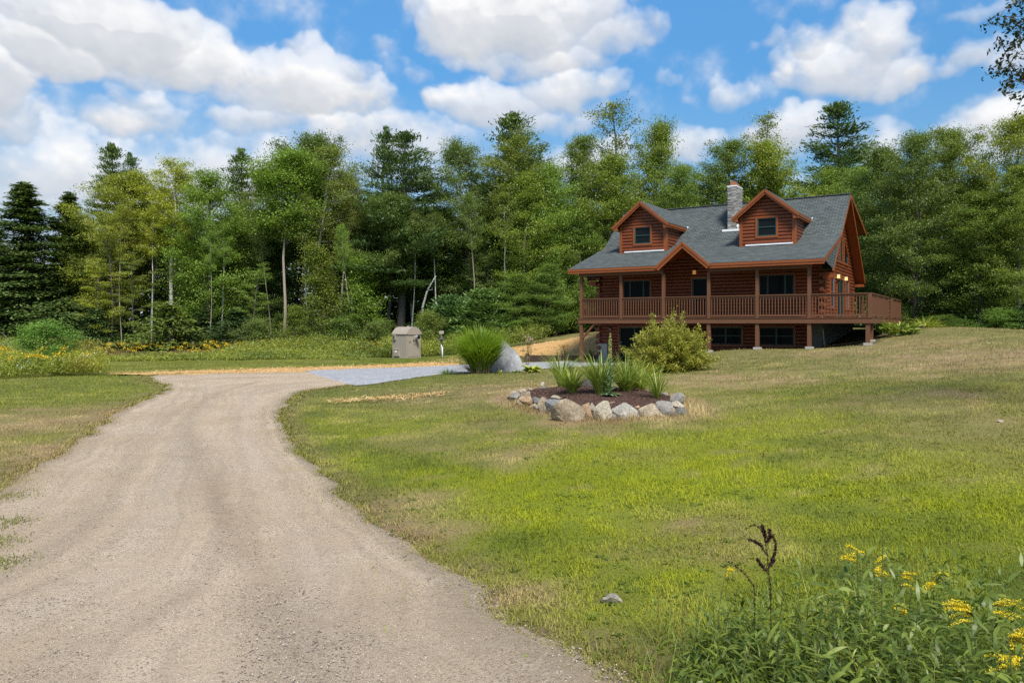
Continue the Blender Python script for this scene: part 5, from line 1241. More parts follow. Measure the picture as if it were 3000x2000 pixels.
# near branch hanging in at the top right corner: tree stands just outside the frame
p = rs(77); tb = TB(); cl = []
base = at(3330, 900, 11); base.z = tz(base.x, base.y)
o = np.array(base); trunk = np.array([(0, 0, -.2), (-.05, 0, 2.5), (.05, .05, 5.0), (-.15, 0, 8.0)]); tb.tube(resample3(trunk, 12), np.linspace(.16, .05, 12), 8)
for (z0, pts) in [(5.0, [(3180, 60), (3060, 90), (2960, 60), (2925, 40)]), (4.2, [(3190, 240), (3080, 230), (2990, 190), (2940, 110)]), (3.6, [(3170, 340), (3060, 290), (2975, 260), (2955, 230)]), (6.0, [(3160, -60), (3060, -40), (2985, 0), (2960, 20)]), (3.9, [(3150, 300), (3040, 200), (2985, 140), (2970, 120)])]:
    P = resample3([Vector((0, 0, z0))] + [at(a, b, 11) - base + Vector((0, p.normal() * .2, 0)) for a, b in pts], 14); tb.tube(P, np.linspace(.028, .004, 14), 5)
    for j in range(26):
        u = p.randint(6, 14); s = P[u] if u < 14 else P[13]; e = s + np.array([p.normal() * .16, p.normal() * .16, -abs(p.normal()) * .22]); tb.tube([s, (s + e) / 2 + p.normal(size=3) * .02, e], [.006, .004, .002], 4)
        for u2 in (.5, .8, 1.0): cl += [s + (e - s) * u2 + p.normal(size=3) * .05 for _ in range(4)]
for j in range(26):      # the rest of its crown, outside the frame
    z0 = p.uniform(4.0, 8.2); a = p.uniform(-1.3, 1.3) if z0 < 7.6 else p.uniform(0, 6.28); q = bend((-.1, 0, min(z0, 7.9)), (math.cos(a), math.sin(a), .5), p.uniform(1.0, 2.2), 6, p, .2, .1); tb.tube(q, np.linspace(.022, .004, 7), 5)
    for u in range(2, 7): cl += [q[u] + p.normal(size=3) * .22 for _ in range(34)]
nb_ = thing('overhanging_birch', 'near birch branch with small dark leaves hanging into the top right corner', 'tree', tuple(base))
V, F = tb.get(); npmesh('trunk', V, F, MAT['bark'], nb_, smooth=True)
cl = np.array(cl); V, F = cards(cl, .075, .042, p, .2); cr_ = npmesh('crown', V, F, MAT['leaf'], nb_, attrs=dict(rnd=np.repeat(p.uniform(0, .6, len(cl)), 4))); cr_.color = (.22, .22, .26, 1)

# far wood behind the front trees: one mass
p = rs(88); VV, FF, RR, TV, TF = [], [], [], [], []; nv = nt_ = 0
kinds = ['maple2', 'full', 'full2', 'maple3', 'hemlock', 'hemlock2', 'oak', 'maple']
SIL = np.array([(-900, 640), (0, 660), (130, 610), (330, 540), (520, 545), (700, 530), (850, 500), (1000, 480), (1150, 480), (1290, 560), (1400, 520), (1500, 480), (1650, 520), (1800, 480), (1950, 460), (2100, 460), (2350, 480), (2500, 500), (2650, 440), (2850, 420), (3000, 420), (3900, 400)])
for row, (Yr, n, drop) in enumerate([(69, 40, 30), (77, 40, 60), (88, 36, 85)]):
    for i in range(n):
        px = -750 + 4500 * (i + p.uniform(.1, .9)) / n; Y = Yr + p.uniform(-3, 4)
        if px > 2450: Y -= 12
        top = np.interp(px, SIL[:, 0], SIL[:, 1]) + drop * p.uniform(.6, 1.3) + p.uniform(20, 95)
        pr = PR[kinds[p.randint(len(kinds))] if px > 250 else ('hemlock' if p.uniform() < .7 else 'maple2')]
        X = (px - 1500) / FPX * Y; zb = tz(X, Y); H = CAMZ + (HOR - top) / FPX * Y - zb; sw = p.uniform(230, 330) / FPX * Y / (2 * pr.hw)
        nq = len(pr.cV) // 4; sel = p.permutation(nq)[:3600]; Q = pr.cV.reshape(nq, 4, 3)[sel]; cen = Q.mean(1, keepdims=True); Q = cen + (Q - cen) * 2.3
        a = p.uniform(0, 6.28); c, s = math.cos(a), math.sin(a); sc = np.array([sw, sw, H / pr.H])
        tr_ = lambda A: np.stack([(A[..., 0] * c - A[..., 1] * s) * sc[0] + X, (A[..., 0] * s + A[..., 1] * c) * sc[1] + Y, A[..., 2] * sc[2] + zb], -1)
        VV.append(tr_(Q).reshape(-1, 3)); RR.append(pr.cR.reshape(nq, 4)[sel].ravel() * .7 * p.uniform(.5, 1)); nv += len(sel) * 4
        k = 15 * 7; TV.append(tr_(pr.tV[:k])); f = pr.tF[:14 * 7 if pr.tF[:14 * 7].max() < k else 0]; TF.append(f + nt_); nt_ += k
V = np.vstack(VV + TV); F1 = np.arange(nv).reshape(-1, 4); F2 = np.vstack([f for f in TF if len(f)]) + nv
fw = npmesh('background_forest', V, [np.vstack([F1, F2])], [MAT['leaf'], MAT['bark']], attrs=dict(rnd=np.r_[np.concatenate(RR), np.zeros(len(V) - nv)]), midx=np.r_[np.zeros(len(F1)), np.ones(len(F2))])
fw.color = (.85, .9, .8, 1)
tag(fw, 'deep mixed woodland filling in behind the front trees', 'forest', kind='stuff')

# low undergrowth along the wood edge (one mass)
def mass(name, X, Y, hts, per, leafl, wd, mat, label, cat, seed, tint=(1, 1, 1), spread=.28, dry=None):
    r = rs(seed); N = len(X); Z = terrain(X, Y); u = r.uniform(.05, 1, (N, per)) ** .7
    C = np.stack([X[:, None] + r.normal(size=(N, per)) * spread * (1.15 - .5 * u), Y[:, None] + r.normal(size=(N, per)) * spread * (1.15 - .5 * u), Z[:, None] + hts[:, None] * u], -1).reshape(-1, 3)
    V, F = cards(C, leafl, wd, r, .4); rn = np.repeat(np.clip(np.repeat(r.uniform(0, .5, N) + (fbm(X * .5, Y * .9, seed, 3) - .45) * 1.5, per) + r.uniform(0, .4, N * per), 0, 1), 4)
    at_ = dict(rnd=rn)
    if dry is not None: at_['dry'] = np.repeat(np.repeat(dry, per), 4)
    o = npmesh(name, V, F, MAT[mat], attrs=at_); o.color = (*tint, 1)
    return tag(o, label, cat, kind='stuff')
r = rs(91); n = 4200; X = r.uniform(-55, 44, n); Y = FOREST_Y(X) + r.uniform(0, 1, n) ** 1.6 * 17 - .6; L, w = house_lw(X, Y); k = ~((L > -1) & (L < 17) & (w < 15)); X, Y = X[k], Y[k]
mass('undergrowth', X, Y, r.uniform(.5, 1.7, len(X)) + np.clip((Y - FOREST_Y(X) - 2) * .22, 0, 2.2), 38, .19, .11, 'leaf', 'dense leafy undergrowth along the foot of the woods', 'undergrowth', 92, (.85, .95, .8), .42)
MAT['weed'] = leafmat('meadow_weed', (.13, .18, .032), (.36, .385, .062), .4, True, (.24, .17, .06))
# meadow of tall weeds left of the gravel
r = rs(93); n = 10500; X = r.uniform(-46, 2.5, n); Y = r.uniform(45.8, 58.0, n); k = (fbm(X * .4, Y * .4, 5, 3) > .30) & ((X < -1.5) | (Y > 51)) & ((X < -9.5) | (X > -3.2) | (Y > 49.6)); X, Y = X[k], Y[k]
hh = 1.25 * (.20 + .85 * sstep(45.5, 54, Y)) * (.45 + .9 * fbm(X * .35, Y * .5, 15, 3)) * r.uniform(.7, 1.2, len(X))
low_ = np.exp(-(((X + 25.0) / 6.0) ** 4)) * sstep(47.5, 49.5, Y); hh = hh * (1 - .72 * low_); drz = np.clip(1.3 * np.exp(-(((X + 25.5) / 4.5) ** 2 + ((Y - 53.0) / 3.5) ** 2)), 0, .9)
mass('meadow_weeds', X, Y, hh, 34, .17, .045, 'weed', 'tall mixed weeds of the meadow before the woods', 'weeds', 94, (1, 1, 1), .26, drz)
# bracken bank
r = rs(95); n = 800; X = r.uniform(-32.5, -17.5, n); Y = r.uniform(55, 57.5, n)
V, F, t, k = strips(np.c_[np.repeat(X, 9) + r.normal(size=n * 9) * .12, np.repeat(Y, 9) + r.normal(size=n * 9) * .12, np.repeat(terrain(X, Y), 9) + r.uniform(.15, .6, n * 9)], r.uniform(0, 6.28, n * 9), r.uniform(.2, 1.2, n * 9), r.uniform(.35, .75, n * 9), r.uniform(.16, .3, n * 9), r.uniform(.6, 1.6, n * 9), 3, [.5, 1, .7, .05])
MAT['bracken'] = leafmat('bracken', (.13, .17, .035), (.215, .18, .055), .3)
br = npmesh('bracken', V, F, MAT['bracken'], attrs=dict(rnd=np.repeat(np.clip(r.uniform(0, .6, n) + .4 * vnoise(X * .4, Y, 3), 0, 1), 9)[k])); tag(br, 'bank of yellowing bracken ferns before the left woods', 'ferns', kind='stuff')
# goldenrod bloom specks in the meadow and left weed bed
MAT['gold'] = leafmat('goldenrod_bloom', (.50, .34, .015), (.75, .52, .03), .2, False)
def blooms(name, X, Y, hts, per, size, label, cat, seed, mat='gold', spread=.09, flat=.5):
    r = rs(seed); N = len(X); Z = terrain(X, Y) + hts
    C = np.stack([X, Y, Z], -1)[:, None] + r.normal(size=(N, per, 3)) * np.array([1, 1, flat]) * spread
    V, F = cards(C.reshape(-1, 3), size, size * .7, r, .8); o = npmesh(name, V, F, MAT[mat], attrs=dict(rnd=np.repeat(r.uniform(size=N * per), 4)))
    return tag(o, label, cat, kind='stuff')
r = rs(96); n = 420; X = r.uniform(-46, -3, n); Y = r.uniform(50.5, 55.5, n); k = vnoise(X * .25, Y * .3, 44) > .42; X, Y = X[k], Y[k]
blooms('goldenrod_blooms', X, Y, (.30 + .6 * sstep(49, 55, Y)) * r.uniform(.75, 1.15, len(X)), 20, .085, 'scattered yellow goldenrod blooms across the meadow', 'flowers', 97)
# weed bed at the left edge of the lawn
r = rs(98); n = 2100; X = r.uniform(-31, -17.2, n); Y = r.uniform(29.4, 39, n); px_ = 1500 + X / Y * FPX; k = (px_ < 290 + (Y - 30) * 1.5 + r.normal(size=n) * 10) & (Y > 29.8 + np.clip((px_ - 0) / 290, 0, 1) * 2.4 + r.normal(size=n) * .2); X, Y = X[k], Y[k]
hb = (.35 + .85 * fbm(X * .6, Y * .6, 25, 3)) * r.uniform(.7, 1.15, len(X)) * (.6 + .4 * sstep(29.5, 32, Y))
mass('weed_bed', X, Y, hb, 46, .13, .038, 'weed', 'tangled tall weeds beside the left lawn', 'weeds', 99, (1.25, 1.2, .9), .20, np.clip(fbm(X * .8, Y * .8, 66, 3) * 1.6 - .75, 0, .8))
k = r.uniform(size=len(X)) < .016 + .13 * (vnoise(X * .55, Y * .55, 9) > .58); blooms('goldenrod_bed_blooms', X[k], Y[k], hb[k] * 1.0 + .08, 46, .075, 'yellow goldenrod blooms topping the left weed bed', 'flowers', 100, spread=.10)
MAT['whitebloom'] = leafmat('white_bloom', (.6, .6, .55), (.8, .8, .75), .2, False)
k = r.uniform(size=len(X)) < .025; blooms('white_blooms', X[k], Y[k], hb[k] * .85, 12, .07, 'small white daisies in the left weed bed', 'flowers', 101, 'whitebloom', .12)
k_ = tree('shrub', 133, 35.5, 958, 200, (1.1, 1.4, 1.15), 'big rounded green bush standing behind the goldenrod on the left', 'shrub', 'bush', tname='stems')

# heap of branches and the rust-brown dead sapling
p = rs(110); tb = TB(); c0 = at(45, 985, 52.0); c0.z = tz(c0.x, c0.y)
for i in range(190):
    a = p.uniform(0, 6.28); s = np.array([p.normal() * 1.3, p.normal() * .7, p.uniform(0, .5)]); d = np.array([math.cos(a), math.sin(a) * .6, p.uniform(.1, .9)]); q = bend(s, d, p.uniform(1.0, 2.8), 5, p, -.9, .14); q[:, 2] = np.maximum(q[:, 2], .02); tb.tube(q, np.linspace(p.uniform(.012, .035), .006, 6), 5)
V, F = tb.get(); bp = npmesh('brush_pile', V, F, MAT['deadwood'], smooth=True); bp.location = c0; tag(bp, 'heap of bare grey cut branches at the left wood edge', 'brush pile')
MAT['rust'] = leafmat('rust_leaf', (.10, .035, .02), (.22, .09, .05), .2, False)
p = rs(111); tb = TB(); c0 = at(170, 985, 55); c0.z = tz(c0.x, c0.y); cl = []
for i in range(16):
    q = bend((0, 0, 0), (p.normal() * .35, p.normal() * .3, 1), p.uniform(.9, 1.9), 5, p, 0, .1); tb.tube(q, np.linspace(.02, .005, 6), 5)
    for u in range(2, 6): cl += [q[u] + p.normal(size=3) * .13 for _ in range(9)]
dt = thing('dead_sapling', 'withered rust-brown sapling beside the brush pile', 'dead shrub', tuple(c0)); V, F = tb.get(); npmesh('stems', V, F, MAT['deadwood'], dt); V, F = cards(np.array(cl), .13, .07, p, .1); npmesh('crown', V, F, MAT['rust'], dt, attrs=dict(rnd=np.repeat(p.uniform(size=len(cl)), 4)))
# ================================================================== rocks
def rock_mesh(seed, dims, ncut=12, rough=.05, sub=3, sharp=.62):
    r = rs(seed); bm = bmesh.new(); bmesh.ops.create_icosphere(bm, subdivisions=sub, radius=1)
    V = np.array([v.co[:] for v in bm.verts])
    for k in range(ncut):
        n = r.normal(size=3); n /= np.linalg.norm(n); d = r.uniform(sharp - .22, sharp + .05); ex = np.maximum(0, V @ n - d); V -= ex[:, None] * n[None] * .93
    for k in range(4):
        f = r.normal(size=(3, 3)) * (1.6 * 1.8 ** k); ph = r.uniform(0, 6.28, 3); V *= (1 + rough / (1.5 ** k) * np.sin(V @ f.T + ph).sum(1) / 2)[:, None]
    V = V / (V.max(0) - V.min(0)) * np.array(dims); V[:, 2] -= V[:, 2].min()
    for v, c in zip(bm.verts, V): v.co = c
    for f in bm.faces: f.smooth = sub > 3
    me = bpy.data.meshes.new('rock'); bm.to_mesh(me); bm.free()
    return me
def rock(name, px, py, wpx, hpx, label, tint, seed, depth=.8, mat='stone', rot=None, sink=.25, ncut=12, cat='rock', group=None, sub=3, lift=0.0, rough=.05):
    x, y = ghit(px, py); s = y / FPX; w = wpx * s; h = hpx * s
    me = rock_mesh(seed, (w, w * depth, h / (1 - sink)), ncut, rough, sub, .62 if sub < 4 else .74); me.materials.append(MAT[mat])
    o = link(bpy.data.objects.new(name, me)); o.location = (x, y + w * depth * .3, gz(x, y)[0] - h / (1 - sink) * sink + lift); o.rotation_euler = (0, 0, random.Random(seed).uniform(-.25, .25) if rot is None else rot)
    o.color = (*tint, 1); return tag(o, label, cat, group)

TAN, CRM, GRY, BLU, ORG, DK = (1.12, .98, .78), (1.35, 1.28, 1.12), (.95, .97, .98), (.62, .68, .76), (1.35, 1.0, .70), (.35, .34, .36)
def cr(cx, cy): return 1450 + cx * .27636, 1050 + cy * .27636
RK = [  # crop x, bottom y, w, h, tint, label
 (215, 400, 75, 40, CRM, 'pale flat stone at the back left end of the flower bed ring'), (300, 368, 75, 34, CRM, 'long pale stone lying behind the left end of the bed'), (382, 350, 62, 26, CRM, 'thin pale slab at the back edge of the mulch'),
 (520, 340, 105, 34, GRY, 'grey flat stone under the leaning strap leaves at the bed back'), (225, 462, 140, 75, GRY, 'lichen-grey rough stone ending the bed ring on the left'), (312, 470, 115, 88, TAN, 'tan peaked stone above the orange-tan one'),
 (335, 525, 130, 90, ORG, 'rounded orange-tan stone near the left end of the bed'), (440, 505, 88, 66, BLU, 'smooth blue-grey egg-shaped cobble'), (405, 545, 74, 46, TAN, 'small beige stone low in front of the blue-grey cobble'),
 (530, 580, 140, 140, TAN, 'upright beige-grey stone beside the dark blue-grey slab'), (612, 585, 150, 125, BLU, 'dark blue-grey slab leaning among the front stones'), (640, 475, 130, 58, CRM, 'cream slab perched behind the dark blue-grey slab'),
 (712, 515, 85, 42, CRM, 'small cream stone beside the big tan wedge'), (800, 668, 320, 205, TAN, 'biggest tan wedge-shaped stone at the bed front'), (965, 628, 120, 132, ORG, 'orange-brown stone right of the biggest wedge'),
 (1038, 582, 82, 96, CRM, 'rounded cream stone between wedge and pointed grey stone'), (1148, 650, 178, 180, CRM, 'pale grey pointed stone with a steep ridge'), (1250, 522, 98, 48, TAN, 'small olive-tan stone below the mullein leaves'),
 (1372, 622, 260, 136, (1.15, 1.17, 1.15), 'wide white-grey stone in the middle of the bed front'), (1520, 560, 72, 62, ORG, 'little orange stone filling the gap in the front row'), (1655, 612, 285, 118, TAN, 'broad low beige stone on the right of the bed front'),
 (1800, 600, 165, 140, (.8, .8, .82), 'angular grey stone with a slanted top at the right'), (1925, 478, 135, 108, GRY, 'grey block at the back right corner of the bed'), (1925, 520, 155, 72, CRM, 'flat layered pale stone stacked below the grey block'),
 (1965, 592, 150, 82, BLU, 'low blue-grey stone at the right end of the ring'), (1655, 382, 105, 46, TAN, 'rounded tan stone behind the right strap leaves'), (1000, 330, 135, 105, DK, 'dark squarish rock half hidden between the leaf clumps'),
 (1260, 640, 70, 60, GRY, 'small grey stone filling the gap beside the pointed grey stone'), (1490, 600, 80, 70, TAN, 'tan stone wedged between white-grey and broad beige stones'), (1075, 640, 60, 50, GRY, 'small dark-sided stone below the rounded cream one'), (1880, 590, 90, 80, TAN, 'tan stone tucked between angular grey and low blue-grey stones'), (460, 560, 90, 60, GRY, 'low grey stone between beige cobble and upright stone'), (260, 500, 70, 50, TAN, 'small tan stone at the left foot of the ring'),
 (505, 300, 42, 32, CRM, 'small pale upright stone behind the bed'), (1330, 350, 90, 40, GRY, 'grey stone glimpsed behind the central leaf clump'), (1800, 400, 110, 36, GRY, 'low grey stone at the back beside the narrow leaf clump')]
for k, (cx, cy, w, h, tint, lab) in enumerate(RK):
    px, py = cr(cx, cy); hs = rs(300 + k).uniform(.74, .96)
    rock('garden_stone', px, py, w * .27636 * 1.16, h * .27636 * 1.16, lab, tuple(c * hs for c in tint), 400 + k, depth=.75, group='stones edging the flower bed', ncut=16, rough=.03, lift=.03 if cy < 540 else 0)
rock('flat_stone', 1798, 1768, 70, 18, 'small flat grey stone in bare soil on the near lawn', (.9, .86, .78), 460, .7, sink=.45, cat='rock')
rock('lawn_stone', 2935, 1243, 24, 6, 'tiny pale stone on the right slope of the lawn', (1.1, 1.05, 1.0), 461, .6, cat='rock')
# mulch mound
n, m = 72, 20; th = np.linspace(0, 2 * math.pi, n, endpoint=False); rr = np.linspace(0, 1, m)
x = (BEDC[0] + np.outer(rr, np.cos(th) * bedr(th))).ravel(); y = (BEDC[1] + np.outer(rr, np.sin(th) * bedr(th))).ravel(); rad = np.repeat(rr, n)
MZ = lambda x, y, rad: terrain(x, y) + .03 + .10 * (1 - rad ** 3) + (fbm(x * 5, y * 5, 3, 4) - .5) * .05 - .06 * sstep(.9, 1, rad)
i = (np.arange(m - 1)[:, None] * n + np.arange(n)[None]).ravel(); j = (np.arange(m - 1)[:, None] * n + (np.arange(n)[None] + 1) % n).ravel()
ml = npmesh('mulch', np.c_[x, y, MZ(x, y, rad)], np.c_[i, j, j + n, i + n][:, ::-1], MAT['mulch'], smooth=True)
if ml.data.polygons[200].normal.z < 0: ml.data.flip_normals()
tag(ml, 'dark brown bark mulch mounded inside the stone ring', 'mulch', kind='stuff')
r = rs(501); N = 5200; q = np.sqrt(r.uniform(0, .97, N)); a = r.uniform(0, 6.28, N); x = BEDC[0] + np.cos(a) * q * bedr(a); y = BEDC[1] + np.sin(a) * q * bedr(a)
V, F = cards(np.c_[x, y, MZ(x, y, q) + .008], .055, .016, r, 1.2); o = npmesh('mulch_chips', V, F, MAT['chips'], attrs=dict(rnd=np.repeat(r.uniform(size=N), 4))); tag(o, 'loose bark chips over the flower bed', 'mulch', kind='stuff')

# big grey boulder
bo = rock('boulder', 1478, 1090, 118, 92, 'big smooth grey boulder beside the fountain of ornamental grass', (1.2, 1.18, 1.17), 621, .85, 'boulder', .35, .46, 5, 'boulder', None, 5, 0, .055)
# smaller plants and stones round it
MAT['strap'] = leafmat('strap_leaf', (.14, .215, .03), (.36, .42, .07), .42)
MAT['hosta'] = leafmat('hosta_leaf', (.12, .20, .035), (.34, .36, .10), .3)
MAT['miscan'] = leafmat('fountain_grass', (.13, .24, .015), (.33, .45, .04), .45)
MAT['drystem'] = leafmat('dry_stem', (.22, .16, .07), (.40, .31, .16), .3)
def tuft(name, loc, n, ln, wd, label, cat, seed, elev=(1.0, 1.5), droop=(.6, 1.7), base=.08, mat='strap', prof=(.7, 1, .95, .8, .55, .05), tint=(1, 1, 1), parent=None, group=None, stemz=0.0, azr=None):
    r = rs(seed); az = r.uniform(0, 6.28, n) if azr is None else r.uniform(*azr, n); q = base * np.sqrt(r.uniform(size=n))
    B = np.c_[np.cos(az) * q, np.sin(az) * q, r.uniform(0, stemz + 1e-6, n)]
    V, F, t, k = strips(B, az + r.normal(size=n) * .5, r.uniform(*elev, n), ln * r.uniform(.55, 1.15, n), wd * r.uniform(.7, 1.2, n), r.uniform(*droop, n), len(prof) - 1, prof, twist=r.normal(size=n) * .35)
    o = npmesh(name, V, F, MAT[mat], parent, attrs=dict(rnd=r.uniform(size=n)[k])); o.color = (*tint, 1)
    if parent is None: o.location = loc; tag(o, label, cat, group)
    return o
def gpt(px, py, dz=-.02):
    x, y = ghit(px, py); return (x, y, gz(x, y)[0] + dz)
def bpt(cx, cy):          # a spot on the mulch
    px, py = cr(cx, cy); x, y = ghit(px, py - 6); rad = float(bedrad(x, y))
    return (x, y, float(MZ(np.array([x]), np.array([y]), np.array([min(rad, .98)]))[0]) - .02)
LG = 'daylilies in the stone-ringed bed'
tuft('daylily', bpt(815, 445), 190, .86, .022, 'leftmost front daylily clump with low leaves splayed to the right', 'daylily', 520, group=LG)
tuft('daylily', bpt(700, 360), 150, 1.1, .022, 'tall thin daylily clump at the back left of the bed', 'daylily', 521, (1.15, 1.5), (.3, 1.2), group=LG)
tuft('daylily', bpt(1120, 450), 250, 1.05, .024, 'densest upright daylily clump behind the mullein', 'daylily', 522, (1.15, 1.52), (.3, 1.3), .12, group=LG)
tuft('daylily', bpt(1395, 415), 230, 1.0, .024, 'wide arching daylily clump right of the mullein', 'daylily', 523, (.9, 1.5), (.5, 1.6), .12, group=LG)
tuft('daylily', bpt(1540, 360), 170, .95, .022, 'daylily clump at the back with some yellowed leaves', 'daylily', 524, (.9, 1.45), (.5, 1.7), .1, tint=(1.3, 1.15, .9), group=LG)
tuft('daylily', bpt(1725, 480), 60, .95, .022, 'sparse narrow daylily at the right end of the bed', 'daylily', 525, (.85, 1.5), (.4, 1.3), .05, group=LG)
# mullein: rosette, leafy stalk, flower spike
b = Vector(bpt(1222, 478)); mu = thing('mullein', 'mullein with felted grey-green leaves and one tall pale spike', 'mullein', b)
MAT['felt'] = leafmat('felted_leaf', (.13, .21, .085), (.22, .31, .15), .3); MAT['spike'] = leafmat('mullein_spike', (.28, .30, .10), (.50, .47, .16), .2)
H_ = 1.42; mb = MB(); mb.tube(np.array([(0, 0, -.05), (.01, 0, .5), (-.01, .01, 1.0), (0, 0, H_)]), [.014, .012, .010, .006], 6); mb.build('stem', MAT['felt'], mu, smooth=True)
r = rs(530); n = 46; zz = np.r_[r.uniform(0, .05, 14), np.linspace(.08, .80, n - 14)]; az = np.arange(n) * 2.4
V, F, t, k = strips(np.c_[zz * 0, zz * 0, zz], az, np.where(zz < .06, .45, .75), .30 * (1 - .55 * zz / .8), .085 * (1 - .5 * zz / .8), .9, 5, [.35, .9, 1, .8, .5, .05]); npmesh('leaves', V, F, MAT['felt'], mu, attrs=dict(rnd=r.uniform(size=n)[k]))
n = 420; zz = r.uniform(.86, H_ + .03, n); az = r.uniform(0, 6.28, n); q = .030 * np.clip((H_ + .06 - zz) / .25, .3, 1); V, F = cards(np.c_[np.cos(az) * q, np.sin(az) * q, zz], .032, .024, r, .3); npmesh('flower_spike', V, F, MAT['spike'], mu, attrs=dict(rnd=np.repeat(r.uniform(size=n), 4)))
# ornamental grass fountain
b = Vector(gpt(1408, 1094)); og = thing('ornamental_grass', 'huge fountain of fine bright green ornamental grass left of boulder', 'ornamental grass', b)
r = rs(540); n = 3000; az = r.uniform(0, 6.28, n); q = .36 * np.sqrt(r.uniform(size=n)); f = q / .36
V, F, t, k = strips(np.c_[np.cos(az) * q, np.sin(az) * q, r.uniform(.05, .5, n)], az + r.normal(size=n) * .35, 1.52 - f * .42 + r.normal(size=n) * .08, r.uniform(1.1, 1.95, n) * (1 - .16 * f), r.uniform(.010, .024, n), .25 + f * r.uniform(.3, 1.5, n), 6, [.8, 1, 1, .9, .75, .5, .05])
npmesh('blades', V, F, MAT['miscan'], og, attrs=dict(rnd=np.clip(r.uniform(size=n)[k] * .6 + .5 * t - .15, 0, 1)))
n = 380; az = r.uniform(0, 6.28, n); q = .39 * np.sqrt(r.uniform(size=n)); V, F, t, k = strips(np.c_[np.cos(az) * q, np.sin(az) * q, np.zeros(n)], az, r.uniform(1.2, 1.55, n), r.uniform(.45, .95, n), .016, r.uniform(-.1, .3, n), 3, [1, .9, .8, .4]); npmesh('dry_stems', V, F, MAT['drystem'], og, attrs=dict(rnd=r.uniform(size=n)[k]))
n = 130; az = r.uniform(2.6, 4.1, n); V, F, t, k = strips(np.c_[np.cos(az) * .45, np.sin(az) * .45, np.zeros(n) + .1], az, r.uniform(.5, 1.2, n), r.uniform(.4, .9, n), .012, r.uniform(1.0, 2.2, n), 5, [.8, 1, .9, .7, .5, .05]); og.scale = (1.12, 1.12, 1.06); npmesh('fallen_blades', V, F, MAT['drystem'], og, attrs=dict(rnd=r.uniform(size=n)[k]))
# plants near the boulder
tuft('hosta', gpt(1556, 1092), 90, .56, .13, 'chartreuse hosta at the right foot of the boulder', 'hosta', 550, (.5, 1.2), (.6, 1.5), .06, 'hosta', (.25, .8, 1, .8, .4, .05), (1.5, 1.4, .8))
tuft('hosta', gpt(1468, 1095), 7, .30, .085, 'tiny pale variegated hosta in front of the boulder', 'hosta', 551, (.6, 1.3), (.4, 1.0), .03, 'hosta', (.25, .8, 1, .8, .4, .05), (1.6, 1.4, 1.2))
tuft('sedum', gpt(1512, 1092), 60, .14, .07, 'low blue-green sedum at the base of the boulder', 'sedum', 552, (.3, 1.4), (.2, .9), .16, 'hosta', (.4, 1, 1, .5), (.7, .95, 1.2))
tuft('weed_tuft', gpt(1310, 1097), 90, .40, .02, 'dark green weedy tuft left of the ornamental grass', 'weed', 553, (.5, 1.4), (.3, 1.2), .22, 'strap', (.6, 1, .7, .05), (.55, .7, .6))
# joe-pye style pale flowers behind the boulder
def flower_plant(name, loc, h, n, label, cat, seed, bloom, leafmat_='weedleaf', spread=.25, bs=.06, per=22):
    r = rs(seed); t_ = thing(name, label, cat, loc); tb = TB(); tips = []; lb, la = [], []
    for i in range(n):
        q = bend((r.normal() * spread * .3, r.normal() * spread * .3, -.03), (r.normal() * .22, r.normal() * .22, 1), h * r.uniform(.75, 1.05), 6, r, .1, .05); tb.tube(q, np.linspace(.009, .004, 7), 5); tips.append(q[-1])
        for u in np.linspace(.4, 5.4, 13): k = int(u); lb.append(q[k] + (q[k + 1] - q[k]) * (u - k)); la.append(r.uniform(0, 6.28))
    V, F = tb.get(); npmesh('stems', V, F, MAT[leafmat_], t_, attrs=dict(rnd=np.zeros(len(V)) + .3))
    m_ = len(lb); V, F, t, k = strips(np.array(lb), np.array(la), r.uniform(.1, .9, m_), r.uniform(.12, .22, m_) * min(1, h), .045, r.uniform(.3, 1.2, m_), 3, [.3, 1, .7, .05]); npmesh('leaves', V, F, MAT[leafmat_], t_, attrs=dict(rnd=r.uniform(size=m_)[k]))
    C = (np.array(tips)[:, None] + r.normal(size=(n, per, 3)) * np.array([.07, .07, .045]) * bs / .06).reshape(-1, 3); V, F = cards(C, bs, bs * .8, r, .8); npmesh('flowers', V, F, MAT[bloom], t_, attrs=dict(rnd=np.repeat(r.uniform(size=len(C)), 4)))
    return t_
MAT['pinkbloom'] = leafmat('pale_pink_bloom', (.36, .24, .17), (.62, .46, .38), .2, False); MAT['orangebloom'] = leafmat('orange_bloom', (.62, .26, .01), (.80, .42, .02), .2, False)
c = at(1552, 1050, 45); c.z = tz(c.x, c.y); flower_plant('tall_flower', tuple(c), 1.45, 9, 'tall pale pink tufted flowers right behind the boulder', 'flower', 560, 'pinkbloom', spread=.5)
c = at(1545, 1066, 40); c.z = tz(c.x, c.y); flower_plant('tall_flower', tuple(c), .9, 4, 'thin tan seed-headed plant just right of the boulder', 'flower', 561, 'drystem', 'drystem', .15, .03)
# timber edging: two courses of old beams retaining the straw bank
A0, A1 = g0(1537, 1058), hw(-.12, 2.75); te = thing('timber_edging', 'low dark retaining edge of stacked old timbers before the straw bank', 'retaining edge', (A0[0], A0[1], 0))
o = Vector((A0[0], A0[1], 0)); e1 = Vector((A1.x, A1.y, 0)); dd = (e1 - o); 
for k in range(2):
    for s0, s1 in ((0, .46), (.465, 1)) if k == 0 else ((0.01, .3), (.305, .78), (.785, 1)):
        mb = MB(); mb.beam(dd * s0 + Vector((0, 0, .09 + .18 * k)), dd * s1 + Vector((0, 0, .09 + .18 * k)), .2 - .02 * k, .17); mb.build('timber', MAT['timber'], te, bevel=.012)
mb = MB(); pp = Vector((-dd.y, dd.x, 0)).normalized(); mb.beam(Vector((0, 0, .2)) + dd.normalized() * .1, pp * 2.4 + Vector((0, 0, .2)), .18, .34); mb.build('timber', MAT['timber'], te, bevel=.012)
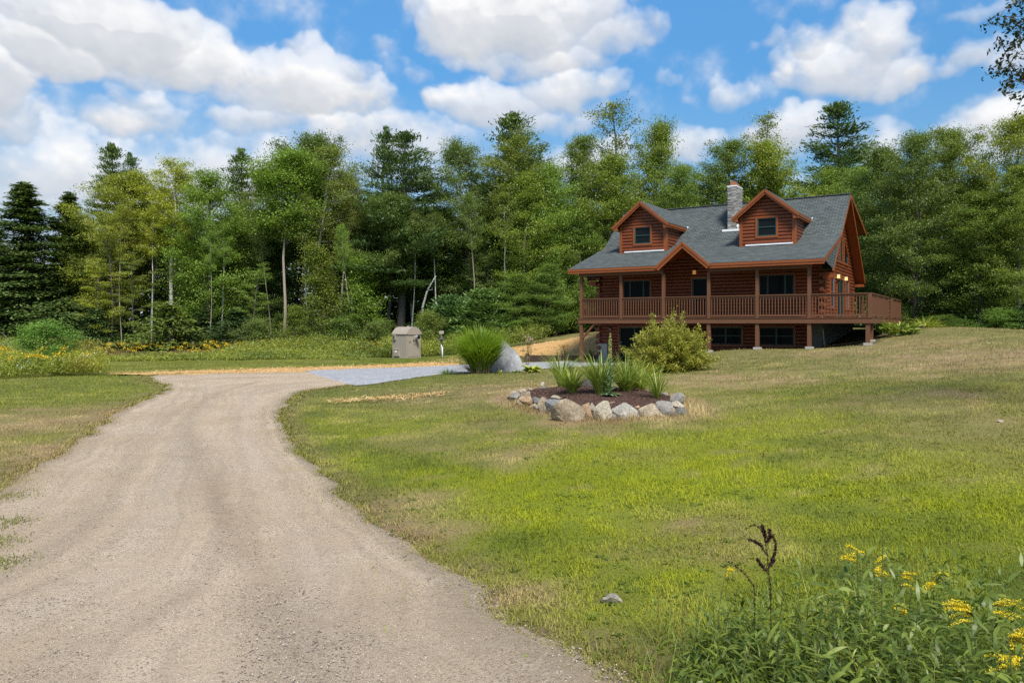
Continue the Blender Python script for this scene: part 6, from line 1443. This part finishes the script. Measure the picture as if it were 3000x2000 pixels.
def on_edge(px, back):
    best = min(np.linspace(0, 1, 200), key=lambda s: abs(1500 + FPX * (o + dd * s).x / (o + dd * s).y - px)); q = o + dd * best + pp * back; return Vector((q.x, q.y, tz(q.x, q.y) + .05))
flower_plant('coneflower', tuple(on_edge(1654, .55)), .85, 9, 'orange-yellow coneflowers above the timber edging', 'flower', 562, 'orangebloom', spread=.35, bs=.05, per=16)
for px, lab, nn in ((1590, 'small dark tuft of grass left on the straw bank', 60), (1730, 'small grass tuft on straw between flowers and porch post', 70)):
    q = on_edge(px, .6); tuft('grass_tuft', tuple(q), nn, .52, .014, lab, 'ornamental grass', 570 + px, (1.0, 1.5), (.2, 1.0), .08, 'strap', tint=(.45, .6, .5))
# forsythia-like bush on the lawn
q = rs(580); tb = TB(); cl, cdv = [], []
for i in range(210):
    az = q.uniform(0, 6.28); e = math.asin(q.uniform(.05, 1.0)) ; L = q.uniform(1.0, 1.62) * (1.0 + .25 * math.sin(e) ** 2 * q.uniform(.2, 1)); b = (q.normal() * .14, q.normal() * .14, .02)
    p_ = bend(b, (math.cos(az) * math.cos(e), math.sin(az) * math.cos(e), math.sin(e) + .12), L, 7, q, -.15, .08); p_[:, 2] = np.maximum(p_[:, 2], .05); tb.tube(p_, np.linspace(.012, .003, 8), 4)
    for u in np.linspace(.30, 1.0, 17): k = min(6, int(u * 7)); c = p_[k] + (p_[k + 1] - p_[k]) * (u * 7 - k); cl += [c + q.normal(size=3) * .055 for _ in range(14)]; cdv += [(p_[k + 1] - p_[k]) * 4 + q.normal(size=3) * .5 for _ in range(14)]
C = np.array(cl); b = Vector(gpt(1962, 1090)); fb = thing('bush', 'round yellow-green bush growing on the lawn before the porch', 'bush', b, 0.6); V, F = tb.get(); npmesh('stems', V, F, MAT['bark'], fb)
MAT['forsy'] = leafmat('yellowgreen_leaf', (.18, .205, .022), (.44, .405, .06), .4)
V, F = cards(C, .085, .038, q, .4, np.array(cdv)); npmesh('foliage', V, F, MAT['forsy'], fb, attrs=dict(rnd=np.repeat(np.clip(q.uniform(0, 1, len(C)) * .7 + .3 * np.repeat(q.uniform(size=len(C) // 14), 14), 0, 1), 4))); fb.scale = (1.0, 1.0, 1.12)
# hosta bed and steps planter right of the deck
c = hw(15.1, 3.4); c.z = tz(c.x, c.y); h_ = tuft('hosta', tuple(c), 260, .55, .14, 'large variegated hosta against the right side of the deck', 'hosta', 590, (.4, 1.3), (.5, 1.5), .75, 'hosta', (.25, .8, 1, .8, .4, .05), (1.05, 1.1, .8), stemz=.35)
c = hw(15.9, 9.2); c.z = tz(c.x, c.y); tuft('fountain_grass', tuple(c), 240, .95, .022, 'arching yellow-green grass behind the deck steps', 'ornamental grass', 591, (.5, 1.3), (.6, 1.7), .35, 'strap', tint=(1.25, 1.15, .9))
c = hw(15.0, 7.5); pl = thing('planter_edging', 'short dark timber edging beside the deck steps', 'edging', (c.x, c.y, tz(c.x, c.y)), HANG)
for z_, s_ in ((.05, 1.0), (.2, .8)):
    mb = MB(); mb.box(-.5 * s_, 1.1 * s_, -.09, .09, z_ - .08, z_ + .07); mb.build('timber', MAT['timber'], pl, bevel=.012)

# ================================================================== utility cabinet with meter, and the post light
C0 = at(1190.6, 1048, 48.0); zc = 0.02; d1 = Vector((-.75, .66, 0)).normalized(); rot = math.atan2(-d1.y, -d1.x)   # local +x = -d1 ; wall along -x is the left face, +y the right face direction
cab = thing('utility_cabinet', 'tan metal utility cabinet with barrel roof and electric meter', 'utility cabinet', (C0.x, C0.y, zc), rot)
LX, LY, EH = 1.36, 1.22, 1.52
mb = MB(); mb.box(-LX, 0, 0, LY, .04, EH); mb.box(-LX - .02, .02, -.02, LY + .02, -.05, .05)
mb.box(-.05, .012, -.012, .05, .05, EH); mb.box(-LX - .012, -LX + .05, -.012, .05, .05, EH); mb.build('body', MAT['tanmetal'], cab, bevel=.008)
mb = MB(); ar = [( -.06 + (LY + .12) * (.5 - .5 * math.cos(math.pi * i / 16)), EH - .02 + .48 * (1 - abs(math.cos(math.pi * i / 16)) ** 2.3)) for i in range(17)]
mb.prism([(-LX - .05, a, z) for a, z in ar], (LX + .12, 0, 0)); fix(mb.build('roof', MAT['tanmetal'], cab))
mb = MB(); inn = [(LY / 2 + (a - LY / 2) * .86, EH + (z - EH) * .84) for a, z in ar]; mb.prism([(.068, a, z) for a, z in inn], (.012, 0, 0)); fix(mb.build('gable_panel', MAT['tanmetal'], cab))
mb = MB(); mb.box(.012, .035, .09, LY - .10, .06, EH - .06); dr = mb.build('door', MAT['tanmetal'], cab, bevel=.006)
mb = MB(); mb.box(.035, .06, .2, .3, 1.02, 1.05); mb.tube([(.035, .22, .95), (.07, .22, .95)], [.02, .02], 8); mb.build('handle', MAT['darkmetal'], dr)
mb = MB(); mb.box(.035, .09, .10, LY - .12, EH - .05, EH + .0); mb.build('drip_edge', MAT['tanmetal'], cab)
mb = MB(); mb.box(.035, .16, .52, .80, 1.12, 1.42); mt = mb.build('meter_box', MAT['tanmetal'], cab, bevel=.008)
mb = MB(); mb.tube([(.16, .70, 1.30), (.20, .70, 1.30), (.21, .70, 1.30), (.36, .70, 1.30)], [.15, .15, .12, .11], 20); mb.build('meter_ring', MAT['steel'], mt, smooth=False)
mb = MB(); mb.tube([(.36, .70, 1.30), (.43, .70, 1.30), (.45, .70, 1.30)], [.105, .10, .06], 20); mb.build('meter_glass', MAT['glass'], mt, smooth=True)
mb = MB(); mb.tube([(.10, .62, 1.12), (.10, .62, .9)], [.03, .03], 8); mb.build('conduit', MAT['tanmetal'], mt)
mb = MB(); mb.box(-LX + .10, -LX + .36, -.10, 0, 1.12, 1.46); sb = mb.build('socket_box', MAT['tanmetal'], cab, bevel=.008)
mb = MB(); mb.box(-LX + .15, -LX + .31, -.112, -.10, 1.18, 1.40); mb.build('socket_cover', MAT['darkmetal'], sb)
mb = MB(); mb.box(-LX + .22, -LX + .72, -.11, 0, .08, .50); mb.box(-LX + .2, -LX + .74, -.125, -.0, .49, .53); hb_ = mb.build('hatch', MAT['tanmetal'], cab, bevel=.006)
mb = MB(); mb.box(-LX + .36, -LX + .55, -.118, -.11, .33, .43); mb.build('label_plate', MAT['white'], hb_)
mb = MB(); mb.tube([(-.55, LY / 2, EH + .45), (-.55, LY / 2, EH + .54)], [.05, .04], 8); mb.build('vent', MAT['tanmetal'], cab)
P0 = at(1293, 1048, 47.2); P0.z = 0.0; pl_ = thing('post_light', 'slim white post carrying a dark disc shade and small tan panel', 'post light', P0)
mb = MB(); mb.tube([(0, 0, -.1), (0, 0, 1.12)], [.035, .035], 10); mb.build('post', MAT['steel'], pl_, smooth=True)
mb = MB(); mb.tube([(.075, 0, -.1), (.075, 0, .74)], [.028, .028], 8); mb.build('support_stake', MAT['white'], pl_, smooth=True)
mb = MB(); mb.tube([(0, 0, 1.12), (0, 0, 1.17), (0, 0, 1.20), (0, 0, 1.235), (0, 0, 1.28), (0, 0, 1.36), (0, 0, 1.40)], [.08, .10, .30, .29, .10, .05, .035], 20); mb.build('shade', MAT['darkmetal'], pl_, smooth=True)
mb = MB(); mb.tube([(0, 0, 1.40), (0, 0, 1.58)], [.018, .018], 8); mb.beam((-.14, -.02, 1.64), (.15, .02, 1.66), .05, .19); mb.build('panel', MAT['tanmetal'], pl_)

# ================================================================== tall weeds at the bottom right, close to the camera
MAT['stalk'] = leafmat('weed_stalk', (.10, .11, .035), (.16, .13, .06), .1); MAT['fgleaf'] = leafmat('foreground_leaf', (.065, .120, .022), (.26, .315, .050), .45)
MAT['dock'] = leafmat('dock_seed', (.020, .008, .006), (.055, .022, .015), .05, False); MAT['yellow'] = leafmat('goldenrod_plume', (.62, .47, .010), (.88, .70, .03), .25, False)
LEAFP = [.25, .8, 1, .8, .45, .03]
def leafy(name, base, top, label, cat, seed, nl=40, ll=.10, lw=.022, plume=None, r0=.0045, tint=(1, 1, 1), group=None, bare_=.15):
    """one upright leafy weed: stem, leaves and (plume) goldenrod flower sprays"""
    r = rs(seed); base = Vector(base); top = Vector(top); d = top - base; h = d.length
    t_ = thing(name, label, cat, base, 0, group)
    s = np.linspace(0, 1, 9); bow = np.array([r.normal() * .05, r.normal() * .05, 0]) * h
    P = np.outer(s, np.array(d)) + np.outer(np.sin(s * math.pi), bow); mb = TB(); mb.tube(P, r0 * (1 - .65 * s), 6); V, F = mb.get()
    o = npmesh('stem', V, F, MAT['stalk'], t_, attrs=dict(rnd=np.full(len(V), r.uniform())), smooth=True); o.color = (*tint, 1)
    u = np.linspace(bare_, .98, nl); B = np.c_[[np.interp(u, s, P[:, k]) for k in range(3)]].T; az = np.arange(nl) * 2.4 + r.normal(size=nl) * .4; sz = (1.05 - .55 * u) * r.uniform(.75, 1.2, nl)
    V, F, t, k = strips(B, az, r.uniform(.3, 1.0, nl) + .25 * u, ll * sz * .80, lw * sz * .56, r.uniform(.5, 1.5, nl), 5, LEAFP, twist=r.normal(size=nl) * .3)
    o = npmesh('leaves', V, F, MAT['fgleaf'], t_, attrs=dict(rnd=np.clip(r.uniform(size=nl)[k] * .8 + .2 * u[k], 0, 1)), smooth=True); o.color = (*tint, 1)
    if plume:
        C = []; tb = TB(); npl, pl, dirx = plume
        for i in range(npl):
            a = r.uniform(-.9, .9) + (0 if dirx > 0 else math.pi) if dirx else r.uniform(0, 6.28); q = bend(P[-1] - np.array(d) / h * r.uniform(0, .07), (math.cos(a), math.sin(a) * .6, r.uniform(.3, 1.0)), pl * r.uniform(.7, 1.5), 6, r, -.9, .06); tb.tube(q, np.linspace(.0016, .0008, 7), 4)
            for u_ in np.linspace(.15, 1, 16): k_ = min(5, int(u_ * 6)); c = q[k_] + (q[k_ + 1] - q[k_]) * (u_ * 6 - k_); C += [c + np.array([r.normal() * .0035, r.normal() * .0035, abs(r.normal()) * .006 + .002]) for _ in range(7)]
        V, F = tb.get(); npmesh('flower_stalks', V, F, MAT['stalk'], t_, attrs=dict(rnd=np.zeros(len(V))))
        C = np.array(C); V, F = cards(C, .0075, .0045, r, .3); npmesh('flower_plume', V, F, MAT['yellow'], t_, attrs=dict(rnd=np.repeat(r.uniform(size=len(C)), 4)))
    return t_
def gb(px, Y): X = (px - 1500) / FPX * Y; return Vector((X, Y, tz(X, Y) - .02))
# goldenrods in bloom (px of head, py of head, depth, foot px)
for k, (hx, hy, Y, fx, pl, lab) in enumerate([
    (2512, 1600, 3.9, 2505, (5, .06, 0), 'goldenrod with the highest small yellow head above the weeds'), (2560, 1640, 3.7, 2530, (5, .06, 1), 'thin goldenrod just below the highest yellow head'), (2640, 1668, 3.8, 2630, (4, .055, 1), 'goldenrod with a drooping tuft right of the tall bare stem'),
    (2735, 1678, 3.7, 2760, (6, .055, 0), 'goldenrod with a flat wide yellow head on a pale stem'), (2850, 1770, 3.3, 2860, (12, .10, -1), 'goldenrod with the largest many-fingered plume'), (2905, 1760, 3.35, 2880, (9, .10, 1), 'goldenrod leaning right beside the largest plume'),
    (2950, 1850, 2.9, 2930, (12, .11, 1), 'goldenrod with a long plume arching down to the frame edge'), (2990, 1900, 2.8, 3030, (10, .10, 0), 'goldenrod with a dense plume in the bottom right corner'), (2650, 1765, 3.4, 2660, (3, .05, 0), 'goldenrod with barely opened greenish yellow tips')]):
    leafy('goldenrod', gb(fx, Y), at(hx, hy + 12, Y), lab, 'goldenrod', 700 + k, 46, .105, .017, pl, .0042, (.95, 1, .95), 'goldenrods in the foreground weeds')
# leafy stems without flowers
GRP = 'leafy weed stems in the foreground clump'
st = [(2010, 1730, 4.1, 2015, 30, 'thin bluish weed at the far left of the leafy clump'), (2085, 1715, 4.0, 2080, 36, 'fine-leaved weed just left of the small yellow buds'), (2165, 1720, 3.9, 2165, 40, 'fine-leaved weed between yellow buds and small dock spike'),
      (2235, 1735, 3.8, 2240, 44, 'grey-leaved weed right at the foot of the dock stalks'), (2300, 1712, 3.7, 2300, 46, 'upright weed just right of the hooked dock stalk'), (2375, 1725, 3.6, 2375, 46, 'upright weed right beside the knobby dark green tip'), (2470, 1760, 3.4, 2470, 48, 'full leafy weed left below the highest yellow flower head'),
      (2620, 1730, 3.45, 2620, 50, 'upright weed just right of the tallest wispy stem'), (2670, 1715, 3.5, 2672, 48, 'leafy weed between two small yellow heads near the tall stem'), (2765, 1740, 3.4, 2765, 48, 'leafy weed right of the flat wide yellow head'), (2820, 1845, 2.95, 2820, 54, 'bluish leafy weed directly below the many-fingered plume'), (2955, 1900, 2.7, 2960, 54, 'bluish leafy weed under the long arching plume'),
      (2200, 1880, 3.3, 2190, 44, 'bushy low weed at the bottom left of the clump'), (2110, 1850, 3.6, 2105, 36, 'pale grey-green low weed at the lower left fringe'), (2588, 1545, 3.6, 2600, 26, 'tallest wispy brown-stemmed weed reaching over the lawn'), (2345, 1690, 3.6, 2350, 44, 'weed with a knobby dark green tip left of the clump centre'), (2440, 1735, 3.5, 2440, 44, 'leafy weed between the knobby tip and tall wispy stem'),
      (2500, 1700, 3.45, 2490, 50, 'leafy weed right under the highest yellow flower head'), (2690, 1760, 3.3, 2690, 50, 'broad leafy weed below the flat yellow head'), (2790, 1800, 3.2, 2780, 50, 'leafy weed just left of the largest goldenrod plume'), (2400, 1800, 3.2, 2390, 50, 'shorter leafy weed at the middle bottom of the clump'),
      (2550, 1800, 3.1, 2550, 54, 'dense leafy weed in front of the tall wispy stem'), (2640, 1850, 2.95, 2640, 54, 'low dense weed below the drooping yellow tuft'), (2740, 1880, 2.85, 2735, 54, 'leafy weed low beside the pale goldenrod stem'), (2850, 1890, 2.75, 2850, 54, 'dark leafy weed under the largest plume'),
      (2920, 1950, 2.6, 2915, 50, 'dark leafy weed touching the bottom frame edge at right'), (2270, 1800, 3.6, 2275, 40, 'grey-green weed behind the dead dock stalk'), (2200, 1815, 3.8, 2195, 36, 'feathery weed at the left part of the clump'), (2130, 1790, 4.0, 2130, 30, 'thin weed with small yellow buds at the left fringe'),
      (2480, 1880, 2.9, 2470, 54, 'bushy weed at the bottom centre of the clump'), (2330, 1880, 3.1, 2320, 50, 'bushy weed low under the knobby tip'), (2570, 1930, 2.7, 2575, 54, 'leafy weed at the bottom below the dense one'), (2050, 1760, 4.3, 2050, 22, 'single thin upright weed standing left of the clump'), (1935, 1640, 4.6, 1935, 18, 'faint thin grassy weed stem alone on the lawn')]
for k, (hx, hy, Y, fx, nl, lab) in enumerate(st):
    tt_ = [(1, 1, 1), (1.25, 1.2, .8), (.8, .95, 1.0), (1.1, 1.15, 1.05)][k % 4]
    leafy('weed_plant', gb(fx, Y), at(hx, hy, Y), lab, 'weed', 730 + k, nl, [.10, .12, .085, .11][k % 4], [.020, .030, .014, .024][k % 4], None, .004, tt_, GRP, .05)
# dead dock with dark seed spikes
def dock(base, stems, label, seed):
    r = rs(seed); t_ = thing('dead_dock', label, 'dead weed', base); tb = TB(); C = []
    for pts in stems:
        P = resample3([Vector(p) - Vector(base) for p in pts], 40); tb.tube(P, np.linspace(.004, .0015, 40), 5)
        i0 = 12 if len(pts) > 3 else 3
        for i in range(i0, 40):
            if r.uniform() < .0: continue
            C += [P[i] + r.normal(size=3) * .0042 for _ in range(12)]
    V, F = tb.get(); npmesh('stem', V, F, MAT['dock'], t_, attrs=dict(rnd=np.full(len(V), .8))); C = np.array(C); V, F = cards(C, .009, .006, r, 0.0); npmesh('seed_spikes', V, F, MAT['dock'], t_, attrs=dict(rnd=np.repeat(r.uniform(size=len(C)), 4)))
Yd = 3.9; J = lambda a, b: at(1900 + a * .4677, 1450 + b * .4677, Yd)
dock(gb(2260, Yd), [[gb(2260, Yd), J(765, 600), J(752, 480), J(742, 350), J(722, 250), J(690, 200), J(655, 178), J(615, 210)], [J(748, 470), J(790, 370), J(797, 300), J(778, 255)], [J(745, 380), J(700, 310), J(660, 285), J(625, 275)], [J(755, 495), J(725, 460), J(700, 430), J(680, 400)], [J(738, 300), J(765, 255), J(755, 215)], [J(735, 270), J(722, 220), J(710, 188)], [J(760, 440), J(782, 410), J(778, 390)]], 'dead dark brown dock stalk with a hooked seed head', 760)
dock(gb(2210, Yd), [[gb(2210, Yd), J(665, 600), J(655, 560), J(625, 520), J(600, 485), J(560, 455), J(535, 435), J(500, 420)]], 'smaller dead dock spike bending left beside the hooked one', 761)
# primrose specks
C = np.array([at(1900 + a * .4677, 1450 + b * .4677, 4.0) for a, b in ((595, 420), (495, 438), (488, 520), (515, 515), (642, 648))])
leafy('primrose', gb(2128, 4.0), at(2128, 1668, 4.0), 'slender evening primrose dotted with a few small yellow flowers', 'primrose', 770, 26, .07, .012, (2, .028, 0), .003)
# low tangle filling the foot of the clump
r = rs(780); n = 1900; X = r.uniform(.45, 2.4, n); Y = r.uniform(2.45, 4.9, n); px_ = 1500 + X / Y * FPX
edge_ = np.interp(px_, [1700, 1900, 2100, 2300, 2600, 3000], [3.1, 3.7, 4.3, 4.1, 4.0, 3.9]); k = (Y < edge_ + r.normal(size=n) * .12) & (px_ > 1780 + r.normal(size=n) * 60); X, Y, px_ = X[k], Y[k], px_[k]; Z = terrain(X, Y)
per = 15; N = len(X); hh = np.interp(px_, [1750, 1950, 2100, 2250, 2500, 3100], [.05, .14, .36, .50, .62, .70]) * r.uniform(.6, 1.15, N); u = r.uniform(.02, 1, (N, per))
B = np.stack([X[:, None] + r.normal(size=(N, per)) * .035, Y[:, None] + r.normal(size=(N, per)) * .035, Z[:, None] + hh[:, None] * u], -1).reshape(-1, 3); m_ = len(B); big = np.repeat(r.uniform(.6, 1.3, N), per)
V, F, t, k = strips(B, r.uniform(0, 6.28, m_), r.uniform(-.1, 1.2, m_), .075 * big * r.uniform(.6, 1.3, m_), .014 * big * r.uniform(.6, 1.4, m_), r.uniform(.2, 1.4, m_), 4, [.3, .95, 1, .6, .03], twist=r.normal(size=m_) * .4)
ft = npmesh('weed_tangle', V, F, MAT['fgleaf'], attrs=dict(rnd=np.clip(np.repeat(r.uniform(0, .7, N), per)[k] + r.uniform(0, .3, m_)[k], 0, 1)), smooth=True); tag(ft, 'tangle of low leafy weeds at the lawn corner', 'weeds', kind='stuff')
n = 900; X = r.uniform(.3, 2.4, n); Y = r.uniform(2.6, 4.8, n); k = (1500 + X / Y * FPX > 1850); X, Y = X[k], Y[k]; n = len(X)
V, F, t, k = strips(np.c_[X, Y, terrain(X, Y)], r.uniform(0, 6.28, n), r.uniform(.9, 1.5, n), r.uniform(.2, .55, n), .0045, r.uniform(.3, 1.5, n), 5, [.8, 1, .9, .7, .4, .05]); dg = npmesh('wild_grass', V, F, MAT['strap'], attrs=dict(rnd=r.uniform(size=n)[k])); dg.color = (.9, .85, .8, 1); tag(dg, 'thin wild grass blades among the weeds', 'grass', kind='stuff')
# broad-leaved lawn weeds (clover, plantain) in the near turf
r = rs(785); X, Y = lawn_points(r, 5200, 3.2, 13, .8); k = fbm(X * 1.1, Y * 1.1, 83, 3) > .50; X, Y = X[k], Y[k]; N = len(X); per = 7; B = np.c_[np.repeat(X, per), np.repeat(Y, per), np.repeat(gz(X, Y), per)] + np.c_[r.normal(size=(N * per, 2)) * .022, np.abs(r.normal(size=N * per)) * .010]; m_ = N * per
V, F, t, k = strips(B, r.uniform(0, 6.28, m_), r.uniform(.1, .8, m_), r.uniform(.018, .045, m_), r.uniform(.012, .022, m_), r.uniform(.2, 1.0, m_), 3, [.4, 1, .8, .1]); lw_ = npmesh('lawn_weeds', V, F, MAT['fgleaf'], attrs=dict(rnd=np.repeat(r.uniform(.1, 1, N), per)[k])); lw_.color = (.95, .95, .8, 1); tag(lw_, 'clover and other broad-leaved weeds mixed in the near turf', 'weeds', kind='stuff')
# straw wisps over the straw areas
r = rs(790); XS, YS = [], []
for (poly, n) in ((STRAW1, 5200), ([tuple(p) for p in resample(B1, 20)] + [tuple(p) for p in resample(B2, 20)[::-1]], 5200), ([tuple(p) for p in spn] + [tuple(p) for p in (spn + np.array([-.1, .8]))[::-1]], 700)):
    a = np.array(poly); x = r.uniform(a[:, 0].min() - .3, a[:, 0].max() + .3, n * 3); y = r.uniform(a[:, 1].min() - .2, a[:, 1].max() + .2, n * 3); k = inside(poly, x, y) | (inside(poly, x + r.normal(size=n * 3) * .3, y + r.normal(size=n * 3) * .2)); XS.append(x[k][:n]); YS.append(y[k][:n])
X = np.concatenate(XS); Y = np.concatenate(YS); V, F = cards(np.c_[X, Y, terrain(X, Y) + r.uniform(.03, .09, len(X))], .22, .018, r, 1.6, np.c_[r.normal(size=(len(X), 2)) * 1.6, r.normal(size=len(X)) * .15]); sw = npmesh('straw_wisps', V, F, MAT['strawbits'], attrs=dict(rnd=np.repeat(r.uniform(size=len(X)), 4))); tag(sw, 'loose golden straw scattered over the mulched strips', 'straw', kind='stuff')
